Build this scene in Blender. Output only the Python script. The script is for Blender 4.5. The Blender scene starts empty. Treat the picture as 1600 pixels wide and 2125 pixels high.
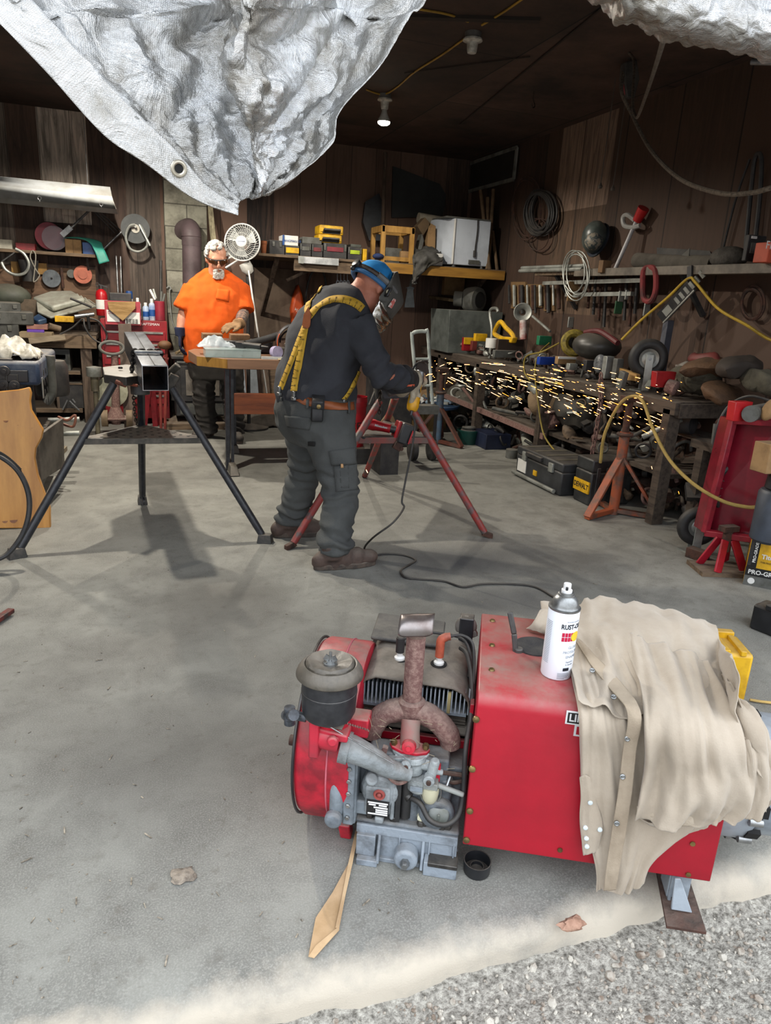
import bpy, bmesh, math, random
from math import sin, cos, pi, radians as R, atan2, hypot, sqrt
from mathutils import Vector as V, Matrix, Euler, noise as mnoise
rnd = random.Random(7)
SC = bpy.context.scene
COL = SC.collection
# ------------------------------------------------------------------ camera
F, CX, CY = 1475., 800., 1062.5
MR = Matrix(((0.94786451, -0.04338936, 0.31570593), (-0.31430754, -0.29071916, 0.90371076), (0.05257033, -0.95582411, -0.28919998)))
EYE = V((0, 0, 1.36))
cd = bpy.data.cameras.new('camera'); cam = bpy.data.objects.new('camera', cd); COL.objects.link(cam)
cd.sensor_fit = 'HORIZONTAL'; cd.sensor_width = 36; cd.lens = 36 * F / 1600; cd.clip_start = .02; cd.clip_end = 200
cx, cy, cz = MR @ V((1, 0, 0)), MR @ V((0, -1, 0)), MR @ V((0, 0, -1))
cam.matrix_world = Matrix(((cx.x, cy.x, cz.x, EYE.x), (cx.y, cy.y, cz.y, EYE.y), (cx.z, cy.z, cz.z, EYE.z), (0, 0, 0, 1)))
SC.camera = cam
def P(px, py, X=None, Y=None, Z=None):
    """where the sight line measured in the photograph meets a plane of the room"""
    r = MR @ V((px - CX, py - CY, F))
    t = (X - EYE.x) / r.x if X is not None else (Y - EYE.y) / r.y if Y is not None else (Z - EYE.z) / r.z
    return EYE + r * t
# ------------------------------------------------------------------ world, lamps, exposure
SC.view_settings.view_transform = 'Standard'; SC.view_settings.look = 'None'
SC.view_settings.gamma = 1; SC.view_settings.use_curve_mapping = False
SC.view_settings.exposure = 0.38
SC.cycles.max_bounces = 6; SC.cycles.diffuse_bounces = 4; SC.cycles.glossy_bounces = 3; SC.cycles.transmission_bounces = 5; SC.cycles.transparent_max_bounces = 8
SC.cycles.use_denoising = True; SC.cycles.sample_clamp_indirect = 6; SC.cycles.caustics_reflective = False; SC.cycles.caustics_refractive = False
W = bpy.data.worlds.new('overcast_sky'); SC.world = W; W.use_nodes = True
wn = W.node_tree.nodes; wl = W.node_tree.links
bg = wn['Background']
tc = wn.new('ShaderNodeTexCoord'); sp = wn.new('ShaderNodeSeparateXYZ'); rp = wn.new('ShaderNodeValToRGB')
wl.new(tc.outputs['Generated'], sp.inputs[0]); wl.new(sp.outputs['Z'], rp.inputs[0]); wl.new(rp.outputs[0], bg.inputs['Color'])
rp.color_ramp.elements[0].color = (.40, .41, .43, 1); rp.color_ramp.elements[1].color = (.94, 1.0, 1.08, 1); rp.color_ramp.elements[0].position = .05; rp.color_ramp.elements[1].position = .62
bg.inputs['Strength'].default_value = 2.9
LAMPS = [(-.2, 4.45, 2.66), (-.2, 6.3, 2.66), (1.95, 6.15, 2.66)]
LAMP_W = (170, 170, 66)
for k, l in enumerate(LAMPS):
    ld = bpy.data.lights.new('lamp_light', 'SPOT'); ld.spot_size = R(172); ld.spot_blend = .35; ld.energy = LAMP_W[k]; ld.color = (1.0, .92, .79); ld.shadow_soft_size = .035
    lo = bpy.data.objects.new('lamp_light', ld); lo.location = (l[0], l[1], l[2] - .05); COL.objects.link(lo)
# ------------------------------------------------------------------ materials
def lin(h):
    if not isinstance(h, str): return tuple(h)[:3]
    c = [int(h[i:i + 2], 16) / 255 for i in (0, 2, 4)]
    return tuple(x / 12.92 if x <= .04045 else ((x + .055) / 1.055) ** 2.4 for x in c)
MATS = {}
def nod(nt, t, **kw):
    n = nt.nodes.new('ShaderNode' + t)
    for k, v in kw.items():
        if k in n.inputs: n.inputs[k].default_value = v
        else: setattr(n, k, v)
    return n
def mat(c, r=.6, m=0., c2=None, s=6., a=.42, b=.62, bump=0., bs=60., dust=0., stretch=None, coat=0., emit=0., alpha=1., trans=0., sheen=0.):
    """coloured surface broken up by noise between c and c2, with fine relief and settled dust"""
    key = (c, r, m, c2, s, a, b, bump, bs, dust, stretch, coat, emit, alpha, trans, sheen)
    if key in MATS: return MATS[key]
    M = bpy.data.materials.new('mat_%s' % (c if isinstance(c, str) else len(MATS))); M.use_nodes = True
    nt = M.node_tree; B = nt.nodes['Principled BSDF']; L = nt.links.new
    c1 = lin(c); cc = lin(c2) if c2 else tuple(x * .62 for x in c1)
    t = nod(nt, 'TexCoord'); mp = nod(nt, 'Mapping'); L(t.outputs['Object'], mp.inputs[0])
    if stretch: mp.inputs['Scale'].default_value = stretch
    n = nod(nt, 'TexNoise', Scale=s, Detail=7., Roughness=.65); L(mp.outputs[0], n.inputs['Vector'])
    rp = nod(nt, 'ValToRGB'); L(n.outputs['Fac'], rp.inputs[0])
    e = rp.color_ramp.elements; e[0].position = a; e[1].position = b; e[0].color = (*c1, 1); e[1].color = (*cc, 1)
    out = rp.outputs[0]
    if dust:
        g = nod(nt, 'NewGeometry'); sx = nod(nt, 'SeparateXYZ'); L(g.outputs['Normal'], sx.inputs[0])
        mr = nod(nt, 'MapRange'); mr.inputs[1].default_value = .25; mr.inputs[2].default_value = .95; L(sx.outputs['Z'], mr.inputs[0])
        n2 = nod(nt, 'TexNoise', Scale=9., Detail=8., Roughness=.7); L(t.outputs['Object'], n2.inputs['Vector'])
        mr2 = nod(nt, 'MapRange'); mr2.inputs[1].default_value = .25; mr2.inputs[2].default_value = .7; mr2.inputs[4].default_value = dust; L(n2.outputs['Fac'], mr2.inputs[0])
        mu = nod(nt, 'Math', operation='MULTIPLY'); L(mr.outputs[0], mu.inputs[0]); L(mr2.outputs[0], mu.inputs[1])
        mx = nod(nt, 'MixRGB'); L(mu.outputs[0], mx.inputs[0]); L(out, mx.inputs[1]); mx.inputs[2].default_value = (.23, .20, .165, 1); out = mx.outputs[0]
    L(out, B.inputs['Base Color'])
    B.inputs['Roughness'].default_value = r; B.inputs['Metallic'].default_value = m
    if coat: B.inputs['Coat Weight'].default_value = coat; B.inputs['Coat Roughness'].default_value = .2
    if sheen: B.inputs['Sheen Weight'].default_value = sheen
    if trans: B.inputs['Transmission Weight'].default_value = trans
    if alpha < 1: B.inputs['Alpha'].default_value = alpha
    if emit: L(out, B.inputs['Emission Color']); B.inputs['Emission Strength'].default_value = emit
    if bump:
        n3 = nod(nt, 'TexNoise', Scale=bs, Detail=5.); L(mp.outputs[0], n3.inputs['Vector'])
        bp = nod(nt, 'Bump', Strength=bump, Distance=.01); L(n3.outputs['Fac'], bp.inputs['Height']); L(bp.outputs[0], B.inputs['Normal'])
    MATS[key] = M
    return M
# ------------------------------------------------------------------ mesh accumulator
def basis(d):
    d = V(d).normalized(); u = V((0, 0, 1)) if abs(d.z) < .9 else V((0, 1, 0))
    x = u.cross(d).normalized(); return x, d.cross(x), d
def spl(pts, k=6, closed=False):
    """smooth curve through the points"""
    p = [V(q) for q in pts]; n = len(p); o = []
    rng = n if closed else n - 1
    for i in range(rng):
        g = lambda j: p[j % n] if closed else p[max(0, min(n - 1, j))]
        p0, p1, p2, p3 = g(i - 1), g(i), g(i + 1), g(i + 2)
        for j in range(k):
            t = j / k
            o.append(.5 * ((2 * p1) + (p2 - p0) * t + (2 * p0 - 5 * p1 + 4 * p2 - p3) * t * t + (3 * p1 - p0 - 3 * p2 + p3) * t ** 3))
    if not closed: o.append(p[-1])
    return o
class G:
    def __init__(s): s.v = []; s.f = []; s.mi = []
    def add(s, vs, fs, mi=0):
        o = len(s.v); s.v += [V(q) for q in vs]; s.f += [[i + o for i in f] for f in fs]; s.mi += [mi] * len(fs); return s
    def box(s, c, d, r=None, mi=0, tp=1.):
        """box by centre and size; tp narrows the top"""
        h = V(d) / 2; vs = []
        for z in (-1, 1):
            k = tp if z > 0 else 1
            for x, y in ((-1, -1), (1, -1), (1, 1), (-1, 1)): vs.append(V((x * h.x * k, y * h.y * k, z * h.z)))
        if r is not None:
            m = Euler(r).to_matrix() if not isinstance(r, Matrix) else r
            vs = [m @ q for q in vs]
        return s.add([q + V(c) for q in vs], [(3, 2, 1, 0), (4, 5, 6, 7), (0, 1, 5, 4), (1, 2, 6, 5), (2, 3, 7, 6), (3, 0, 4, 7)], mi)
    def b2(s, lo, hi, mi=0):
        lo, hi = V(lo), V(hi); return s.box((lo + hi) / 2, [abs(q) for q in hi - lo], None, mi)
    def bar(s, a, b, w, t, mi=0, up=(0, 0, 1), tw=1.):
        """flat or square bar from a to b, w across, t along up"""
        a, b = V(a), V(b); d = (b - a).normalized(); x = d.cross(V(up))
        if x.length < 1e-4: x = d.cross(V((0, 1, 0)))
        x.normalize(); y = x.cross(d); vs = []
        for q, k in ((a, 1), (b, tw)):
            for i, j in ((-1, -1), (1, -1), (1, 1), (-1, 1)): vs.append(q + x * i * w / 2 * k + y * j * t / 2 * k)
        return s.add(vs, [(3, 2, 1, 0), (4, 5, 6, 7), (0, 1, 5, 4), (1, 2, 6, 5), (2, 3, 7, 6), (3, 0, 4, 7)], mi)
    def tube(s, pts, r, n=8, closed=False, cap=True, mi=0):
        p = [V(q) for q in pts]; m = len(p); rr = r if isinstance(r, (list, tuple)) else [r] * m
        vs = []; x = None
        for i in range(m):
            if closed: d = p[(i + 1) % m] - p[i - 1]
            else: d = p[min(i + 1, m - 1)] - p[max(i - 1, 0)]
            if d.length < 1e-9: d = V((0, 0, 1))
            d.normalize()
            if x is None: x = basis(d)[0]
            else:
                x = x - d * x.dot(d)
                x = x.normalized() if x.length > 1e-6 else basis(d)[0]
            y = d.cross(x)
            for k in range(n):
                a = 2 * pi * k / n; vs.append(p[i] + (x * cos(a) + y * sin(a)) * rr[i])
        fs = []
        for i in range(m if closed else m - 1):
            j = (i + 1) % m
            for k in range(n): fs.append((i * n + k, i * n + (k + 1) % n, j * n + (k + 1) % n, j * n + k))
        if cap and not closed: fs += [tuple(range(n - 1, -1, -1)), tuple((m - 1) * n + k for k in range(n))]
        return s.add(vs, fs, mi)
    def cyl(s, a, b, r, r2=None, n=16, mi=0, cap=True): return s.tube([a, b], [r, r if r2 is None else r2], n, cap=cap, mi=mi)
    def lathe(s, prof, o=(0, 0, 0), ax=(0, 0, 1), n=24, mi=0, cap=True, sq=(1, 1)):
        """profile of (radius, height) turned about ax through o"""
        x, y, d = basis(ax); o = V(o); vs = []; m = len(prof)
        for r, h in prof:
            for k in range(n):
                a = 2 * pi * k / n; vs.append(o + d * h + (x * cos(a) * sq[0] + y * sin(a) * sq[1]) * r)
        fs = [(i * n + k, i * n + (k + 1) % n, (i + 1) * n + (k + 1) % n, (i + 1) * n + k) for i in range(m - 1) for k in range(n)]
        if cap: fs += [tuple(range(n - 1, -1, -1)), tuple((m - 1) * n + k for k in range(n))]
        return s.add(vs, fs, mi)
    def ell(s, c, rad, r=None, n=16, m=10, mi=0):
        rad = (rad,) * 3 if not hasattr(rad, '__len__') else rad
        mm = Euler(r).to_matrix() if r is not None else Matrix.Identity(3); c = V(c); vs = []
        for i in range(1, m):
            t = pi * i / m
            for k in range(n):
                a = 2 * pi * k / n; vs.append(c + mm @ V((rad[0] * sin(t) * cos(a), rad[1] * sin(t) * sin(a), -rad[2] * cos(t))))
        b = len(vs); vs += [c + mm @ V((0, 0, -rad[2])), c + mm @ V((0, 0, rad[2]))]
        fs = [(i * n + k, i * n + (k + 1) % n, (i + 1) * n + (k + 1) % n, (i + 1) * n + k) for i in range(m - 2) for k in range(n)]
        fs += [(b, (k + 1) % n, k) for k in range(n)] + [(b + 1, (m - 2) * n + k, (m - 2) * n + (k + 1) % n) for k in range(n)]
        return s.add(vs, fs, mi)
    def prism(s, poly, h, o=(0, 0, 0), x=(1, 0, 0), y=(0, 1, 0), mi=0):
        """outline in the plane o,x,y pushed h along x cross y (centred)"""
        o, x, y = V(o), V(x).normalized(), V(y).normalized(); z = x.cross(y); n = len(poly)
        vs = [o + x * a + y * b - z * h / 2 for a, b in poly] + [o + x * a + y * b + z * h / 2 for a, b in poly]
        return s.add(vs, [tuple(range(n - 1, -1, -1)), tuple(range(n, 2 * n))] + [(i, (i + 1) % n, n + (i + 1) % n, n + i) for i in range(n)], mi)
    def hull(s, pts, h, mi=0):
        """world-space outline (roughly flat) given thickness h"""
        p = [V(q) for q in pts]; n = len(p); nn = V((0, 0, 0))
        for i in range(n): nn += p[i].cross(p[(i + 1) % n])
        nn.normalize()
        return s.add([q - nn * h / 2 for q in p] + [q + nn * h / 2 for q in p], [tuple(range(n - 1, -1, -1)), tuple(range(n, 2 * n))] + [(i, (i + 1) % n, n + (i + 1) % n, n + i) for i in range(n)], mi)
    def grid(s, fn, nu, nv, mi=0, wrap=False):
        vs = [fn(i / nu, j / nv) for j in range(nv + 1) for i in range(nu + (0 if wrap else 1))]; w = nu if wrap else nu + 1
        fs = [(j * w + i, j * w + (i + 1) % w, (j + 1) * w + (i + 1) % w, (j + 1) * w + i) for j in range(nv) for i in range(nu)]
        return s.add(vs, fs, mi)
    def loft(s, rings, mi=0, cap=True):
        n = len(rings[0]); m = len(rings)
        fs = [(i * n + k, i * n + (k + 1) % n, (i + 1) * n + (k + 1) % n, (i + 1) * n + k) for i in range(m - 1) for k in range(n)]
        if cap: fs += [tuple(range(n - 1, -1, -1)), tuple((m - 1) * n + k for k in range(n))]
        return s.add([q for r in rings for q in r], fs, mi)
    def tor(s, c, ax, R_, r, n=32, k=8, mi=0, sq=(1, 1)):
        x, y, d = basis(ax); c = V(c)
        return s.tube([c + x * R_ * cos(2 * pi * i / n) * sq[0] + y * R_ * sin(2 * pi * i / n) * sq[1] for i in range(n)], r, k, closed=True, mi=mi)
    def bolt(s, c, ax, r=.008, h=.006, mi=0): return s.lathe([(r, 0), (r, h * .8), (r * .8, h)], c, ax, 6, mi)
    def move(s, m):
        s.v = [m @ q for q in s.v]; return s
# ------------------------------------------------------------------ objects
BASE = {}
def T(name, label, cat, base=(0, 0, 0), group=None, rz=None, kind=None):
    """a thing: an Empty at its base. Without rz its parts are given in room coordinates; with rz in its own."""
    o = bpy.data.objects.new(name, None); o.empty_display_size = .05; COL.objects.link(o); o.location = base
    if rz is not None: o.rotation_euler = (0, 0, rz) if not hasattr(rz, '__len__') else rz
    BASE[o.name] = V(base) if rz is None else None
    tag(o, label, cat, group, kind); return o
def tag(o, label=None, cat=None, group=None, kind=None):
    if label: o['label'] = label
    if cat: o['category'] = cat
    if group: o['group'] = group
    if kind: o['kind'] = kind
    return o
def mesh(name, g, ms, off=None, bev=0., sm=38, sub=0, thick=0., seg=2):
    me = bpy.data.meshes.new(name)
    vs = [q - off for q in g.v] if off is not None else g.v
    me.from_pydata([tuple(q) for q in vs], [], g.f)
    ms = ms if isinstance(ms, (list, tuple)) else [ms]
    for m in ms: me.materials.append(m)
    if len(ms) > 1: me.polygons.foreach_set('material_index', g.mi)
    bm = bmesh.new(); bm.from_mesh(me); bmesh.ops.recalc_face_normals(bm, faces=bm.faces) if not thick else None; bm.to_mesh(me); bm.free()
    if sm: me.polygons.foreach_set('use_smooth', [True] * len(me.polygons)); me.set_sharp_from_angle(angle=R(sm))
    o = bpy.data.objects.new(name, me); COL.objects.link(o)
    if thick: q = o.modifiers.new('solid', 'SOLIDIFY'); q.thickness = thick; q.offset = 0
    if bev: q = o.modifiers.new('bevel', 'BEVEL'); q.width = bev; q.segments = seg; q.limit_method = 'ANGLE'; q.angle_limit = R(35); q.harden_normals = False
    if sub: q = o.modifiers.new('sub', 'SUBSURF'); q.levels = sub; q.render_levels = sub
    return o
def p(par, name, g, ms, label=None, **kw):
    """a part of par (a thing or one of its parts)"""
    b = BASE.get(par.name); o = mesh(name, g, ms, off=b, **kw); o.parent = par; BASE[o.name] = b
    if label: o['label'] = label
    return o
def parts(par, name, g, m, **kw):
    """every separate piece gathered in g becomes a part of its own"""
    par_ = list(range(len(g.v)))
    def fd(i):
        while par_[i] != i: par_[i] = par_[par_[i]]; i = par_[i]
        return i
    for f in g.f:
        for i in f[1:]: par_[fd(i)] = fd(f[0])
    gr = {}
    for f in g.f: gr.setdefault(fd(f[0]), []).append(f)
    o = []
    for fs in gr.values():
        ids = sorted({i for f in fs for i in f}); ix = {i: k for k, i in enumerate(ids)}
        o.append(p(par, name, G().add([g.v[i] for i in ids], [[ix[i] for i in f] for f in fs]), m, **kw))
    return o
def S(name, label, cat, g, ms, group=None, kind=None, **kw):
    """a thing that is one mesh, its origin at the middle of its underside"""
    lo = V([min(q[i] for q in g.v) for i in range(3)]); hi = V([max(q[i] for q in g.v) for i in range(3)])
    b = V(((lo.x + hi.x) / 2, (lo.y + hi.y) / 2, lo.z)); o = mesh(name, g, ms, off=b, **kw); o.location = b; BASE[o.name] = b
    return tag(o, label, cat, group, kind)
def ST(name, g, ms, **kw):
    o = mesh(name, g, ms, **kw); o['kind'] = 'structure'; return o
def copy_tree(o, loc=None, rot=None, label=None, par=None):
    c = o.copy(); COL.objects.link(c)
    if par: c.parent = par
    if loc is not None: c.location = loc
    if rot is not None: c.rotation_euler = rot
    if label: c['label'] = label
    for ch in [q for q in o.children]: copy_tree(ch, par=c)
    return c
def text(par, body, size, o, x, y, m, name='lettering', al='CENTER', ext=.0004, wrap=None, sx=1., bold=0.):
    """raised or printed lettering lying in the plane o,x,y (room or thing coordinates as par's parts); wrap=(axis point, radius) bends it round a can"""
    cu = bpy.data.curves.new(name, 'FONT'); cu.body = body; cu.size = size; cu.align_x = al; cu.align_y = 'CENTER'; cu.extrude = ext; cu.offset = bold; cu.resolution_u = 3
    t = bpy.data.objects.new(name, cu); COL.objects.link(t); bpy.context.view_layer.update()
    me = bpy.data.meshes.new_from_object(t.evaluated_get(bpy.context.evaluated_depsgraph_get())); bpy.data.objects.remove(t)
    x, y, o = V(x).normalized(), V(y).normalized(), V(o); z = x.cross(y); b = BASE.get(par.name) or V((0, 0, 0))
    for q in me.vertices:
        a = q.co.x * sx
        if wrap:
            an = a / wrap; w = o - z * wrap; q.co = w + (z * cos(an) + x * sin(an)) * (wrap + q.co.z) + y * q.co.y - b
        else: q.co = o + x * a + y * q.co.y + z * q.co.z - b
    me.materials.clear(); me.materials.append(m)
    ob = bpy.data.objects.new(name, me); COL.objects.link(ob); ob.parent = par; BASE[ob.name] = BASE.get(par.name); return ob
def fbm(q, o=4): return mnoise.fractal(V(q), 1.0, 2.0, o)
def PF(px, py, O, ang, x=None, y=None, z=None):
    """like P, but in the turned frame of a thing standing at O"""
    r = MR @ V((px - CX, py - CY, F)); e = EYE - V(O); m = Matrix.Rotation(-ang, 3, 'Z'); r = m @ r; e = m @ e
    t = (x - e.x) / r.x if x is not None else (y - e.y) / r.y if y is not None else (z - e.z) / r.z
    return e + r * t
def cr(p0, p1, p2, p3, t): return .5 * ((2 * p1) + (p2 - p0) * t + (2 * p0 - 5 * p1 + 4 * p2 - p3) * t * t + (3 * p1 - p0 - 3 * p2 + p3) * t ** 3)
def patch(g, rows, ku=10, kv=10, disp=None, mi=0):
    """cloth through a net of points (rows of equal length); disp(u, v) pushes it along its normal"""
    nr, nc = len(rows), len(rows[0])
    def at(i, j): return rows[max(0, min(nr - 1, i))][max(0, min(nc - 1, j))]
    U, Vn = (nc - 1) * ku, (nr - 1) * kv; pts = []
    for b in range(Vn + 1):
        i = min(b // kv, nr - 2); tv = b / kv - i
        cs = [cr(at(i - 1, j), at(i, j), at(i + 1, j), at(i + 2, j), tv) for j in range(nc)]
        row = []
        for a in range(U + 1):
            j = min(a // ku, nc - 2); tu = a / ku - j
            h = lambda k: cs[max(0, min(nc - 1, k))]
            row.append(cr(h(j - 1), h(j), h(j + 1), h(j + 2), tu))
        pts.append(row)
    if disp:
        q = []
        for b in range(Vn + 1):
            r_ = []
            for a in range(U + 1):
                du = pts[b][min(a + 1, U)] - pts[b][max(a - 1, 0)]; dv = pts[min(b + 1, Vn)][a] - pts[max(b - 1, 0)][a]
                n = du.cross(dv); n = n.normalized() if n.length > 1e-9 else V((0, 0, 0))
                r_.append(pts[b][a] + n * disp(a / U, b / Vn))
            q.append(r_)
        pts = q
    w = U + 1
    g.add([q for r_ in pts for q in r_], [(b * w + a, b * w + a + 1, (b + 1) * w + a + 1, (b + 1) * w + a) for b in range(Vn) for a in range(U)], mi)
    return pts

from mathutils.bvhtree import BVHTree
def blob(par, name, g, m, vox=.012, it=4, fn=None, label=None, top=None):
    """closed lumps of g fused into one continuous skin; fn(point, normal) pushes it along the normal (creases, folds)"""
    o = mesh('tmp', g, m, sm=0); q = o.modifiers.new('r', 'REMESH'); q.mode = 'VOXEL'; q.voxel_size = vox
    q = o.modifiers.new('s', 'SMOOTH'); q.iterations = it; q.factor = .5
    bpy.context.view_layer.update()
    me = bpy.data.meshes.new_from_object(o.evaluated_get(bpy.context.evaluated_depsgraph_get())); bpy.data.objects.remove(o)
    vs = [v.co.copy() for v in me.vertices]
    if fn: vs = [a + v.normal * fn(a, v.normal) for a, v in zip(vs, me.vertices)]
    b = BASE.get(par.name) if par else top
    bv = BVHTree.FromPolygons(vs, [tuple(f.vertices) for f in me.polygons])
    for v, a in zip(me.vertices, vs): v.co = a - (b if b is not None else V((0, 0, 0)))
    me.materials.clear(); me.materials.append(m); me.polygons.foreach_set('use_smooth', [True] * len(me.polygons))
    ob = bpy.data.objects.new(name, me); COL.objects.link(ob)
    if par: ob.parent = par; BASE[ob.name] = b
    else: ob.location = top; BASE[ob.name] = top
    if label: ob['label'] = label
    return ob, bv
def hit(bv, px, py, off=0.):
    """where the sight line of a photograph pixel meets a built surface"""
    d = (MR @ V((px - CX, py - CY, F))).normalized(); loc, n, i, ds = bv.ray_cast(EYE, d)
    if loc is None:
        loc, n, i, ds = bv.find_nearest(EYE + d * hit.last)
    else: hit.last = ds
    if n.dot(d) > 0: n = -n
    return loc + n * off, n
hit.last = 3.8
def strap(par, name, bv, path, w, m, off=.005, k=5, thick=.003):
    """webbing laid on a surface along photograph pixels (x, y); w its width in metres"""
    pts = spl([V((x, y, 0)) for x, y in path], k); L_ = []
    for i, q in enumerate(pts):
        a, n = hit(bv, q.x, q.y, off); L_.append((a, n))
    g = G(); vs = []
    for i, (a, n) in enumerate(L_):
        d = L_[min(i + 1, len(L_) - 1)][0] - L_[max(i - 1, 0)][0]
        s_ = d.cross(n).normalized() * w / 2; vs += [a - s_, a + s_]
    g.add(vs, [(2 * i, 2 * i + 1, 2 * i + 3, 2 * i + 2) for i in range(len(L_) - 1)])
    return p(par, name, g, m, thick=thick, sm=60), L_
def decal(par, name, bv, poly, m, off=.003, thick=.002, sub=3):
    """flat piece (pocket flap, label) following a surface, outline in photograph pixels (4 corners)"""
    a, b, c, d = [V((x, y, 0)) for x, y in poly]; g = G()
    g.grid(lambda u, v: (lambda q: hit(bv, q.x, q.y, off)[0])((a * (1 - u) + b * u) * (1 - v) + (d * (1 - u) + c * u) * v), sub, sub)
    return p(par, name, g, m, thick=thick, sm=60)
def ring(c, ax, by, w, d, n=28, e=2.4):
    """superellipse section, w along ax and d along by"""
    o = []
    for k in range(n):
        t = 2 * pi * k / n; cc, ss = cos(t), sin(t)
        o.append(V(c) + V(ax) * (abs(cc) ** (2 / e) * (1 if cc > 0 else -1) * w / 2) + V(by) * (abs(ss) ** (2 / e) * (1 if ss > 0 else -1) * d / 2))
    return o
def head_lumps(g, c, f, u, k=1.):
    """skull, jaw, brow, nose, lips, ears; f looks out of the face, u out of the crown"""
    f, u = V(f).normalized(), V(u).normalized(); u = (u - f * u.dot(f)).normalized(); r = f.cross(u); m = Matrix((r, f, u)).transposed(); e = m.to_euler()
    def E(x, y, z, a, b, h, er=0): g.ell(V(c) + m @ (V((x, y, z)) * k), (a * k, b * k, h * k), (m @ Euler((er, 0, 0)).to_matrix()).to_euler(), 14, 10)
    E(0, -.012, .03, .077, .096, .088); E(0, .022, -.03, .062, .066, .085); E(0, .045, -.085, .036, .036, .032); E(0, .074, .022, .05, .016, .014)
    E(0, .094, -.02, .013, .02, .026, .5); E(0, .1, -.033, .018, .015, .012)
    for s_ in (-1, 1):
        E(s_ * .079, -.01, -.005, .008, .02, .032, .15); E(s_ * .035, .066, -.03, .02, .018, .018); E(s_ * .032, .074, .002, .014, .01, .009); E(s_ * .012, .09, -.036, .009, .01, .008)
    E(0, .083, -.06, .024, .011, .007); E(0, .081, -.071, .021, .012, .008)
    return m
def hand_lumps(g, w, d, n, curl=.5, k=1., side=1, spread=.12):
    """palm, four unequal bent fingers and a thumb; w wrist, d towards the fingers, n out of the back of the hand, side +1 puts the thumb at d x n"""
    d, n = V(d).normalized(), V(n).normalized(); n = (n - d * n.dot(d)).normalized(); t = d.cross(n) * side; w = V(w)
    for i in range(5):
        o = (i - 2) * .016; g.tube([w + t * o * .7 * k, w + (d * .05 + t * o) * k, w + (d * .088 + t * o * 1.1) * k], [.013 * k, .0145 * k, .012 * k], 8)
    for i, (ln, r_) in enumerate(((.072, .0098), (.080, .0102), (.074, .0098), (.058, .0086))):
        b = w + (d * (.088 - .006 * abs(i - 1)) + t * (.031 - i * .0205)) * k; q = [b]; a = curl * .5; dd = d
        for s_ in (.45, .32, .25):
            dd = (d * cos(a) - n * sin(a) + t * spread * (1 - i * .66) * .5).normalized(); q.append(q[-1] + dd * ln * s_ * k); a += curl
        g.tube(q, [r_ * k * 1.1, r_ * k * 1.05, r_ * k, r_ * k * .85], 8); g.ell(q[-1], r_ * k * .85, None, 8, 6)
    b = w + (d * .022 + t * .03) * k; q = [b, b + (d * .03 + t * .026 - n * .01 * curl) * k, b + (d * .056 + t * .032 - n * .035 * curl) * k, b + (d * .078 + t * .024 - n * .06 * curl) * k]
    g.tube(q, [.015 * k, .0125 * k, .011 * k, .009 * k], 8); g.ell(q[-1], .009 * k, None, 8, 6)
def wr(f1, a1, a2=0., f2=0., sd=0., ax=(1, 1, 1)):
    def fn(q, n):
        b = V((q.x * ax[0], q.y * ax[1], q.z * ax[2]))
        return a1 * (1 - 2.4 * abs(fbm(b * f1 + V((sd, 0, 0)), 3))) + a2 * fbm(b * f2 + V((0, sd, 0)), 3)
    return fn
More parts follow.
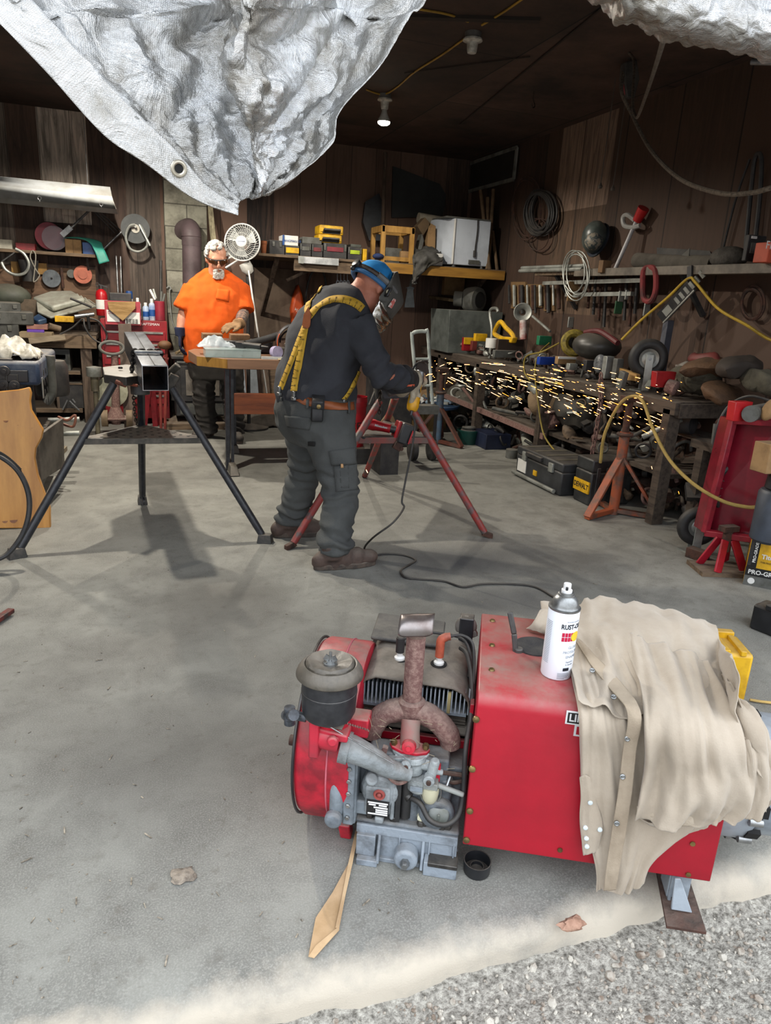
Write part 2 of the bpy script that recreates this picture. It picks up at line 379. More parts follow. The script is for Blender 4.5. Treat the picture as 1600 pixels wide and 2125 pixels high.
# ------------------------------------------------------------------ the room
XL, XR, YB, ZC, YF = -3.9, 3.75, 8.3, 2.92, 1.085
def wood_wall(name, ax, w, dark, light, patches=(), rough=.75, seed=0.):
    """old vertical boards: each board its own tone, grain stretched upwards; patches are (from, to, zfrom, zto, colour) of newer sheets"""
    M = bpy.data.materials.new(name); M.use_nodes = True; nt = M.node_tree; L = nt.links.new; B = nt.nodes['Principled BSDF']
    t = nod(nt, 'TexCoord'); s = nod(nt, 'SeparateXYZ'); L(t.outputs['Object'], s.inputs[0]); u = s.outputs[ax]
    def mth(op, a, b=None, c=None):
        n = nod(nt, 'Math', operation=op)
        for i, q in enumerate((a, b, c)):
            if q is None: continue
            if hasattr(q, 'links'): L(q, n.inputs[i])
            else: n.inputs[i].default_value = q
        return n.outputs[0]
    d = mth('ADD', mth('DIVIDE', u, w), seed); fl = mth('FLOOR', d)
    wn = nod(nt, 'TexWhiteNoise', noise_dimensions='1D'); L(fl, wn.inputs['W'])
    mp = nod(nt, 'Mapping'); mp.inputs['Scale'].default_value = (7, 7, .55); L(t.outputs['Object'], mp.inputs[0])
    ad = nod(nt, 'VectorMath', operation='ADD'); L(mp.outputs[0], ad.inputs[0]); L(wn.outputs['Color'], ad.inputs[1])
    n1 = nod(nt, 'TexNoise', Scale=2.2, Detail=8., Roughness=.7, Distortion=1.8); L(ad.outputs[0], n1.inputs['Vector'])
    n2 = nod(nt, 'TexNoise', Scale=1.1, Detail=5.); L(t.outputs['Object'], n2.inputs['Vector'])
    f = mth('MULTIPLY_ADD', wn.outputs['Value'], .55, mth('MULTIPLY_ADD', n1.outputs['Fac'], .7, mth('MULTIPLY', n2.outputs['Fac'], .55)))
    rp = nod(nt, 'ValToRGB'); L(f, rp.inputs[0]); e = rp.color_ramp.elements
    e[0].position = .55; e[0].color = (*lin(dark), 1); e[1].position = 1.25; e[1].color = (*lin(light), 1)
    out = rp.outputs[0]
    for a, b, z0, z1, c in patches:
        k = mth('MULTIPLY', mth('MULTIPLY', mth('GREATER_THAN', u, a), mth('LESS_THAN', u, b)), mth('MULTIPLY', mth('GREATER_THAN', s.outputs['Z'], z0), mth('LESS_THAN', s.outputs['Z'], z1)))
        r2 = nod(nt, 'ValToRGB'); L(n1.outputs['Fac'], r2.inputs[0]); q = r2.color_ramp.elements
        q[0].position = .36; q[0].color = tuple(x * .3 for x in lin(c)) + (1,); q[1].position = .6; q[1].color = (*lin(c), 1)
        mx = nod(nt, 'MixRGB'); L(k, mx.inputs[0]); L(out, mx.inputs[1]); L(r2.outputs[0], mx.inputs[2]); out = mx.outputs[0]
    sm = mth('FRACT', d); ed = mth('MULTIPLY_ADD', mth('MINIMUM', mth('LESS_THAN', sm, .022), 1.), -.75, 1.)
    mx = nod(nt, 'MixRGB', blend_type='MULTIPLY'); mx.inputs[0].default_value = 1; L(out, mx.inputs[1]); L(ed, mx.inputs[2])
    L(mx.outputs[0], B.inputs['Base Color']); B.inputs['Roughness'].default_value = rough
    bp = nod(nt, 'Bump', Strength=.35, Distance=.01); L(n1.outputs['Fac'], bp.inputs['Height']); L(bp.outputs[0], B.inputs['Normal'])
    return M
def floor_mat():
    M = bpy.data.materials.new('dusty_concrete'); M.use_nodes = True; nt = M.node_tree; L = nt.links.new; B = nt.nodes['Principled BSDF']
    t = nod(nt, 'TexCoord'); O = t.outputs['Object']
    def nz(sc, det, lo, hi, v=O, dist=0.):
        n = nod(nt, 'TexNoise', Scale=sc, Detail=det, Roughness=.65, Distortion=dist); L(v, n.inputs['Vector'])
        m = nod(nt, 'MapRange'); m.inputs[1].default_value = lo; m.inputs[2].default_value = hi; L(n.outputs['Fac'], m.inputs[0]); return m.outputs[0], n
    def mix(f, a, b):
        m = nod(nt, 'MixRGB'); (L(f, m.inputs[0]) if hasattr(f, 'links') else None)
        for i, q in ((1, a), (2, b)):
            if hasattr(q, 'links'): L(q, m.inputs[i])
            else: m.inputs[i].default_value = (*lin(q), 1)
        return m.outputs[0]
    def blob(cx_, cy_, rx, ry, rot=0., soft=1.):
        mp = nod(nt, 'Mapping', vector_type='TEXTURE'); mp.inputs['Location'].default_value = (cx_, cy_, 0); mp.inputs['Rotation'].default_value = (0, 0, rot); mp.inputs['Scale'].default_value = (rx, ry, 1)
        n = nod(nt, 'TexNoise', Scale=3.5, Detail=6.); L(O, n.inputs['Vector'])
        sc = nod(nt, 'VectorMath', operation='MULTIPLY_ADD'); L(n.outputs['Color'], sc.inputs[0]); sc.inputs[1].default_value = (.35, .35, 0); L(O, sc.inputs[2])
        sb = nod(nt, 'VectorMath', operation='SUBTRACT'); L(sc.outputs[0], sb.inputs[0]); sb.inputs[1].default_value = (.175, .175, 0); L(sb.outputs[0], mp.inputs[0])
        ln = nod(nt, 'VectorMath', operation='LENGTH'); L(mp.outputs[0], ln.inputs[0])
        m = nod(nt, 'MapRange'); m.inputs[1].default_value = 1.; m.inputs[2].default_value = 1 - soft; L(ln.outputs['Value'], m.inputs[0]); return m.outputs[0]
    a, _ = nz(.9, 6, .38, .65); b, _ = nz(5, 8, .4, .68, dist=.4); c, n3 = nz(230, 4, .45, .75); g, _ = nz(22, 6, .56, .72)
    col = mix(a, '8b8b84', '75746e'); col = mix(b, col, '666560'); col = mix(c, col, '989790')
    mu = nod(nt, 'Math', operation='MULTIPLY'); L(g, mu.inputs[0]); mu.inputs[1].default_value = .55; col = mix(mu.outputs[0], col, '625d55')
    for cx_, cy_, rx, ry, rt, k, cc in ((1.55, 3.35, .75, .3, -.15, .8, '3c3e42'), (1.1, 2.65, 1.0, .35, .1, .45, '4f4d49'), (.35, 3.1, .35, .35, 0, .5, '4a4742'), (1.75, 2.8, .5, .18, .3, .5, '45464a'), (0.1, 1.95, .7, .45, .2, .6, '514e49'), (.25, 2.9, .5, .6, .3, .5, '4d4a45'), (-.7, 2.3, .9, .45, -.2, .35, '625d55'), (.5, 2.35, .8, .3, 0, .35, '5b574f'), (2.3, 3.2, .6, .3, .5, .4, '565149'), (-.2, 2.6, .6, .3, .3, .25, '5b564f')):  # grinding stains, plus floor dimness between daylight and lamps painted as dark patches
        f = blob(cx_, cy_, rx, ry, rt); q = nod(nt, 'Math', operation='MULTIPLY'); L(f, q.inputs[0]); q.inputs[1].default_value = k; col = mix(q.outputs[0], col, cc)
    s = nod(nt, 'SeparateXYZ'); L(O, s.inputs[0])
    ne, _ = nz(4., 5, 0, 1); q = nod(nt, 'Math', operation='MULTIPLY_ADD'); L(ne, q.inputs[0]); q.inputs[1].default_value = .22; L(s.outputs['Y'], q.inputs[2])
    m = nod(nt, 'MapRange'); m.inputs[1].default_value = 1.27; m.inputs[2].default_value = 1.20; L(q.outputs[0], m.inputs[0]); col = mix(m.outputs[0], col, 'b4ab9c')
    L(col, B.inputs['Base Color']); B.inputs['Roughness'].default_value = .82
    bp = nod(nt, 'Bump', Strength=.35, Distance=.004); L(n3.outputs['Fac'], bp.inputs['Height']); L(bp.outputs[0], B.inputs['Normal'])
    return M
g = G()
prof = [(7.25, 0), (5, 0), (3, 0), (2, 0), (1.3, 0), (.16, 0), (.09, -.002), (.05, -.007), (.025, -.016), (.008, -.032), (0, -.055), (0, -.16)]
nx = 160
def slab(u, v):
    x = XL + (XR + .6 - XL) * u; i = v * (len(prof) - 1); k = min(int(i + 1e-6), len(prof) - 1); d, z = prof[k]
    w = 1 if d < .12 else 0
    e = .02 * fbm((x * 3, 0, 0)) + .012 * fbm((x * 11, 1, z * 20))
    return V((x, YF + d + w * e, z + (w * .006 * fbm((x * 9, 2, d * 30)) if 0 < d < .1 else 0)))
g.grid(slab, nx, len(prof) - 1)
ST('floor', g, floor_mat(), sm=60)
g = G()
def grav(u, v):
    x = -3 + 7 * u; y = -1.2 + 2.5 * v
    z = -.105 + .012 * fbm((x * 2, y * 2, 0)) + .006 * fbm((x * 14, y * 14, 3)) + .004 * fbm((x * 50, y * 50, 3), 2)
    if y > YF - .07: z += max(0, (y - YF + .07)) * .25
    return V((x, y, z))
g.grid(grav, 420, 150)
g.add([(-40, -40, -.13), (40, -40, -.13), (40, 1.2, -.13), (-40, 1.2, -.13)], [(0, 1, 2, 3)])
gm = mat('b3afa5', .95, c2='57534c', s=70., a=.36, b=.66, bump=1., bs=140.)
ST('ground', g, gm, sm=60)
g = G(); r9 = random.Random(3)
for i in range(1300):
    q = P(r9.uniform(380, 1640), r9.uniform(1800, 2140), Z=-.1)
    if q.y > YF - .02 or q.y < .5: continue
    z = grav((q.x + 3) / 7, (q.y + 1.2) / 2.5).z; s_ = r9.choice((.003, .004, .004, .005, .006, .008 if i % 4 else .013)); g.ell((q.x, q.y, z + s_ * .2), (s_, s_ * r9.uniform(.6, 1), s_ * r9.uniform(.4, .8)), (r9.random(), r9.random(), r9.random() * 6), 6, 4)
tag(mesh('gravel', g, mat('b5b0a5', .9, c2='77695c', s=25.), sm=25), 'loose small gravel stones on the ground in front of the concrete slab', 'gravel', kind='stuff')
ST('wall_back', G().b2((XL, YB, 0), (XR, YB + .12, ZC)), wood_wall('old_boards_back', 0, .285, '1d1411', '6b5346', ((-.86, -.42, 1.9, 3, 'cdbeb0'), (-1.4, -1.13, 0, 3, '86786c'), (-.08, .25, 0, 3, '5e5249'))))
ST('wall_right', G().b2((XR, YF, 0), (XR + .12, YB, ZC)), wood_wall('old_boards_right', 1, .62, '1d1410', '4d392d', ((5.55, 6.38, 2.2, 3, '957c6b'), (5.55, 6.38, 1.3, 2.2, '66503f')), seed=.31))
ST('wall_left', G().b2((XL - .12, YF, 0), (XL, YB, ZC)), wood_wall('old_boards_left', 1, .3, '1a120f', '6a5345'))
def ceil_mat():
    M = bpy.data.materials.new('ceiling_plywood'); M.use_nodes = True; nt = M.node_tree; L = nt.links.new; B = nt.nodes['Principled BSDF']
    t = nod(nt, 'TexCoord'); mp = nod(nt, 'Mapping'); L(t.outputs['Object'], mp.inputs[0]); mp.inputs['Rotation'].default_value = (0, 0, pi / 2)
    br = nod(nt, 'TexBrick', Scale=1., offset=.5); L(mp.outputs[0], br.inputs['Vector'])
    br.inputs['Brick Width'].default_value = 2.44; br.inputs['Row Height'].default_value = 1.22; br.inputs['Mortar Size'].default_value = .006
    br.inputs['Color1'].default_value = (*lin('55423a'), 1); br.inputs['Color2'].default_value = (*lin('382a23'), 1); br.inputs['Mortar'].default_value = (.004, .003, .003, 1)
    n = nod(nt, 'TexNoise', Scale=1.6, Detail=9., Roughness=.7); L(t.outputs['Object'], n.inputs['Vector'])
    rp = nod(nt, 'ValToRGB'); L(n.outputs['Fac'], rp.inputs[0]); e = rp.color_ramp.elements; e[0].position = .35; e[0].color = (.35, .35, .35, 1); e[1].position = .7; e[1].color = (1.5, 1.4, 1.3, 1)
    mx = nod(nt, 'MixRGB', blend_type='MULTIPLY'); mx.inputs[0].default_value = 1; L(br.outputs['Color'], mx.inputs[1]); L(rp.outputs[0], mx.inputs[2])
    L(mx.outputs[0], B.inputs['Base Color']); B.inputs['Roughness'].default_value = .8; return M
ST('ceiling', G().b2((XL, YF, ZC), (XR, YB, ZC + .12)), ceil_mat())
# concrete block chimney column
def block_mat():
    M = bpy.data.materials.new('concrete_blocks'); M.use_nodes = True; nt = M.node_tree; L = nt.links.new; B = nt.nodes['Principled BSDF']
    t = nod(nt, 'TexCoord'); mp = nod(nt, 'Mapping'); L(t.outputs['Object'], mp.inputs[0]); mp.inputs['Rotation'].default_value = (pi / 2, 0, 0); mp.inputs['Location'].default_value = (-.28, 0, 0)
    br = nod(nt, 'TexBrick', Scale=1., offset=.5); L(mp.outputs[0], br.inputs['Vector'])
    br.inputs['Brick Width'].default_value = .44; br.inputs['Row Height'].default_value = .215; br.inputs['Mortar Size'].default_value = .006; br.inputs['Mortar Smooth'].default_value = .3
    br.inputs['Color1'].default_value = (*lin('8c8a80'), 1); br.inputs['Color2'].default_value = (*lin('77766c'), 1); br.inputs['Mortar'].default_value = (*lin('4d4b45'), 1)
    n = nod(nt, 'TexNoise', Scale=5., Detail=9., Roughness=.7); L(t.outputs['Object'], n.inputs['Vector'])
    rp = nod(nt, 'ValToRGB'); L(n.outputs['Fac'], rp.inputs[0]); e = rp.color_ramp.elements; e[0].position = .32; e[0].color = (.5, .48, .45, 1); e[1].position = .55; e[1].color = (1.25, 1.25, 1.2, 1)
    mx = nod(nt, 'MixRGB', blend_type='MULTIPLY'); mx.inputs[0].default_value = 1; L(br.outputs['Color'], mx.inputs[1]); L(rp.outputs[0], mx.inputs[2]); L(mx.outputs[0], B.inputs['Base Color'])
    B.inputs['Roughness'].default_value = .9; bp = nod(nt, 'Bump', Strength=.6, Distance=.01); L(br.outputs['Fac'], bp.inputs['Height']); bp.invert = True; L(bp.outputs[0], B.inputs['Normal']); return M
ST('trim_1', G().b2((.28, 8.08, 0), (.70, YB, ZC)), block_mat(), bev=.006)
tag(COL.objects['trim_1'], kind='structure')
# ------------------------------------------------------------------ engine driven welder at the slab edge
m_red = mat('a80a24', .42, c2='86081c', s=3., a=.3, b=.75, bump=.08, bs=30., dust=.85)
m_redp = mat('b9182f', .5, c2='7d1322', s=10., dust=.9, bump=.15, bs=40.)
m_grey = mat('7c858c', .55, c2='4c5157', s=14., a=.4, b=.7, bump=.3, bs=50., dust=.6)
m_greyl = mat('939ca4', .5, c2='5d646b', s=9., a=.45, b=.75, bump=.15, dust=.4)
m_cast = mat('6a7177', .6, c2='33363a', s=11., a=.38, b=.62, bump=.3, dust=.75)
m_oil = mat('23211f', .35, c2='4a4742', s=16., bump=.2, dust=.3)
m_blk = mat('17181b', .38, c2='27282b', s=8., dust=.6)
m_rub = mat('1b1b1c', .6, c2='2c2b2a', s=12., dust=.35)
m_rust = mat('6b4d48', .9, c2='8a6f66', s=80., bump=.35, bs=260., dust=.8)
m_rustd = mat('4a3026', .9, c2='2c201b', s=20., bump=.5, dust=.4)
m_zinc = mat('9a9c9c', .35, .8, c2='6f706f', s=20.)
m_brass = mat('8f7a4c', .4, .7, c2='5b4a33', s=20.)
m_dust = mat('5c554b', .85, c2='3a3630', s=7., bump=.4, bs=40., dust=.9)
m_white = mat('d9d9d6', .45, c2='bcbbb6', s=6., a=.4, b=.8)
m_steel = mat('8b8d8f', .38, .75, c2='5d5e60', s=9.)
m_wood = mat('8a6a41', .7, c2='6b4d2d', s=3., stretch=(1, 1, 9), bump=.15)
m_dark = mat('0d0c0c', .8)
m_tan = mat('aea292', .9, c2='978a79', s=5., a=.3, b=.7, bump=.12, bs=260., sheen=.2)
WO = V((.687, 1.266, 0)); WA = -R(26.96); WM = Matrix.Translation(WO) @ Matrix.Rotation(WA, 4, 'Z')
w = T('engine_welder', 'red engine-driven welder with exposed grey engine, standing on the edge of the slab', 'welder', WO, rz=WA)
def LW(px, py, **k): return PF(px, py, WO, WA, **k)
# red sheet-metal housing
pr_ = [(0, .10), (0, .478), (.004, .494), (.014, .506), (.03, .512), (.44, .512), (.456, .506), (.466, .494), (.47, .478), (.47, .10)]
g = G().prism(pr_, .575, (.2875, 0, 0), (0, 1, 0), (0, 0, 1))
hs = p(w, 'housing', g, m_red, bev=.003)
g = G()
for px, py in ((988, 1492), (980, 1595), (975, 1682), (968, 1742)): q = LW(px, py, y=0); g.lathe([(.0085, 0), (.008, .004), (.004, .006)], (q.x, -.0005, q.z), (0, -1, 0), 12)
for px, py in ((1162, 1763), (1437, 1750), (1428, 1814)): q = LW(px, py, y=0); g.lathe([(.006, 0), (.006, .003)], (q.x, -.0005, q.z), (0, -1, 0), 10)
for y in (.12, .25, .4): g.lathe([(.008, 0), (.006, .004)], (.03, y, .5125), (0, 0, 1), 12)
parts(hs, 'screw', g, m_brass)
q0, q1 = LW(1176, 1474, y=0), LW(1212, 1524, y=0); x0, zt = q0.x, q0.z
d_w, d_b = mat('e4e4e4', .4), mat('101214', .4)
lg = p(hs, 'logo', G().prism([(x0, zt), (x0 + .1, zt), (x0 + .1, zt - .034), (x0 + .07, zt - .034), (x0 + .07, zt - .062), (x0 + .022, zt - .062), (x0 + .022, zt - .034), (x0, zt - .034)], .0012, (0, -.0004, 0), (1, 0, 0), (0, 0, 1)), d_w, bev=.0005)
p(lg, 'black_field', G().prism([(x0 + .004, zt - .004), (x0 + .096, zt - .004), (x0 + .096, zt - .03), (x0 + .004, zt - .03)], .0012, (0, -.001, 0), (1, 0, 0), (0, 0, 1)), d_b)
p(lg, 'red_field', G().prism([(x0 + .027, zt - .037), (x0 + .066, zt - .037), (x0 + .066, zt - .057), (x0 + .027, zt - .057)], .0012, (0, -.001, 0), (1, 0, 0), (0, 0, 1)), m_red)
text(lg, 'LINCOLN', .026, (x0 + .007, -.0018, zt - .0172), (1, 0, 0), (0, 0, 1), d_w, al='LEFT', ext=.0003, bold=.0006, sx=.9)
# generator end bell and its feet
g = G().lathe([(.10, 0), (.155, .004), (.165, .02), (.165, .10), (.16, .112), (.15, .12), (.15, .2), (.13, .225), (.05, .235)], (.575, .25, .245), (1, 0, 0), 40)
eb = p(w, 'end_bell', g, m_greyl)
g = G()
for a in range(0, 360, 30):
    c_ = V((.69, .25 + .163 * cos(R(a)), .245 + .163 * sin(R(a)))); d_ = V((0, cos(R(a)), sin(R(a))))
    g.box(c_, (.03, .012, .03), (R(a), 0, 0))
parts(eb, 'slot', g, m_dark)
g = G()
for a in (190, 220, 250): c_ = V((.665, .25 + .168 * cos(R(a)), .245 + .168 * sin(R(a)))); g.cyl(c_, c_ + V((.03, 0, 0)), .011, n=10)
parts(eb, 'bolt', g, m_zinc)
g = G().hull([LW(1360, 1800, z=.012), LW(1383, 1924, z=.012), LW(1466, 1937, z=.012), LW(1422, 1800, z=.012)], .008)
p(w, 'foot_plate', g, m_rustd, bev=.001)
q = LW(1408, 1880, z=.017)
g = G().prism([(-.006, -.02), (.006, -.02), (.006, .1), (-.006, .1)], .008, (q.x - .018, q.y + .02, .03), (0, 1, 0), (0, 0, 1)).hull([LW(1392, 1886, z=.02), LW(1436, 1893, z=.02), LW(1412, 1822, z=.1), LW(1400, 1822, z=.1)], .007).box((q.x, q.y + .05, .07), (.05, .06, .1))
p(w, 'foot_bracket', g, m_greyl, bev=.002)
# base pan
g = G().prism([(-.265, 0), (-.012, 0), (-.012, .026), (-.265, .026)], .3, (0, .165, .075), (1, 0, 0), (0, 0, 1)).b2((-.255, .02, 0), (-.012, .3, .08))
g.b2((-.258, -.012, 0), (-.205, .03, .018)).b2((-.09, -.012, 0), (-.008, .05, .04)).b2((-.262, .004, .018), (-.214, .03, .078))
g.lathe([(.03, 0), (.03, .03), (.024, .036)], (-.135, .02, .035), (0, -1, 0), 16).b2((-.21, .01, 0), (-.1, .04, .012))
for x in (-.205, -.095): g.prism([(0, 0), (-.03, 0), (0, .08)], .008, (x, .02, .01), (0, 1, 0), (0, 0, 1))
for x in (-.25, -.165, -.09, -.03): g.box((x + .01, .02, .05), (.004, .012, .07))
pan = p(w, 'base_pan', g, mat('868f98', .5, c2='4b4d50', s=9., a=.45, b=.66, bump=.25, bs=60., dust=.5), bev=.004)
p(pan, 'drain_plug', G().lathe([(.012, 0), (.012, .01), (.008, .018)], (-.135, -.016, .035), (0, -1, 0), 6), m_zinc)
p(pan, 'oil_stain', G().b2((-.08, -.014, .03), (-.007, .04, .0415)), m_oil, bev=.002)
# crankcase and front covers
g = G().b2((-.285, .07, .10), (-.014, .40, .262)).box((-.15, .075, .2), (.2, .06, .19)).lathe([(.045, 0), (.045, .02), (.035, .03)], (-.07, .05, .15), (0, -1, 0), 20).b2((-.27, .02, .098), (-.01, .1, .112)).cyl((-.13, .06, .1), (-.13, .06, .26), .02).cyl((-.055, .06, .1), (-.055, .06, .24), .018)
cc = p(w, 'crankcase', g, m_cast, bev=.006)
g = G()
for x in (-.235, -.175, -.10, -.04): g.bolt((x, .035, .112), (0, 0, 1), .011, .012)
for px, py in ((872, 1722), (915, 1738)): q = LW(px, py, y=.03); g.bolt((q.x, .03, .113), (0, 0, 1), .01, .012)
parts(cc, 'bolt', g, m_oil)
g = G().b2((-.312, .01, .10), (-.268, .10, .29)).b2((-.30, -.002, .105), (-.272, .05, .29)).b2((-.29, .025, .12), (-.235, .06, .16)).lathe([(.022, 0), (.022, .02), (.014, .024)], (-.318, -.005, .13), (0, -1, 0), 16)
g.tube(spl([(-.318, .02, .28), (-.322, .01, .23), (-.316, .005, .18), (-.316, .01, .13)]), .019, 10)
p(cc, 'gear_cover', g, m_grey, bev=.005)
g = G()
for z in (.13, .165, .2, .235, .27): g.bolt((-.286, -.002, z), (0, -1, 0), .006, .006)
parts(cc, 'cover_bolt', g, m_zinc)
# dip-stick plug and filler cap
q = LW(875, 1700, y=.035); p(cc, 'oil_plug', G().lathe([(.013, 0), (.011, .014), (.006, .017)], (q.x, .045, q.z), (0, -1, .3), 14), mat('c3c0a6', .5))
q = LW(910, 1695, y=.02); p(cc, 'oil_filler_cap', G().lathe([(.02, 0), (.026, .006), (.026, .02), (.02, .024)], (q.x, .035, q.z), (0, -1, .5), 18).bar((q.x, .012, q.z - .012), (q.x, .008, q.z + .016), .006, .006), mat('777c7b', .5, c2='54584f', dust=.5), bev=.002)
# magneto with nameplate
g = G().lathe([(.05, 0), (.05, .035), (.042, .05)], (-.212, .07, .195), (0, -1, 0), 24).b2((-.248, .015, .135), (-.185, .07, .215)).b2((-.185, .02, .12), (-.174, .07, .24)).b2((-.22, .01, .112), (-.198, .03, .13)).lathe([(.016, 0), (.016, .02)], (-.237, .025, .225), (.3, -.6, .8), 12)
mg = p(w, 'magneto', g, mat('8d9396', .5, c2='5e6264', s=16., bump=.3, dust=.5), bev=.005)
p(mg, 'red_terminal', G().tor((-.212, .013, .196), (0, -1, 0), .011, .004, 18, 6).ell((-.212, .012, .196), .006), mat('9c4740', .6))
npt = p(mg, 'nameplate', G().box((-.214, .0135, .156), (.056, .002, .045)), mat('1b1c1e', .4))
g = G()
for i, (y_, a_, b_) in enumerate(((.016, -.5, .5), (.010, -.45, -.1), (.010, .05, .45), (.003, -.2, .5), (-.004, -.1, .5), (-.010, -.1, .5), (-.016, -.48, .5))): g.b2((-.214 + a_ * .05, .0118, .156 + y_ - .0022), (-.214 + b_ * .05, .0122, .156 + y_ + .002))
p(npt, 'printed_fields', g, d_w)
p(mg, 'coil_strap', G().b2((-.172, .025, .115), (-.16, .08, .235)).cyl((-.148, .045, .12), (-.148, .045, .23), .014), m_rub)
# fan shroud drum
g = G().lathe([(.02, 0), (.19, 0), (.225, .004), (.235, .02), (.235, .132), (.23, .14), (.2, .142)], (-.428, .225, .234), (1, 0, 0), 56)
dr = p(w, 'fan_shroud', g, m_redp)
p(dr, 'rim', G().tor((-.426, .225, .234), (1, 0, 0), .2325, .004, 56, 6), m_blk)
p(dr, 'seam', G().tor((-.342, .225, .234), (1, 0, 0), .2355, .0022, 56, 6), mat('c56472', .6))
p(dr, 'crank_stub', G().cyl((-.445, .12, .24), (-.468, .12, .24), .014), m_rustd)
p(dr, 'lower_flange', G().box((-.3, .06, .045), (.03, .03, .08), (.5, 0, 0)), m_redp, bev=.004)
# cylinder cowl, fins, plugs
arch = [(-.305, .30), (-.305, .37), (-.298, .402), (-.28, .425), (-.255, .436), (-.06, .430), (-.035, .42), (-.018, .398), (-.012, .365), (-.012, .30)]
inn = [(x * .965 - .004, z - .008 if z > .31 else z) for x, z in arch]
g = G(); n_ = len(arch)
g.loft([[V((x, y, z + d)) for x, z in arch] for y, d in ((.15, 0), (.16, .003), (.28, .008), (.42, 0), (.45, -.03))], cap=False)
cw = p(w, 'cylinder_cowl', g, m_dust, thick=.004)
g = G()
for px in (785, 962): pass
for k in range(26):
    x = -.288 + k * .0108
    if abs(x + .157) < .018: continue
    g.b2((x, .165, .352), (x + .0035, .22, .415))
fn = p(w, 'cooling_fins', g, m_greyl)
p(fn, 'fin_base', G().b2((-.292, .166, .345), (-.02, .215, .355)), m_grey)
g = G()
for k in range(7): g.b2((-.288, .18, .285 + k * .009), (-.212, .3, .289 + k * .009)).b2((-.095, .18, .285 + k * .009), (-.02, .3, .289 + k * .009))
g.b2((-.27, .2, .28), (-.04, .3, .35))
p(w, 'cylinder_barrels', g, m_dust)
p(fn, 'yellow_fin', G().b2((-.07, .162, .352), (-.062, .168, .412)), mat('a89a6a', .7))
g = G().b2((-.31, .15, .27), (-.298, .17, .40)).b2((-.012, .14, .22), (-.002, .17, .40)).b2((-.305, .15, .262), (-.005, .165, .285)).b2((-.3, .17, .2), (-.24, .3, .27))
p(w, 'red_frame', g, m_red, bev=.002)
p(w, 'dark_valley', G().b2((-.3, .24, .24), (-.015, .43, .42)), m_dark)
for nm, x, y, mm_, el in (('black', -.208, .25, m_rub, 0), ('orange', -.103, .25, mat('b4553b', .6, c2='7d3d2c', s=14., dust=.3), 1)):
    sp_ = p(w, 'spark_plug', G().lathe([(.014, 0), (.014, .008), (.008, .012), (.0075, .03)], (x, y, .44), (0, 0, 1), 12), m_white)
    p(sp_, 'plug_well', G().lathe([(.022, 0), (.022, .002)], (x, y, .4405), (0, 0, 1), 20), m_dark)
    g = G().cyl((x, y, .463), (x, y, .505), .0115, n=14)
    if el: g.tube(spl([(x, y, .5), (x + .002, y, .513), (x + .014, y + .003, .52), (x + .024, y + .005, .522)], 4), [.0115] * 9 + [.0105] * 4, 12)
    else: g.cyl((x, y, .5), (x, y, .507), .0115, .009)
    p(sp_, 'plug_boot', g, mm_, label=nm + ' rubber plug boot')
p(w, 'ignition_lead', G().tube(spl([(-.08, .255, .522), (-.05, .265, .524), (-.022, .26, .51), (-.012, .24, .47), (-.008, .2, .42), (-.006, .15, .36)]), .004, 8).tube(spl([(-.2, .25, .5), (-.17, .3, .5), (-.1, .33, .49), (-.04, .3, .49), (-.012, .25, .44)]), .004, 8).tube(spl([(-.05, .3, .47), (-.03, .27, .465), (-.012, .2, .42), (-.008, .1, .33)]), .007, 8), m_rub)
p(w, 'flap_cover', G().box((-.2, .4, .455), (.2, .16, .012), (0, .03, .02)), mat('2c2d2e', .8, c2='4e4b45', s=12., a=.45, b=.6, dust=.5), bev=.005)
# exhaust: stack, rain cap, manifold
g = G().tube([(-.157, .12, .385), (-.1575, .122, .49), (-.158, .125, .578)], .0235, 24)
ex = p(w, 'exhaust_stack', g, m_rust)
g = G(); A0, A1 = LW(831, 1290, y=.10), LW(904, 1284, y=.10)
def capf(u, v):
    a = -1.25 + 2.5 * v
    return V((-.2 + .085 * u, .118 + .042 * sin(a) - .01, .592 + .036 * (cos(a) - .5) * .8 - .0 * u)) + V((0, 0, .006 * u))
g.grid(capf, 8, 16)
def capf2(u, v):
    """curved deflector: a half pipe whose belly faces the front"""
    a = -.2 + 2.2 * v; e = .5 - abs(u - .5); k = 1 - (max(0, .22 - e) / .22) ** 2 * .55 * max(0, v)
    return V((-.199 + .082 * u, .118 - .034 * sin(a) * 1, .60 + .030 * cos(a) * k + .012 * u))
g = G().grid(capf2, 14, 14)
p(ex, 'rain_deflector', g, mat('8d8785', .33, .75, c2='6f625d', s=9.), thick=.002)
g = G().lathe([(.033, 0), (.035, .012), (.034, .05), (.028, .056)], (-.157, .12, .352), (0, 0, 1), 24)
for sg, x1 in ((-1, -.253), (1, -.052)):
    c_ = -.157
    g.tube(spl([(c_ + sg * .005, .12, .372), (c_ + sg * .035, .117, .372), (c_ + sg * .07, .112, .356), (x1 + sg * -.006, .108, .325), (x1, .112, .297)], 5), [.030] * 8 + [.028] * 8 + [.026] * 5, 18)
p(w, 'exhaust_manifold', g, m_rust)
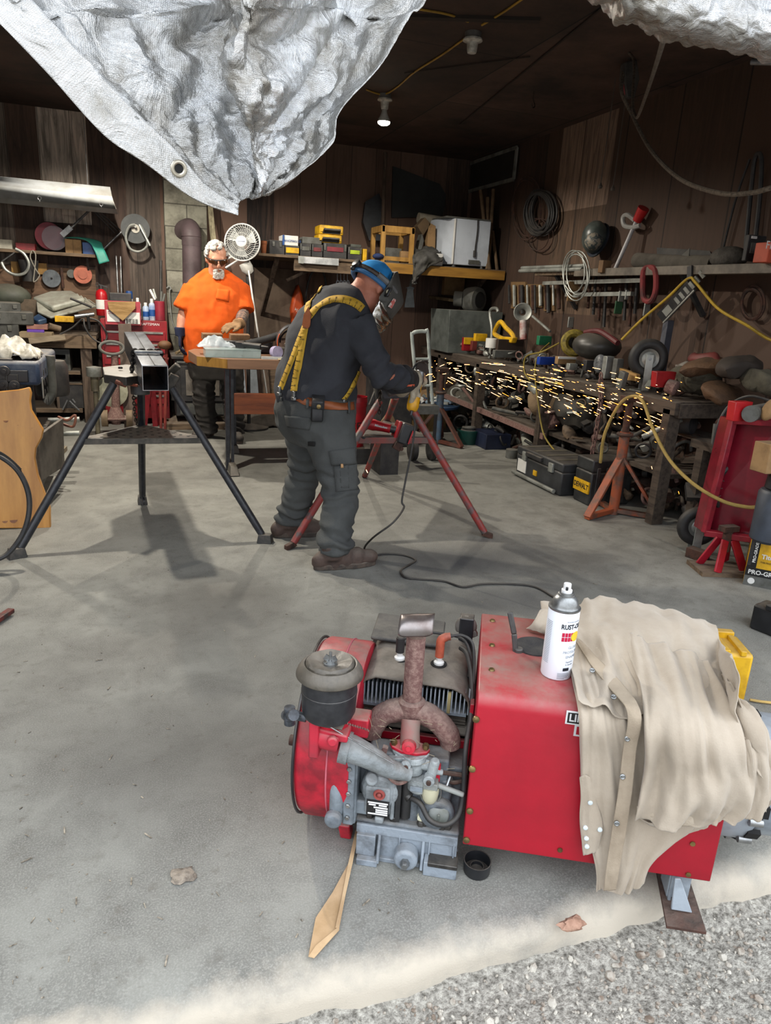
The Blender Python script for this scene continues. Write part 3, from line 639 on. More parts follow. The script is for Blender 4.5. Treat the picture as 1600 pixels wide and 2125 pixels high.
# intake elbow, carburettor, fuel parts
q = LW(855, 1500, y=.07)
g = G().tube([(q.x - .004, .085, .37), (q.x - .003, .07, .345), (q.x, .06, .312)], [.0235, .0235, .025], 20)
iw = p(w, 'intake_pipe', g, mat('8d5a55', .7, c2='7c6f66', s=9., a=.4, b=.6, dust=.7))
fl = [(-.05, 0), (-.043, .011), (-.018, .02), (.018, .02), (.043, .011), (.05, 0), (.043, -.011), (.018, -.02), (-.018, -.02), (-.043, -.011)]
fz = .312
p(iw, 'intake_flange', G().prism(fl, .01, (q.x, .055, fz), (1, 0, -.05), (0, 1, .25)), m_redp, bev=.002)
p(iw, 'red_boss', G().lathe([(.018, 0), (.016, .014), (.006, .016), (.006, .022)], (q.x - .001, .042, .325), (0, -1, .25), 14), m_redp)
g = G()
for dx in (-.039, .039): g.bolt((q.x + dx, .053, fz + .006), (0, -.25, 1), .0085, .012)
parts(iw, 'flange_bolt', g, m_brass)
cx_ = q.x
g = G().prism([(a * .95, b * .95) for a, b in fl], .01, (cx_ + .002, .053, fz - .011), (1, 0, -.05), (0, 1, .25)).lathe([(.026, 0), (.026, .03), (.032, .036), (.03, .05)], (cx_ + .012, .05, .252), (0, 0, 1), 20).lathe([(.018, -.012), (.03, 0), (.032, .034), (.034, .036)], (cx_ + .03, .045, .212), (0, 0, 1), 20)
g.cyl((cx_ - .035, .05, .285), (cx_ + .05, .05, .275), .016).lathe([(.013, 0), (.013, .02), (.007, .022)], (cx_ - .004, .035, .283), (0, -1, .2), 14).prism([(-.04, .02), (.0, .03), (.01, -.02), (-.012, -.035)], .018, (cx_ - .01, .035, .27), (1, 0, 0), (0, 0, 1))
g.lathe([(.012, 0), (.012, .05), (.009, .056)], (cx_ + .058, .03, .258), (.15, -.2, 1), 14).lathe([(.014, 0), (.014, .025)], (cx_ + .055, .028, .258), (0, -1, .1), 12).cyl((cx_ - .02, .03, .262), (cx_ - .018, .026, .235), .007)
g.cyl((cx_ + .03, .045, .198), (cx_ + .03, .045, .212), .012).cyl((cx_ + .06, .04, .265), (cx_ + .085, .045, .262), .008)
cb = p(w, 'carburettor', g, mat('9aa0a1', .5, c2='666b6c', s=18., bump=.35, bs=90., dust=.45), bev=.003)
p(cb, 'maker_plate', G().box((cx_ + .026, .0115, .228), (.03, .002, .014)), m_grey, bev=.001)
g = G().ell((cx_ + .03, .045, .196), (.006, .006, .005))
for a_, b_ in (((-.003, .018, .283), (-.003, .01, .285)), ((.055, .002, .26), (.055, -.004, .26))): g.cyl(V((cx_, 0, 0)) + V(a_), V((cx_, 0, 0)) + V(b_), .006, n=10)
parts(cb, 'rusty_screw', g, m_rustd)
p(cb, 'fuel_line', G().tube(spl([(cx_ + .085, .045, .262), (cx_ + .11, .045, .262), (cx_ + .14, .05, .255), (-.012, .05, .235)]), .006, 8).tube(spl([(cx_ + .08, .06, .235), (cx_ + .11, .05, .233), (-.012, .06, .235)]), .0055, 8), m_rustd)
p(w, 'loose_bolt', G().cyl((-.045, .05, .25), (-.052, .03, .232), .004, n=8).bolt((-.052, .03, .232), (-.3, -.9, -.5), .009, .008), m_zinc)
q = LW(893, 1640, y=.03)
g = G().lathe([(.014, -.018), (.019, -.008), (.022, .01), (.022, .026)], (q.x, .03, q.z - .012), (0, 0, 1), 18)
fb = p(w, 'fuel_bowl', g, mat('b9b59b', .25, c2='8f8b74', s=12., dust=.3))
p(fb, 'bowl_head', G().b2((q.x - .018, .012, q.z + .012), (q.x + .018, .045, q.z + .03)).cyl((q.x, .03, q.z + .03), (q.x, .03, q.z + .047), .011).cyl((q.x + .015, .025, q.z + .022), (-.008, .02, q.z + .008), .0065), mat('868985', .55, c2='5d5f5b', dust=.5), bev=.003)
p(fb, 'wire_bail', G().tube(spl([(q.x - .024, .03, q.z + .015), (q.x - .024, .028, q.z - .01), (q.x - .01, .025, q.z - .036), (q.x + .012, .025, q.z - .036), (q.x + .026, .028, q.z - .012), (q.x + .024, .03, q.z + .015)]), .0016, 6), m_zinc)
p(fb, 'red_tag', G().b2((q.x + .004, .04, q.z + .02), (q.x + .02, .05, q.z + .07)), m_redp)
# hose looping from crankcase
a_ = [LW(850, 1655, y=.04), LW(872, 1668, y=.02), LW(892, 1702, y=.0), LW(925, 1712, y=-.01), LW(952, 1690, y=.01), LW(962, 1640, y=.03), LW(966, 1560, y=.05), LW(975, 1500, y=.1)]
p(w, 'rubber_hose', G().tube(spl(a_), .0065, 10), m_rub)
p(w, 'hose_union', G().cyl(LW(836, 1640, y=.05), LW(852, 1656, y=.038), .013, n=12), m_oil)
a_ = [LW(796, 1580, y=.03), LW(803, 1605, y=.02), LW(822, 1624, y=.015), LW(842, 1620, y=.02), LW(851, 1600, y=.03)]
p(w, 'rusty_fuel_pipe', G().tube(spl(a_), .0055, 10).box(LW(792, 1578, y=.03), (.026, .018, .016), (0, .4, 0)).box(LW(797, 1560, y=.03), (.013, .014, .03), (0, .2, 0)).box(LW(822, 1590, y=.03), (.03, .016, .022), (0, -.5, 0)), m_rust)
# inlet pipe (grey horn) and governor
a_ = [LW(712, 1550, y=-.02), LW(735, 1556, y=-.02), LW(775, 1575, y=-.012), LW(812, 1596, y=.005), LW(850, 1606, y=.02)]
g = G().tube(spl(a_, 5), [.034, .034, .034, .033, .033, .032, .031, .030, .029, .028, .027, .026, .025, .024, .023, .022, .021, .020, .019, .018, .018], 20)
g.cyl(LW(708, 1548, y=-.02), LW(726, 1553, y=-.02), .038, n=20)
p(w, 'intake_horn', g, mat('7f8587', .6, c2='5d605f', s=12., bump=.4, bs=70., dust=.8))
g = G().cyl(LW(653, 1520, y=-.035), LW(706, 1533, y=-.035), .032, n=20).b2(LW(648, 1552, y=-.03), LW(662, 1482, y=-.07)).b2(LW(662, 1500, y=-.03), LW(668, 1478, y=-.045)).lathe([(.013, 0), (.012, .014)], LW(690, 1535, y=-.065), (.2, -1, .1), 14)
g.prism([(0, 0), (.075, -.012), (.075, -.03), (0, -.03)], .05, LW(660, 1498, y=-.035), (1, 0, 0), (0, 0, 1))
gv = p(w, 'governor', g, mat('b32136', .5, c2='8c2a36', s=9., dust=.9), bev=.004)
p(gv, 'governor_rod', G().cyl(LW(660, 1494, y=-.07), LW(818, 1586, y=-.02), .0017, n=6).cyl(LW(668, 1487, y=-.045), LW(705, 1493, y=-.045), .005, n=8), m_zinc)
p(gv, 'dust_plate', G().hull([LW(672, 1494, y=-.045), LW(716, 1502, y=-.045), LW(709, 1515, y=-.06), LW(668, 1508, y=-.06)], .003), m_dust)
p(gv, 'spring', G().tube([LW(700 + 2.6 * k, 1494 + .8 * k + 3 * (k % 2), y=-.05 + .004 * (k % 2)) for k in range(26)], .002, 5), m_rust)
g = G().cyl(LW(606, 1483, y=-.045), LW(636, 1489, y=-.045), .011, n=14).cyl(LW(601, 1468, y=-.045), LW(601, 1502, y=-.045), .013, n=14).cyl(LW(594, 1484, y=-.02), LW(610, 1484, y=-.07), .013, n=14).ell(LW(601, 1485, y=-.045), .016)
p(gv, 'throttle_knob', g, mat('25292e', .35, c2='4b5058', s=30.))
p(gv, 'throttle_screw', G().cyl(LW(634, 1478, y=-.05), LW(635, 1458, y=-.05), .0035, n=8).ell(LW(635, 1457, y=-.05), (.007, .007, .003)).cyl(LW(634, 1488, y=-.045), LW(648, 1490, y=-.045), .008, n=10), m_zinc)
# oil-bath air cleaner
ac = V((-.336, -.03, 0)); zl = .557
g = G().lathe([(.045, -.13), (.057, -.124), (.062, -.112), (.0635, -.065), (.0645, -.064), (.0645, -.06), (.0635, -.059), (.0635, -.01)], (ac.x, ac.y, zl), (0, 0, 1), 40)
ar = p(w, 'air_cleaner', g, mat('1d1e22', .42, c2='2d2e31', s=30., dust=.5))
g = G().lathe([(.074, -.024), (.077, -.021), (.077, -.018), (.074, -.009), (.066, .003), (.061, .007), (.058, .006), (.056, .002), (.055, .009), (.05, .012), (.03, .008), (.016, .003), (.0, .004)], (ac.x, ac.y, zl), (0, 0, 1), 48, cap=False)
for q in g.v:
    r_, an = hypot(q.x - ac.x, q.y - ac.y), atan2(q.y - ac.y, q.x - ac.x)
    if .012 < r_ < .054: q.z += .0025 * abs(cos(an * 3.5)) * (1 if r_ > .02 else .4)
ld_ = p(ar, 'lid', g, mat('35332f', .5, c2='524c42', s=14., a=.4, b=.6, bump=.2, dust=.95))
p(ld_, 'wing_nut', G().cyl((ac.x, ac.y, zl), (ac.x, ac.y, zl + .034), .0035, n=8).lathe([(.01, 0), (.01, .006)], (ac.x, ac.y, zl + .006), (0, 0, 1), 6).box((ac.x - .008, ac.y, zl + .018), (.012, .003, .014), (0, .5, 0)).box((ac.x + .008, ac.y, zl + .018), (.012, .003, .014), (0, -.5, 0)).cyl((ac.x, ac.y, zl + .002), (ac.x, ac.y, zl + .008), .016), m_zinc)
p(ar, 'mount', G().cyl((ac.x + .01, ac.y + .03, zl - .19), (ac.x, ac.y + .01, zl - .12), .04, .045).b2((ac.x + .02, ac.y + .03, zl - .2), (ac.x + .09, ac.y + .08, zl - .15)), m_redp, bev=.004)
# lifting lug, chain hook and lever on top
g = G().b2((-.06, .42, .12), (-.02, .46, .50))
lk = p(w, 'lift_post', g, m_blk, bev=.003)
q = LW(967, 1300, y=.44); g = G().tube([V((q.x, .44, q.z)) + V((.02 * cos(R(a)), 0, .022 * sin(R(a)))) for a in range(-20, 230, 15)], .012, 10).box((q.x + .01, .44, q.z - .025), (.05, .02, .02), (0, -.5, 0))
p(lk, 'hook', g, mat('6d6862', .55, c2='4c4640', dust=.5), bev=.003)
a_ = [LW(1070, 1355, y=.235), LW(1067, 1315, y=.24), LW(1058, 1270, y=.25)]
g = G().bar(a_[0], a_[1], .014, .011, up=(0, 1, 0)).bar(a_[1], a_[2], .014, .011, up=(0, 1, 0)).cyl((a_[0].x + .006, a_[0].y, .508), (a_[0].x + .006, a_[0].y, .522), .012)
p(w, 'lift_eye', g, mat('4a4948', .5, c2='2d2c2b', dust=.4), bev=.003)
# cobwebs and chaff caught on the engine
g = G(); r9 = random.Random(5)
for i in range(46):
    b_ = LW(r9.uniform(690, 950), r9.uniform(1488, 1600), y=r9.uniform(-.0, .06)); d_ = V((r9.gauss(0, 1), r9.gauss(0, .5), r9.gauss(0, 1))).normalized() * r9.uniform(.004, .022); g.cyl(b_, b_ + d_, .0007, n=4)
tag(p(w, 'chaff', g, mat('8c8069', .9)), kind='stuff')
# ------------------------------------------------------------------ grinding disc and spray can on the housing
def WL(q): return WM @ V(q)
g = G(); c_ = LW(1100, 1340, z=.514); g.lathe([(.008, 0), (.052, 0), (.052, .003), (.02, .004), (.012, .001), (.008, .001)], WL((c_.x + .012, c_.y, .5125)), (0, 0, 1), 40)
S('grinding_disc', 'worn black grinding disc lying on top of the red welder housing beside the spray can', 'grinding disc', g, mat('29282a', .85, c2='3b3937', s=20., bump=.4, bs=200.))
cb_ = LW(1150, 1412, z=.5125); cc_ = WL((cb_.x + .006, cb_.y + .036, .5125)); rc = .0365; hc = .172
sc_ = T('spray_can', 'white spray paint can with red squares, standing on the red welder housing', 'spray can', cc_)
g = G().lathe([(.033, 0), (.0355, .001), (rc, .004), (rc, hc), (rc - .0006, hc + .001)], cc_, n=40)
sb_ = p(sc_, 'can_body', g, mat('dfe3ea', .35, c2='ccd2da', s=3., a=.5, b=.8))
g = G().lathe([(rc - .0005, 0), (.0375, .002), (.0375, .005), (.034, .006), (.032, .009), (.0315, .012), (.028, .024), (.022, .031), (.019, .033), (.019, .037), (.0165, .038), (.0165, .041)], cc_ + V((0, 0, hc)), n=40)
p(sc_, 'metal_dome', g, m_zinc)
nz_ = p(sc_, 'nozzle', G().lathe([(.0125, 0), (.0125, .007), (.009, .009), (.0088, .021), (.0085, .022)], cc_ + V((0, 0, hc + .04)), n=20), mat('dcdcdc', .4))
vd = (EYE - cc_); vd.z = 0; vd.normalize(); sd = V((0, 0, 1)).cross(vd)
p(nz_, 'paint_drip', G().box(cc_ + V((0, 0, hc + .052)) + vd * .0085, (.006, .006, .01), (0, 0, atan2(vd.y, vd.x))), m_blk, bev=.002)
def canpt(an, h):  # angle from the viewer's side, positive to the right
    n = vd * cos(an) + sd * sin(an); return cc_ + n * (rc + .0003) + V((0, 0, h)), V((0, 0, 1)).cross(n), n
def ctext(s_, an, h, size, m, al='CENTER', sx=1., bold=0.):
    o, x, n = canpt(an, h); text(sb_, s_, size, o, x, (0, 0, 1), m, al=al, ext=.0002, wrap=rc, sx=sx, bold=bold)
def cpatch(a0, a1, h0, h1, m, nm, e=.0004):
    g = G(); n = max(3, int((a1 - a0) * 10))
    g.grid(lambda u, v: canpt(a0 + (a1 - a0) * u, h0 + (h1 - h0) * v)[0] + canpt(a0 + (a1 - a0) * u, 0)[2] * e, n, 1); return p(sb_, nm, g, m, sm=60)
ink, gry = mat('22262e', .5), mat('8b929c', .5)
ctext('TRUSTED QUALITY', .78, .152, .0042, gry); ctext('RUST-OLEUM', .72 + .33, .139, .0165, ink, bold=.0006, sx=.8)
for i in range(5):
    for j in range(2): cpatch(.08 + i * .2, .08 + i * .2 + .17, .103 + j * .0115, .103 + j * .0115 + .0103, mat('b3123a', .4), 'red_square')
g = G().grid(lambda u, v: (lambda t, r_: (lambda q: q[0] + q[2] * .0008)(canpt(1.05 + .36 * r_ * cos(t), .114 + .0125 * r_ * sin(t))))(2 * pi * u, v), 28, 3)
p(sb_, 'yellow_oval', g, mat('e8bf2c', .4))
ctext('STOPS', 1.05, .118, .0085, ink, bold=.0003); ctext('RUST', 1.05, .109, .0085, ink, bold=.0003)
ctext('GLOSS', .98, .086, .0095, gry); ctext('PROTECTIVE', .98, .074, .0095, gry, sx=.95); ctext('ENAMEL', .98, .062, .0095, gry)
ctext('Superior', .85, .049, .0062, gry); ctext('& durable', .85, .042, .0055, gry)
cpatch(.42, .85, .026, .034, ink, 'colour_band'); ctext('BLACK', .64, .03, .0045, d_w)
for k in range(5): cpatch(.1, .1 + (.75, .82, .8, .7, .5)[k], .019 - k * .0033, .0203 - k * .0033, gry, 'small_print')
for k in range(26): cpatch(-1.15, -.62, .04 + k * .0042, .0414 + k * .0042, mat('a4abb6', .5), 'small_print')
# ------------------------------------------------------------------ work shirt thrown over the welder
def LR(px, py, **k): return WM @ LW(px, py, **k)
def fold(a1, f1, a2, f2, ph=0., st=.3):
    def d(u, v):
        n = fbm((u * f1 + st * v + ph, v * f1 * .28, ph), 3); m_ = fbm((u * f2 + ph, v * f2 * .5, ph + 4), 3)
        return -(a1 * (.55 + .5 * sin(5.5 * n + 3 * v)) + a2 * (m_ + .35))
    return d
Zt, Yf = .5135, -.006
def NT(*rows): return [[LR(x, y, **({'z': Zt + k * .001} if k > 0 else {'y': Yf + k * .001})) for x, y, k in r] for r in rows]
sh = T('work_shirt', 'tan long-sleeved work shirt draped over the right half of the red welder', 'shirt', WM @ V((.42, .2, .512)))
# back and yoke lying over the top and falling down the far right corner
g = G()
patch(g, NT([(1120, 1262, 9), (1200, 1258, 12), (1290, 1256, 16), (1400, 1280, 14), (1500, 1325, 6), (1530, 1368, -30)],
            [(1130, 1296, 12), (1210, 1296, 26), (1300, 1296, 34), (1420, 1330, 30), (1500, 1375, 14), (1548, 1440, -40)],
            [(1175, 1330, 14), (1240, 1350, 24), (1320, 1370, 34), (1420, 1400, 30), (1500, 1430, 16), (1562, 1500, -50)],
            [(1185, 1400, 8), (1260, 1420, 14), (1340, 1430, 20), (1430, 1450, 18), (1510, 1490, 8), (1585, 1560, -50)],
            [(1195, 1470, -12), (1275, 1490, -18), (1350, 1500, -20), (1440, 1520, -24), (1520, 1560, -30), (1597, 1620, -50)]), 14, 12, fold(.022, 4.5, .008, 9., 2.))
b_ = p(sh, 'back_panel', g, m_tan, thick=.0022, sm=180)
# left front hanging down the face of the housing
g = G()
patch(g, NT([(1180, 1318, 12), (1206, 1340, 18), (1240, 1350, 24), (1300, 1372, 26)],
            [(1186, 1400, 8), (1226, 1415, 14), (1275, 1428, 18), (1335, 1440, 18)],
            [(1200, 1480, -8), (1245, 1490, -14), (1290, 1500, -12), (1350, 1510, -14)],
            [(1204, 1560, -10), (1254, 1570, -14), (1310, 1580, -10), (1375, 1590, -12)],
            [(1208, 1640, -8), (1262, 1655, -16), (1325, 1665, -10), (1400, 1670, -14)],
            [(1222, 1725, -8), (1270, 1735, -18), (1335, 1730, -12), (1440, 1716, -12)],
            [(1240, 1800, -10), (1270, 1810, -22), (1318, 1800, -20), (1360, 1768, -10)],
            [(1241, 1846, -12), (1262, 1842, -22), (1300, 1851, -20), (1338, 1815, -10)]), 14, 14, fold(.010, 3.2, .004, 9., 7.))
f_ = p(sh, 'front_panel', g, m_tan, thick=.0022, sm=180)
# placket with its snaps
g = G()
pl = [(1190, 1322, 20), (1228, 1382, 24), (1268, 1432, 24), (1302, 1480, -32), (1292, 1560, -30), (1283, 1640, -30), (1270, 1720, -32), (1258, 1800, -36), (1253, 1848, -34)]
pr2 = [(1206, 1330, 22), (1248, 1374, 27), (1292, 1420, 27), (1330, 1480, -36), (1320, 1560, -34), (1312, 1640, -33), (1300, 1720, -36), (1286, 1800, -40), (1278, 1846, -38)]
pl, pr2 = [[(x, y, k + (9 if k > 0 else -14)) for x, y, k in q] for q in (pl, pr2)]
patch(g, NT(*[[a, ((a[0] + b[0]) / 2, (a[1] + b[1]) / 2, (a[2] + b[2]) / 2 + (2 if a[2] > 0 else -2)), b] for a, b in zip(pl, pr2)]), 5, 14, lambda u, v: .0016 * fbm((u * 2, v * 24, 0)))
pk = p(f_, 'placket', g, mat('a19380', .9, c2='8a7c6a', s=5., bump=.15, bs=260.), thick=.003, sm=180)
for px, py, k in ((1229, 1391, 38), (1273, 1446, 37), (1302, 1533, -51), (1292, 1612, -50), (1280, 1709, -53)):
    q = LR(px, py, **({'z': Zt + k * .001} if k > 0 else {'y': Yf + k * .001})); n_ = (WM.to_3x3() @ (V((0, -.45, .9)) if k > 0 else V((0, -1, .15))))
    sn = p(f_, 'snap', G().lathe([(.0062, -.002), (.0062, .001), (.0045, .0022), (.003, .0015), (.002, .003)], q, n_, 16), m_zinc)
# cuff of the hidden sleeve at the left edge
g = G(); patch(g, NT([(1203, 1612, -20), (1215, 1607, -24), (1229, 1616, -20)], [(1206, 1650, -20), (1222, 1655, -26), (1236, 1660, -20)], [(1203, 1690, -20), (1226, 1700, -28), (1250, 1706, -22)], [(1206, 1730, -20), (1226, 1736, -28), (1246, 1735, -22)], [(1211, 1774, -18), (1226, 1770, -24), (1240, 1766, -20)]), 6, 8, fold(.002, 4, .001, 8))
cf = p(sh, 'cuff', g, m_tan, thick=.003, sm=180)
for px, py in ((1225, 1666), (1215, 1718), (1245, 1722), (1217, 1740), (1218, 1757)): p(cf, 'cuff_snap', G().lathe([(.0055, -.003), (.0055, .001), (.004, .002)], LR(px, py, y=Yf - .03), WM.to_3x3() @ V((0, -1, .1)), 14), mat('c9d2d4', .3))
# right sleeve falling over the face, and the other one at the end
g = G()
patch(g, NT([(1290, 1330, 34), (1350, 1345, 40), (1420, 1370, 36), (1480, 1400, 24)],
            [(1322, 1420, 30), (1380, 1430, 38), (1450, 1450, 32), (1510, 1470, 20)],
            [(1338, 1500, -40), (1400, 1510, -56), (1470, 1520, -56), (1535, 1530, -36)],
            [(1340, 1580, -40), (1405, 1590, -60), (1480, 1595, -58), (1545, 1600, -36)],
            [(1330, 1650, -40), (1400, 1668, -62), (1480, 1670, -60), (1540, 1660, -38)],
            [(1322, 1688, -40), (1392, 1706, -62), (1470, 1706, -58), (1512, 1688, -40)]), 14, 12, fold(.030, 2.6, .007, 8., 12.))
s1 = p(sh, 'sleeve', g, m_tan, thick=.0022, sm=180)
g = G(); patch(g, NT([(1322, 1672, -46), (1392, 1690, -68), (1470, 1690, -64), (1516, 1672, -44)], [(1322, 1682, -48), (1392, 1701, -70), (1470, 1701, -66), (1513, 1682, -46)], [(1323, 1690, -46), (1392, 1710, -68), (1470, 1710, -64), (1511, 1690, -44)]), 14, 3, fold(.001, 6, .001, 20))
p(s1, 'sleeve_hem', g, mat('aea291', .9, c2='978a77', s=8., bump=.2, bs=260.), thick=.0035, sm=180)
g = G(); patch(g, NT([(1318, 1690, -34), (1345, 1706, -44), (1400, 1716, -40)], [(1336, 1702, -20), (1356, 1714, -14), (1400, 1722, -20)]), 8, 4, fold(.001, 4, .001, 9))
p(s1, 'sleeve_lining', g, m_tan, thick=.002, sm=180)
g = G(); patch(g, NT([(1400, 1690, -14), (1440, 1690, -16), (1480, 1690, -14)], [(1362, 1740, -12), (1420, 1722, -14), (1470, 1712, -12)], [(1352, 1768, -10), (1400, 1738, -12), (1465, 1716, -10)]), 8, 5, fold(.002, 4, .001, 9))
p(sh, 'shirt_tail', g, m_tan, thick=.0022, sm=180)
g = G()
patch(g, NT([(1440, 1380, 22), (1490, 1390, 14), (1530, 1410, -10)], [(1510, 1460, 8), (1545, 1480, -16), (1568, 1500, -20)], [(1535, 1540, -40), (1572, 1560, -50), (1592, 1580, -36)], [(1545, 1620, -44), (1580, 1640, -54), (1599, 1640, -36)], [(1530, 1688, -44), (1558, 1698, -50), (1584, 1680, -36)]), 12, 12, fold(.014, 2.5, .005, 8., 20.))
p(sh, 'sleeve', g, m_tan, thick=.0022, sm=180)
g = G(); patch(g, NT([(1100, 1300, 14), (1135, 1300, 16), (1165, 1318, 18)], [(1092, 1304, 4), (1120, 1312, 4), (1160, 1330, 4)]), 8, 4)
patch(g, NT([(1122, 1266, 52), (1150, 1268, 52), (1180, 1262, 40)], [(1108, 1290, 34), (1132, 1298, 34), (1160, 1312, 30)], [(1094, 1304, 10), (1124, 1312, 14), (1158, 1326, 14)]), 8, 6, fold(.004, 3, .002, 6))
p(sh, 'collar', g, m_tan, thick=.003, sm=180)
# ------------------------------------------------------------------ odds and ends on the slab
q = P(991, 1786, Z=.032); o_ = V((q.x, q.y, 0))
cp = T('black_cup', 'black plastic cap lying open side up on the slab under the red welder housing', 'cup', o_)
p(cp, 'cup_wall', G().lathe([(.031, 0), (.033, .003), (.0345, .032), (.0345, .034), (.032, .034), (.031, .006), (.0, .006)], o_, n=32, cap=False), m_blk)
p(cp, 'inner_ring', G().lathe([(.0175, .005), (.0175, .016), (.0155, .016), (.0155, .007), (0, .007)], o_, n=28, cap=False), m_blk)
kp = mat('b89b78', .8, c2='a1845f', s=6., bump=.15)
k_ = [(745, 1722), (738, 1722), (724, 1790), (690, 1852), (655, 1905), (640, 1985), (650, 1988), (703, 1925), (716, 1858), (731, 1790)]
fl_ = T('paper_strip', 'long folded strip of brown kraft paper lying beside the engine', 'paper', P(690, 1870, Z=0))
g = G().hull([P(x, y, Z=.006) for x, y in k_], .0012); p(fl_, 'sheet', g, kp)
g = G().hull([P(x, y, Z=.011) for x, y in ((745, 1722), (738, 1722), (722, 1795), (710, 1860), (696, 1925), (704, 1926), (717, 1858), (732, 1790))], .0016).hull([P(x, y, Z=.010) for x, y in ((704, 1922), (656, 1962), (640, 1985), (652, 1988), (704, 1930))], .0016); p(fl_, 'folded_edge', g, mat('c4a883', .8, c2='a98c69', s=6.))
def chunk(name, label, cat, px, py, size, m, sq=.5, seed=0, z=0.):
    q = P(px, py, Z=z); g = G().ell((0, 0, 0), 1, None, 14, 9)
    for v_ in g.v: v_ *= 1 + .45 * fbm(v_ * 1.3 + V((seed, 0, 0)))
    g.v = [q + V((a.x * size[0], a.y * size[1], (a.z + .6) * size[2])) for a in g.v]; return S(name, label, cat, g, m, sm=30)
chunk('dirt_clod', 'crumbled pale dirt clod on the bare slab floor', 'dirt clod', 380, 1820, (.03, .024, .008), mat('93887a', .95, c2='6a6157', s=40., bump=.8), seed=3)
chunk('stone_chip', 'pinkish broken stone on the pale edge of the slab', 'stone', 1185, 1922, (.03, .016, .012), mat('a98672', .9, c2='7d5c4a', s=20., bump=.6), seed=8, z=-.004)
# yellow tool lying behind the welder, yellow cord end and black tool at the frame edge
yl = mat('d3a514', .5, c2='b18710', s=8., dust=.5)
q = P(1470, 1308, Z=.0); q2 = P(1465, 1300, Z=.30)
g = G(); ct_ = V((q2.x, q2.y, 0))
yc_ = T('yellow_case', 'yellow ribbed plastic case on the floor behind the welder', 'case', ct_)
g.box(ct_ + V((0, 0, .12)), (.3, .16, .24), (0, 0, -.4)); p(yc_, 'case_body', g, yl, bev=.012)
for k in range(5): p(yc_, 'rib', G().box(ct_ + Matrix.Rotation(-.4, 3, 'Z') @ V((-.11 + k * .055, -.02, .245)), (.02, .13, .02), (0, 0, -.4)), yl, bev=.003)
p(yc_, 'latch', G().box(ct_ + Matrix.Rotation(-.4, 3, 'Z') @ V((.09, .06, .25)), (.07, .03, .03), (0, 0, -.4)), yl, bev=.004)
q = P(1592, 1290, Z=.05); bt = T('black_tool_bag', 'black plastic tool body on the floor at the right, behind the tan shirt', 'tool', V((q.x + .03, q.y, 0)))
p(bt, 'body', G().box((q.x + .03, q.y, .06), (.12, .14, .12), (0, 0, .3)), m_blk, bev=.012); p(bt, 'handle', G().box((q.x - .01, q.y - .03, .13), (.05, .06, .03), (0, 0, .3)), m_blk, bev=.008)
g = G().tube(spl([P(1556, 1452, Z=.01), P(1580, 1456, Z=.01), P(1625, 1462, Z=.01), P(1700, 1480, Z=.01)]), .005, 8); S('yellow_line', 'yellow cord lying on the floor just right of the tan shirt', 'cord', g, mat('c9a860', .6))
g = G(); r9 = random.Random(17)
for i in range(260):
    q = P(r9.uniform(20, 1300), r9.uniform(1150, 2080), Z=.001)
    if q.y < 1.2: continue
    a = r9.random() * 6; d = V((cos(a), sin(a), .1)); s_ = r9.choice((.002, .003, .003, .005)); g.bar(q, q + d * s_ * r9.choice((1, 2, 5)), s_ * .7, .0015)
tag(mesh('floor_chips', g, mat('a59b8a', .9, c2='4a443c', s=40., a=.4, b=.6), sm=0), 'tiny pale and dark chips strewn over the concrete floor', 'litter', kind='stuff')
# ------------------------------------------------------------------ man bent over the red stand, grinding
m_skin = mat('b9775f', .55, c2='a3604c', s=14., a=.4, b=.75, bump=.12, bs=120.)
m_skin2 = mat('bf8a70', .55, c2='a8705a', s=14., a=.4, b=.75, bump=.12, bs=120.)
m_shirt = mat('33353b', .92, c2='2a2b31', s=5., bump=.15, bs=200.)
m_pants = mat('4a4c4b', .9, c2='3d3f3f', s=4., bump=.2, bs=180.)
m_boot = mat('4f3f37', .75, c2='3b2f2a', s=14., bump=.25, dust=.5)
m_yellow = mat('c0992d', .8, c2='a3801f', s=7.)
m_leather = mat('8f4f2a', .55, c2='7a4020', s=6., bump=.1)
th = R(16); f_ = V((cos(th), sin(th), 0)); r_ = V((sin(th), -cos(th), 0)); up = V((0, 0, 1))
pb = V((.93, 3.6, 0))
hR, kR, aR = V((.885, 3.5, .74)), V((.945, 3.42, .42)), V((.90, 3.34, .09))
hL, kL, aL = V((.84, 3.72, .74)), V((.84, 3.8, .38)), V((.78, 3.875, .09))
sR, eR, wR = P(744, 672, Y=3.4), P(792, 778, Y=3.3), P(845, 788, Y=3.45)
sL, eL, wL = P(735, 650, Y=3.76), P(796, 788, Y=3.8), P(846, 796, Y=3.7)
spine = [(P(656, 838, Y=3.6), .40, .37, 0), (P(654, 815, Y=3.6), .41, .385, .05), (P(662, 770, Y=3.6), .42, .385, .15), (P(674, 720, Y=3.59), .43, .36, .3), (P(690, 672, Y=3.58), .45, .32, .45), (P(716, 636, Y=3.57), .38, .25, .7), (P(738, 616, Y=3.56), .2, .16, .9)]
def torso(g, k):
    R_ = []
    for c, w_, d_, t in spine:
        fw = (f_ * cos(t) - up * sin(t)); R_.append(ring(c, r_, fw, w_ * k, d_ * k, 28, 2.2))
    g.loft(R_)
hc_ = P(773, 600, Y=3.5); fh = (f_ * .72 - up * .69).normalized(); uh = (f_ * .69 + up * .72).normalized()
g = G(); torso(g, .84); mh = head_lumps(g, hc_, fh, uh, 1.08)
g.tube([P(728, 628, Y=3.57), P(748, 612, Y=3.54), hc_ - fh * .03 - uh * .02], [.075, .068, .066], 16)
for a, b, c in ((sR, eR, wR), (sL, eL, wL)): g.tube([a, a * .5 + b * .5, b, b * .6 + c * .4, c], [.06, .055, .045, .045, .03], 12)
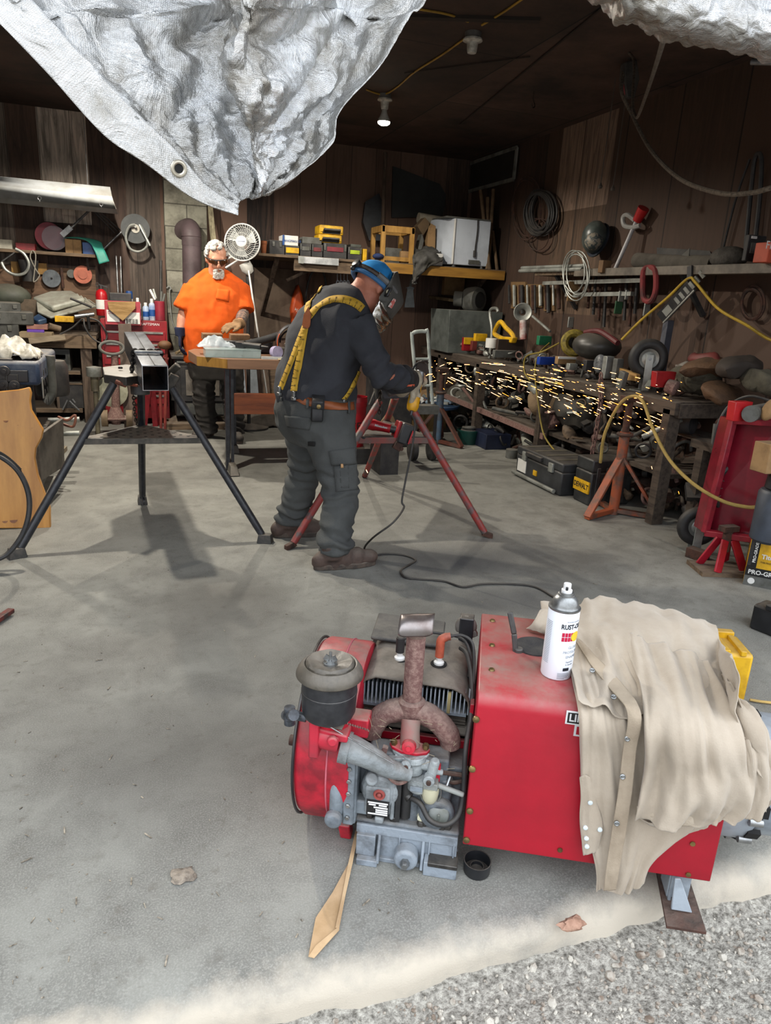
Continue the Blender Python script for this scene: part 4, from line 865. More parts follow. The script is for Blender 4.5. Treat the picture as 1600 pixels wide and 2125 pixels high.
for a, b, c in ((hR, kR, aR), (hL, kL, aL)): g.tube([a + V((0, 0, .05)), a, b, b * .6 + c * .4, c], [.09, .085, .058, .055, .04], 12); g.ell(c + f_ * .07 - V((0, 0, .05)), (.1, .04, .035), (0, 0, th))
man, bvm = blob(None, 'person', g, m_skin, .011, 3, top=pb)
tag(man, 'person in a dark long-sleeved shirt and yellow suspenders bending over a stand to grind', 'person')
g = G(); torso(g, 1.)
for a, b, c, rr in ((sR, eR, wR, (.083, .078, .066, .056, .056, .053)), (sL, eL, wL, (.085, .08, .07, .06, .06, .055))):
    g.tube([a - (b - a) * .1 - r_ * .0, a * .75 + b * .25, a * .4 + b * .6, b, b * .55 + c * .45, c], rr, 16)
g.tube([P(722, 632, Y=3.57), P(741, 612, Y=3.55)], [.105, .074], 18)
def fs(q, n):
    a = fbm(q * 3.2 + V((0, 0, 3)), 3); b = fbm(V((q.x * 9, q.y * 9, q.z * 9 + q.x * 6)), 3); el = max(0, 1 - (q - eR).length / .2)
    return .014 * (1 - 2.4 * abs(a)) + .005 * b + el * .012 * sin((q - eR).dot((wR - sR).normalized()) * 95)
shirt, bvs = blob(man, 'shirt', g, m_shirt, .011, 4, fs)
# trousers, belt
g = G(); g.loft([ring(P(656, 822, Y=3.6), r_, f_, .415, .39), ring(P(655, 850, Y=3.6), r_, f_, .42, .39), ring(P(654, 885, Y=3.61), r_, f_, .41, .36), ring(P(656, 915, Y=3.62), r_, f_, .36, .26)])
for a, b, c, s_ in ((hR, kR, aR, 1), (hL, kL, aL, -1)):
    g.tube([a + V((0, 0, .06)) , a * .7 + b * .3, a * .3 + b * .7, b, b * .6 + c * .4, b * .25 + c * .75, c + V((0, 0, .03)), c - V((0, 0, .0))], [.122, .122, .108, .094, .088, .086, .088, .084], 18)
def fp(q, n):
    z = q.z; k_ = max(0, 1 - abs(z - .42) / .16) * .6 + max(0, 1 - abs(z - .14) / .13)
    return .011 * (1 - 2.4 * abs(fbm(q * 3.0 + V((5, 0, 0)), 3))) + .006 * fbm(q * 11, 3) + .015 * k_ * sin(z * 105 + 5 * fbm(q * 6, 2) + q.x * 12)
pants, bvp = blob(man, 'trousers', g, m_pants, .011, 4, fp)
# boots
def boot(nm, a, ang, hy):
    dx = V((cos(ang), sin(ang), 0)); sx = V((sin(ang), -cos(ang), 0)); b = V((a.x, a.y, 0)) - dx * .06
    g = G(); g.tube([b + dx * .045 + V((0, 0, .13)), b + dx * .045 + V((0, 0, .06))], [.06, .062], 14)
    for t, w_, h_ in ((.0, .038, .055), (.06, .044, .085), (.12, .047, .078), (.18, .05, .058), (.24, .045, .042)): g.ell(b + dx * t + V((0, 0, .045)), (.062, w_, h_), (0, 0, ang), 14, 10)
    o, bv = blob(man, 'boot', g, m_boot, .009, 3, wr(9, .002))
    out = []
    for k in range(28):
        t = 2 * pi * k / 28; x = .12 + .172 * cos(t); w_ = (.052 - .01 * (cos(t) < 0)) * (abs(sin(t)) ** .75) * (1 if sin(t) > 0 else -1); out.append((x, w_))
    p(o, 'sole', G().prism(out, .03, b + V((0, 0, .0155)), dx, V((0, 0, 1)).cross(dx)), mat('3a332e', .85, c2='584c42', s=20., dust=.5), bev=.005)
boot('boot', aR, R(4), 0); boot('boot', aL, R(0), 0)
strap(pants, 'belt', bvp, [(586, 818), (600, 824), (640, 834), (680, 841), (712, 845), (733, 842)], .04, m_leather, .006)
for px, py in ((588, 820), (639, 834), (722, 844)): strap(pants, 'belt_loop', bvp, [(px, py - 10), (px - 1, py + 14)], .014, m_pants, .011)
bl, L_ = strap(pants, 'phone_pouch', bvp, [(661, 826), (658, 846), (656, 872)], .058, m_blk, .016, thick=.03); bl.modifiers.new('b', 'BEVEL').width = .006
q, n = hit(bvp, 661, 842, .035); p(bl, 'pouch_snap', G().lathe([(.011, 0), (.011, .002), (.008, .004)], q, n, 18), m_brass)
strap(bl, 'pouch_flap', bvp, [(661, 824), (659, 848)], .06, mat('222224', .8), .032, thick=.003)
# suspenders
c_ = mat('2b2412', .8)
def susp(nm, path, w_, b=bvs):
    o, L = strap(man, nm, b, path, w_, m_yellow, .006, 8)
    return o, L
for nm, path, w_ in (('suspender', [(641, 660), (625, 700), (610, 740), (596, 775), (584, 806)], .034), ('suspender', [(640, 664), (630, 705), (622, 750), (615, 785), (611, 812)], .038), ('suspender', [(640, 660), (640, 636), (650, 614), (668, 600)], .036), ('suspender', [(640, 662), (658, 640), (685, 624), (712, 622), (738, 630), (752, 642)], .04), ('suspender', [(744, 770), (735, 792), (722, 815), (710, 832)], .03)):
    o, L = susp(nm, path, w_)
    for k in range(2, len(L) - 1, 2):  # printed ruler graduations across the webbing
        a, n = L[k]; d = (L[k + 1][0] - L[k - 1][0]).normalized(); s_ = d.cross(n).normalized(); e_ = .38 if k % 4 else .1
        g = G().bar(a + n * .0019 + s_ * w_ * .48, a + n * .0019 + s_ * w_ * e_, .0022, .0006, up=n); p(o, 'graduation', g, c_)
        if k % 4 == 0: text(o, str(10 + k), .013, a + n * .0022 - s_ * w_ * .12, s_, d, c_, ext=.0003)
q, n = hit(bvs, 640, 664, .011); d = (hit(bvs, 632, 700, 0)[0] - q).normalized(); s_ = d.cross(n).normalized()
p(man, 'leather_patch', G().prism([(0, -.058), (.024, -.02), (.026, .03), (.008, .055), (-.008, .055), (-.026, .03), (-.024, -.02)], .004, q, s_, d), m_leather, bev=.001)
for px, py in ((583, 808), (612, 818), (709, 834)):
    q, n = hit(bvs, px, py, .012); p(man, 'clip', G().box(q, (.012, .02, .03), (.1, 0, th)).box(q - V((0, 0, .022)), (.016, .03, .016), (0, 0, th)), m_zinc, bev=.003)
for nm, poly in (('back_pocket', ((592, 862), (648, 868), (642, 892), (598, 886))), ('flap', ((682, 936), (742, 928), (746, 962), (688, 966))), ('cargo_pocket', ((692, 968), (746, 962), (744, 1016), (698, 1022))), ('pocket_edge', ((704, 966), (722, 964), (724, 1014), (708, 1016)))): decal(pants, nm, bvp, poly, m_pants, .005, .004, 6)
decal(pants, 'label_tab', bvp, ((640, 915), (656, 916), (655, 926), (641, 924)), m_dark, .008)
decal(pants, 'pencil', bvp, ((706, 961), (712, 961), (712, 970), (706, 970)), mat('c79a6b', .6), .012, .006, 2)
# collar, cap, headband, welding hood
cap = G()
def capd(u, v):
    a = 2 * pi * u; t = v * pi / 2; q = V((.094 * cos(a) * cos(t), .114 * sin(a) * cos(t) - .014, .112 * sin(t) - .0)); q *= 1 + .02 * fbm(q * 30, 2); return hc_ + mh @ q + uh * .018 + uh * (.0)
cap.grid(capd, 36, 12)
co = p(man, 'cap', cap, mat('2a90d8', .85, c2='1f78b8', s=6., bump=.15, bs=200.), thick=.004, sm=180)
p(co, 'cap_band', G().tube([hc_ + mh @ V((.097 * cos(a), .117 * sin(a) - .014, .012 - .018 * (sin(a) < 0) * abs(sin(a)))) for a in [2 * pi * k / 40 for k in range(40)]], .012, 8, closed=True), mat('3d6fa0', .85, c2='2f5a86', s=9.))
def hb(a, e=.1): return hc_ + mh @ V(((.1 + e * .02) * cos(a), (.122 + e * .02) * sin(a) - .012, .034 + .02 * sin(a)))
hood = p(man, 'welding_hood_band', G().tube([hb(2 * pi * k / 40) for k in range(40)], .013, 8, closed=True), mat('2a2624', .5, c2='5d4a3c', s=9.))
p(hood, 'grey_tab', G().tube([hb(2 * pi * k / 40, .3) for k in range(-3, 5)][::-1], .0145, 8), mat('6f7072', .5))
p(hood, 'ratchet_knob', G().lathe([(.022, -.01), (.022, .012), (.012, .016)], hb(-pi / 2) - fh * .01, -fh, 14).ell(hb(-pi / 2) - fh * .012 - uh * .03, (.012, .012, .012)), m_blk)
def PN(px, py, c, n):
    d = MR @ V((px - CX, py - CY, F)); return EYE + d * ((c - EYE).dot(n) / d.dot(n))
def hoodnet(rows):
    net = []
    for (rx, ry), (fx, fy), kn in rows:
        N = [PN(rx, ry, hc_ + r_ * .12 * kn, r_), PN(rx * .55 + fx * .45 - 1, ry * .55 + fy * .45, hc_ + r_ * .118 * kn, r_), PN(fx - 5, fy + 1, hc_ + r_ * .082 * kn, r_), PN(fx, fy, hc_ + r_ * .03 * kn, r_)]
        net.append(N + [q - r_ * 2 * (q - hc_).dot(r_) for q in N[::-1]])
    return net
g = G(); patch(g, hoodnet([((812, 578), (825, 564), 1), ((802, 596), (829, 584), 1), ((790, 612), (833, 606), 1), ((787, 621), (836, 626), 1), ((789, 624), (829, 640), .95), ((791, 627), (813, 660), .9)]), 4, 5)
hd = p(man, 'welding_hood', g, mat('4c4c49', .6, c2='3a3835', s=8., bump=.1), thick=.005, sm=50)
g = G(); patch(g, hoodnet([((788, 621), (814, 659), .92), ((779, 638), (812, 667), .88), ((771, 657), (802, 679), .8), ((773, 672), (793, 688), .7), ((781, 688), (786, 692), .6)]), 4, 7, lambda u, v: .007 * fbm((u * 16, v * 8, 2), 3))
p(hd, 'foil_bib', g, mat('c9c6c2', .16, 1., c2='8f8880', s=12., bump=.5, bs=22.), thick=.003, sm=180)
q = PN(803, 606, hc_ + r_ * .124, r_)
p(hd, 'pivot_plate', G().box(q, (.014, .05, .05), (0, .5, th - pi / 2 + pi / 2)), m_blk, bev=.006)
p(hd, 'pivot_bolt', G().tor(q + r_ * .012, r_, .009, .004, 18, 6), mat('c9c2a8', .4))
q = PN(814, 630, hc_ + r_ * .124, r_); q2 = PN(819, 622, hc_ + r_ * .124, r_); d = (q2 - q).normalized()
p(hd, 'sticker', G().prism([(-.026, -.012), (.024, -.01), (.028, .008), (-.02, .012)], .003, q, d, d.cross(r_)), mat('c7c2bb', .5, c2='b0524a', s=60., a=.45, b=.52), bev=.001)
# gloves
m_glt = mat('b8ad98', .85, c2='9a8f7c', s=16., bump=.2, bs=150.)
dR = (P(868, 792, Y=3.55) - wR).normalized()
g = G(); hand_lumps(g, P(852, 782, Y=3.44), (dR + V((.1, -.1, -.75))), (r_ * .75 + f_ * .6 + up * .3), .75, 1.3, 1); g.ell(P(864, 790, Y=3.47), (.03, .045, .055))
gl, bvg = blob(man, 'glove', g, m_glt, .006, 3)
g = G().tube([wR - dR * .075, wR - dR * .03, wR + dR * .05], [.074, .068, .054], 18); gk, bvk = blob(man, 'glove_cuff', g, mat('1b1a1b', .85, c2='282627', s=12.), .009, 2, wr(8, .003))
decal(gk, 'orange_label', bvk, ((843, 799), (859, 797), (859, 801), (843, 803)), mat('c4583a', .6), .003)
dL = (P(868, 782, Y=3.62) - wL).normalized()
g = G(); hand_lumps(g, wL, dL, up, 1.0, 1.1, 1); g.tube([wL - dL * .08, wL + dL * .03], [.055, .045], 14)
blob(man, 'glove', g, m_glt, .007, 3)
# ------------------------------------------------------------------ angle grinder held in the gloves, its cord
ga, gb = P(866, 796, Y=3.49), P(855, 850, Y=3.45)
ax = (gb - ga).normalized()
gr = T('angle_grinder', 'yellow corded angle grinder held upright in the tan gloves, throwing sparks', 'angle grinder', gb)
p(gr, 'motor_body', G().lathe([(.026, 0), (.027, .05), (.029, .06), (.031, .075), (.032, .12), (.028, .14), (.02, .148)], ga, ax, 20), mat('d79d12', .45, c2='b98410', s=12., dust=.4))
p(gr, 'switch', G().box(ga + ax * .05 - r_ * -.027, (.014, .014, .05)), m_blk, bev=.003)
p(gr, 'gear_head', G().lathe([(.018, 0), (.03, .01), (.033, .05), (.028, .07)], ga - ax * .068, ax, 18).cyl(ga - ax * .045, ga - ax * .045 + V((.01, .08, 0)), .02), m_zinc)
dc = P(876, 773, Y=3.68)
p(gr, 'cutting_disc', G().lathe([(.01, -.0015), (.057, -.0015), (.057, .0015), (.01, .0015)], dc, (f_ * .3 + V((.2, -1, .2))), 32), mat('3a3634', .8))
p(gr, 'guard', G().tube([dc + V((cos(a) * .06, -.005, sin(a) * .06)) for a in [R(60 + 180 * k / 14) for k in range(15)]], .006, 6), m_blk)
p(gr, 'strain_relief', G().tube([gb + ax * .002, gb + ax * .03], [.009, .006], 10), m_blk)
cd_ = [gb + ax * .025, P(861, 880, Y=3.44), P(855, 930, Y=3.42), P(841, 1000, Y=3.4), P(834, 1040, Y=3.38), P(838, 1054, Y=3.36), P(815, 1085, Y=3.3), P(775, 1115, Y=3.35)] + [P(x, y, Z=.006) for x, y in ((756, 1138), (768, 1152), (800, 1149), (838, 1152), (862, 1162), (850, 1172), (832, 1184), (840, 1198), (870, 1202), (920, 1206), (960, 1218), (1000, 1212), (1060, 1212), (1110, 1218), (1150, 1240), (1190, 1266), (1240, 1290))]
S('power_cable', 'long black power cable hanging from the yellow grinder and snaking over the floor', 'cable', G().tube(spl(cd_, 6), .0055, 8), mat('1d1c1b', .6, c2='33302c', s=8., dust=.4))
# sparks
g = G(); rs = random.Random(11); s0 = P(874, 770, Y=3.62)
for i in range(330):
    t = rs.random() ** .8; nr = t < .1
    tx, ty = 885 + 520 * t + rs.gauss(0, 14), 772 + 46 * t + 42 * t * t + rs.gauss(0, 9 + 26 * t) - (rs.random() < .16) * rs.uniform(0, 40) * (1 - t)
    q = P(tx, ty, Y=3.62 + .3 * t + rs.gauss(0, .16) * (t + .15)); v_ = (q - s0); v_.z -= .16 * v_.length
    if nr: v_ = V((1, rs.gauss(0, .3), rs.uniform(-.6, 1.3)))
    g.cyl(q, q + v_.normalized() * rs.choice((.01, .02, .03, .045, .065)) * (.45 if nr else 1), rs.choice((.0006, .0008, .0008, .0011)), n=4)
for k in ((760, 975), (1352, 968), (1408, 1020), (1314, 1143), (1470, 985)): q = P(*k, Y=3.3); g.cyl(q, q + V((.008, 0, -.015)), .0012, n=4)
tag(mesh('sparks', g, mat('ff8428', .5, c2='ffc98a', s=5., emit=9.)), 'shower of orange sparks flying to the right from the yellow grinder', 'sparks', kind='stuff')
# ------------------------------------------------------------------ man in the orange T-shirt behind the table
Y0 = 6.74; m_or = mat('e35c06', .9, c2='cf5204', s=4., bump=.12, bs=180.)
b2 = V((.66, Y0, 0)); fw = V((-.12, -1, 0)).normalized(); rt = V((-1, .12, 0)).normalized()
sp2 = [(P(440, 752, Y=Y0), .47, .35), (P(441, 715, Y=Y0), .50, .40), (P(442, 680, Y=Y0), .52, .43), (P(443, 640, Y=Y0), .50, .40), (P(444, 610, Y=Y0), .50, .34), (P(446, 588, Y=Y0), .43, .25), (P(448, 572, Y=Y0), .22, .18)]
shR, elR_, wrR_ = P(397, 598, Y=Y0), P(382, 648, Y=Y0), P(374, 690, Y=Y0 - .05)
shL, elL_, wrL_ = P(497, 600, Y=Y0), P(505, 650, Y=Y0 - .08), P(497, 672, Y=6.32)
hc2 = P(450, 538, Y=Y0 - .08); f2 = (fw + V((.16, 0, -.28))).normalized(); u2 = (up + fw * .28)
def torso2(g, k): g.loft([ring(c, rt, fw, w_ * k, d_ * k, 28, 2.2) for c, w_, d_ in sp2])
def tt(g):
    for a, b, c in ((shR, elR_, wrR_), (shL, elL_, wrL_)): g.tube([a, a * .5 + b * .5, b, b * .6 + c * .4, c], [.065, .058, .05, .05, .036], 14)
fR, fL = V((.56, 6.82, 0)), V((.80, 6.66, 0))
g = G(); torso2(g, .86); tt(g); m2 = head_lumps(g, hc2, f2, u2, 1.12); g.tube([P(448, 580, Y=Y0), hc2 - u2 * .05], [.075, .07], 14)
lg = ((V((.56, Y0, .82)), V((.52, 6.76, .45)), fR + V((0, 0, .1))), (V((.76, Y0, .82)), V((.78, 6.68, .45)), fL + V((0, 0, .1))))
for a, b, c in lg: g.tube([a, b, c], [.1, .06, .045], 12)
man2, bv2 = blob(None, 'person', g, m_skin2, .011, 2, top=b2)
tag(man2, 'person in orange T-shirt, grey hair and tinted safety glasses, standing behind the table', 'person')
g = G(); torso2(g, 1.); g.tube([P(397, 594, Y=Y0), P(425, 574, Y=Y0), P(449, 566, Y=Y0), P(474, 576, Y=Y0), P(499, 594, Y=Y0)], [.06, .055, .05, .055, .06], 16)
for a, b, e in ((shR, elR_, .86), (shL, elL_, .9)): c = a + (b - a) * e; g.tube([a - (b - a) * .12, a * .6 + c * .4, c], [.085, .088, .096], 16)
def fo(q, n): return .013 * (1 - 2.4 * abs(fbm(V((q.x * 4, q.y * 4, q.z * 2.2)), 3))) + .005 * fbm(q * 9, 3) + max(0, (1.05 - q.z)) * .018 * sin(atan2(q.y - 6.74, q.x - .66) * 9) * (1 - abs(n.z))
ts, bvt = blob(man2, 'orange_shirt', g, m_or, .011, 3, fo)
decal(ts, 'chest_pocket', bvt, ((451, 600), (476, 602), (474, 627), (447, 620)), m_or, .006, .004, 5)
g = G(); g.loft([ring(P(440, 728, Y=Y0), rt, fw, .43, .31), ring(P(440, 760, Y=Y0), rt, fw, .42, .30), ring(P(440, 785, Y=Y0), rt, fw, .38, .26)])
for a, b, c in lg: g.tube([a, a * .5 + b * .5, b, b * .5 + c * .5, b * .15 + c * .85, c - V((0, 0, .04))], [.115, .11, .096, .092, .092, .09], 16)
blob(man2, 'trousers', g, mat('35322f', .9, c2='2a2725', s=4., bump=.2, bs=160.), .012, 3, fp)
man_ = man; man = man2
m_boot = mat('2b2826', .75, c2='403a35', s=14., dust=.4)
boot('boot', fR + V((0, .05, .09)), R(-125), 0); boot('boot', fL + V((0, .05, .09)), R(-85), 0); man = man_
# hair, beard, brows, glasses
def HP(x, y, z): return hc2 + m2 @ (V((x, y, z)) * 1.12)
m_hair = mat('b9b8b5', .8, c2='8e8c88', s=40., bump=.8, bs=90.)
g = G(); r9 = random.Random(4)
for i in range(150):
    a = r9.uniform(0, 2 * pi); t = r9.uniform(-.15, 1.5); x, y, z = .08 * cos(a) * cos(t), -.012 + .1 * sin(a) * cos(t), .034 + .093 * sin(t)
    if y > .035 and z < .085: continue
    if y > -.03 and z < .02: continue
    g.ell(HP(x, y, z), (.016, .016, .013), (r9.random(), r9.random(), a), 8, 6)
blob(man2, 'hair', g, m_hair, .006, 1, wr(40, .005))
g = G()
for i in range(60):
    a = r9.uniform(-.75, .75); z = r9.uniform(-.118, -.066); 
    if abs(a) < .3 and -.078 < z < -.06: continue
    g.ell(HP(.05 * sin(a), .045 + .045 * cos(a) - .012 * abs(z + .09), z), (.012, .012, .016), None, 8, 6)
for s_ in (-1, 1):
    for k in range(5): g.ell(HP(s_ * .007 * (k + .4), .096 - .0035 * k, -.05 - .003 * k), (.008, .007, .006), None, 8, 6)
blob(man2, 'beard', g, mat('c7c5c0', .85, c2='9b948c', s=40., bump=.6, bs=90.), .005, 1, wr(50, .003))
gg = p(man2, 'safety_glasses', G().tube([HP(.086 * sin(R(a)), -.005 + .108 * cos(R(a)) ** 1, .018) for a in range(-88, 89, 8)], .0045, 8), m_blk)
for s_ in (-1, 1):
    g = G(); g.grid(lambda u, v: HP(.001 + s_ * (.006 + .066 * u), .102 - .032 * u * u, .016 - .034 * v * (1 - .35 * u * u)), 8, 5)
    p(gg, 'lens', g, mat('4a2a10', .08, c2='2f1a0b', s=6., coat=.6), thick=.002, sm=180)
# dark blue glove hanging, tan glove on the bench goods, tattooed forearm
g = G(); d_ = V((-.03, -.12, -1)); hand_lumps(g, wrR_ + V((0, 0, -.02)), d_, rt, .55, 1.15, 1); g.tube([wrR_ + V((0, 0, .045)), wrR_ - V((0, 0, .03))], [.05, .045], 14)
blob(man2, 'blue_glove', g, mat('1d2440', .9, c2='161b30', s=12.), .007, 2)
g = G(); hand_lumps(g, wrL_ + V((-.01, -.02, -.005)), V((-.75, -.55, -.12)), V((0, -.2, 1)), .35, 1.2, -1); g.tube([wrL_ + V((.02, .03, 0)), wrL_ + V((-.03, -.03, 0))], [.045, .045], 14)
blob(man2, 'tan_glove', g, mat('8f7150', .85, c2='73583b', s=14.), .007, 2)
p(man2, 'tattoo', G().tube([elL_ * .95 + wrL_ * .05, elL_ * .6 + wrL_ * .4, elL_ * .15 + wrL_ * .85], [.0525, .0515, .044], 18), mat('8d7465', .6, c2='4b4a4c', s=34., a=.45, b=.55))
# ------------------------------------------------------------------ pipe stands
def stand(name, label, feet, apex, zt, m_leg, m_head, r_leg=.021):
    t = T(name, label, 'pipe stand', V((apex.x, apex.y, 0))); L_ = []
    for ft, tp in feet:
        ft, tp = V(ft), V(tp); d = (tp - ft).normalized()
        lg = p(t, 'leg', G().tube([ft + d * .02, ft + d * .1, tp], [r_leg * .95, r_leg, r_leg], 14), m_leg)
        fx = V((d.x, d.y, 0)).normalized()
        L_.append(ft + (tp - ft) * ((zt - ft.z) / (tp.z - ft.z))); yield t, lg, ft, d, fx, L_
m_blkp = mat('1c1e24', .35, c2='2e3036', s=30., dust=.35)
apx = V((-.015, 4.06, .86))
feet = [((-.634, 3.786, .03), P(236, 796, Y=4.02)), ((.607, 3.796, .03), P(357, 806, Y=4.0)), ((-.035, 4.664, .03), V((-.01, 4.16, .84)))]
for t1, lg, ft, d, fx, L1 in stand('pipe_stand', 'black tripod pipe stand holding the square steel tube', feet, apx, .56, m_blkp, m_steel):
    p(lg, 'foot', G().box((ft.x - fx.x * .01, ft.y - fx.y * .01, .025), (.085, .06, .05), (0, 0, atan2(fx.y, fx.x)), tp=.8), mat('3b3a38', .7, c2='56514b', s=20., dust=.4), bev=.003)
m_trf = mat('38352f', .6, c2='575148', s=16., dust=.5)
for a, b in ((0, 1), (1, 2), (2, 0)): p(t1, 'spreader_bar', G().bar(L1[a], L1[b], .022, .03), m_trf, bev=.002)
def holeplate(tri, n, th, hr):
    """triangular tray punched with round holes"""
    a, b, c = tri; g = G()
    g.hull([a, b, c], th); return g
tr = p(t1, 'tray', holeplate([q + V((0, 0, .012)) for q in L1], 7, .003, .008), mat('5d574e', .6, .3, c2='37332d', s=14., dust=.5))
ce = (L1[0] + L1[1] + L1[2]) / 3
for i in range(7):
    for j in range(7 - i):
        u, v = (i + .9) / 8.4, (j + .9) / 8.4; q = L1[0] + (L1[1] - L1[0]) * u + (L1[2] - L1[0]) * v; p(tr, 'punched_hole', G().lathe([(.009, 0), (.009, .0006)], q + V((0, 0, .0138)), n=10), m_dark)
g = G().lathe([(.05, 0), (.05, .05), (.03, .06)], (apx.x, apx.y, .79), n=20).hull([P(213, 770, Z=.875), P(262, 764, Z=.875), P(312, 770, Z=.875), P(312, 784, Z=.87), P(262, 792, Z=.87), P(216, 786, Z=.87)], .045)
hd1 = p(t1, 'vise_head', g, mat('2d2c2c', .5, c2='45423d', s=16., dust=.8), bev=.004)
p(hd1, 'cast_ears', G().box((apx.x + .16, apx.y - .02, .86), (.05, .06, .09), (0, .5, 0)).cyl((apx.x + .15, apx.y, .9), (apx.x + .2, apx.y - .02, .95), .02).cyl((apx.x + .17, apx.y - .02, .85), (apx.x + .17, apx.y - .02, .76), .012), m_trf, bev=.004)
hs_ = P(248, 800, Y=4.0); p(hd1, 'screw_handle', G().cyl(P(240, 792, Y=3.98), P(262, 800, Y=3.97), .012, n=10).cyl((hs_.x - .02, hs_.y, hs_.z + .02), (hs_.x + .09, hs_.y, hs_.z), .008, n=8), mat('7f3f28', .7, c2='4a2c20', s=14.))
p(hd1, 'bolt', G().bolt(P(250, 765, Z=.905), (0, 0, 1), .012, .01), m_dark)
def chain(par, name, pts, m, ln=.026, r=.0032):
    """hanging chain: links turned a quarter from one to the next"""
    c = spl(pts, 12); d = [0]
    for a, b in zip(c, c[1:]): d.append(d[-1] + (b - a).length)
    n = max(2, int(d[-1] / (ln * .68))); g = G(); i = 0
    for k in range(n):
        s_ = d[-1] * (k + .5) / n
        while i < len(d) - 2 and d[i + 1] < s_: i += 1
        q = c[i] + (c[i + 1] - c[i]) * ((s_ - d[i]) / max(1e-6, d[i + 1] - d[i])); ax = (c[i + 1] - c[i]).normalized(); x, y, _ = basis(ax); w_ = x if k % 2 else y
        g.tube([q + ax * ln / 2 * cos(t) * 1. + w_ * ln * .3 * sin(t) for t in [2 * pi * m_ / 10 for m_ in range(10)]], r, 5, closed=True)
    return p(par, name, g, m) if par else g
m_chain = mat('4a3f36', .6, .5, c2='2e2723', s=30.)
chain(t1, 'chain', [P(292, 905, Y=4.5), P(294, 960, Y=4.58), P(296, 1010, Y=4.63), P(300, 1052, Y=4.62)], m_steel, .034, .0035)
chain(t1, 'chain', [P(277, 792, Y=4.15), P(278, 835, Y=4.2), P(283, 880, Y=4.26)], m_chain)
# square steel tube with the vise chain over it
A, B = V((.06, 3.75, .913)), V((-.04, 5.08, .99)); ax = (B - A).normalized(); sx = ax.cross(up).normalized(); sz = sx.cross(ax); w2, tk = .0635, .005
st = T('steel_tube', 'square steel tube lying across the black tripod stand, open end facing the camera', 'steel tube', V((.03, 4.06, .85)))
def sq(c, h): return [c + sx * i * h + sz * j * h for i, j in ((-1, -1), (1, -1), (1, 1), (-1, 1))]
g = G(); o4 = [sq(A, w2), sq(B, w2), sq(B, w2 - tk), sq(A, w2 - tk)]; vs = [q for r4 in o4 for q in r4]
g.add(vs, [(i * 4 + k, i * 4 + (k + 1) % 4, ((i + 1) % 4) * 4 + (k + 1) % 4, ((i + 1) % 4) * 4 + k) for i in range(4) for k in range(4)])
tb = p(st, 'tube_wall', g, mat('6d7077', .33, .75, c2='43464c', s=8., stretch=(3, .6, 3)), bev=.006)
p(tb, 'weld_seam', G().bar(A + sz * (w2 + .0006), B + sz * (w2 + .0006), .005, .0012), m_dark)
p(tb, 'cut_rim', G().add([q - ax * .0012 for q in sq(A, w2 - .002)] + [q - ax * .0012 for q in sq(A, w2 - tk + .0005)], [(k, (k + 1) % 4, 4 + (k + 1) % 4, 4 + k) for k in range(4)]), mat('d5d6d6', .3, .6))
ca = A + ax * .42 + sz * (w2 + .008)
chain(t1, 'vise_chain', [P(272, 790, Y=4.1), ca - sx * .075 - sz * .05, ca - sx * .066, ca, ca + sx * .066, ca + sx * .078 - sz * .06, ca + sx * .085 - sz * .12], mat('2c2927', .5, .5), .03, .006)
S('steel_offcut', 'small bright flat bar lying across the top of the square tube', 'steel bar', G().bar(A + ax * .36 + sz * (w2 + .013) - sx * .07, A + ax * .36 + sz * (w2 + .013) + sx * .075, .03, .012), m_steel, bev=.001)
# second stand, red paint rubbed to bare steel
m_redl = mat('8d332e', .5, c2='55504f', s=13., a=.45, b=.58, dust=.3)
apx2 = V((1.46, 3.92, .80)); feet2 = [((.742, 3.667, .015), P(788, 832, Y=3.9)), ((1.929, 3.656, .015), P(850, 840, Y=3.86)), ((1.61, 5.144, .015), V((1.46, 4.1, .78)))]
for t2, lg, ft, d, fx, L2 in stand('pipe_stand', 'worn red tripod pipe stand in front of the bending person', feet2, apx2, .57, m_redl, m_steel):
    p(lg, 'foot', G().box((ft.x - fx.x * .01, ft.y - fx.y * .01, .018), (.07, .035, .03), (0, -.3, atan2(fx.y, fx.x)), tp=.8), m_rustd, bev=.003)
g2 = mat('7d3b34', .6, c2='5a4a44', s=12., dust=.6)
for a, b in ((0, 1), (1, 2), (2, 0)): p(t2, 'spreader_bar', G().bar(L2[a], L2[b], .02, .035), g2, bev=.002)
p(t2, 'hinge_lug', G().box((L2[0] * .45 + L2[1] * .55) - V((0, .01, .03)), (.05, .03, .05), (0, .5, 0)).cyl((L2[0] * .45 + L2[1] * .55) + V((.02, -.03, -.045)), (L2[0] * .45 + L2[1] * .55) + V((.02, .01, -.045)), .012), m_rustd, bev=.004)
tr2 = p(t2, 'tray', G().hull([q + V((0, 0, .02)) for q in L2], .004), mat('3f3833', .7, c2='272320', s=10., dust=.5))
g = G().hull([P(790, 808, Y=3.9), P(800, 800, Y=3.9), P(842, 806, Y=3.86), P(866, 816, Y=3.84), P(840, 824, Y=3.86), P(796, 826, Y=3.9)], .12)
p(t2, 'jaw_plate', g, mat('4d4a50', .5, c2='37353a', s=12.), bev=.004)
p(t2, 'jaw_post', G().tube([P(783, 800, Y=3.92), P(783, 836, Y=3.92)], .022, 12).bar(P(770, 842, Y=3.92), P(784, 806, Y=3.92), .02, .03), mat('3c3a38', .55, c2='5b5955', s=18.), bev=.003)
chain(t2, 'chain', [P(789, 806, Y=3.88), P(788, 830, Y=3.88), P(787, 858, Y=3.88)], m_chain)
# pipe being cut
S('cut_pipe', 'short grey steel pipe clamped on the red stand under the grinder', 'steel pipe', G().cyl(P(808, 812, Y=3.80), P(866, 800, Y=3.66), .03, n=20), m_steel)
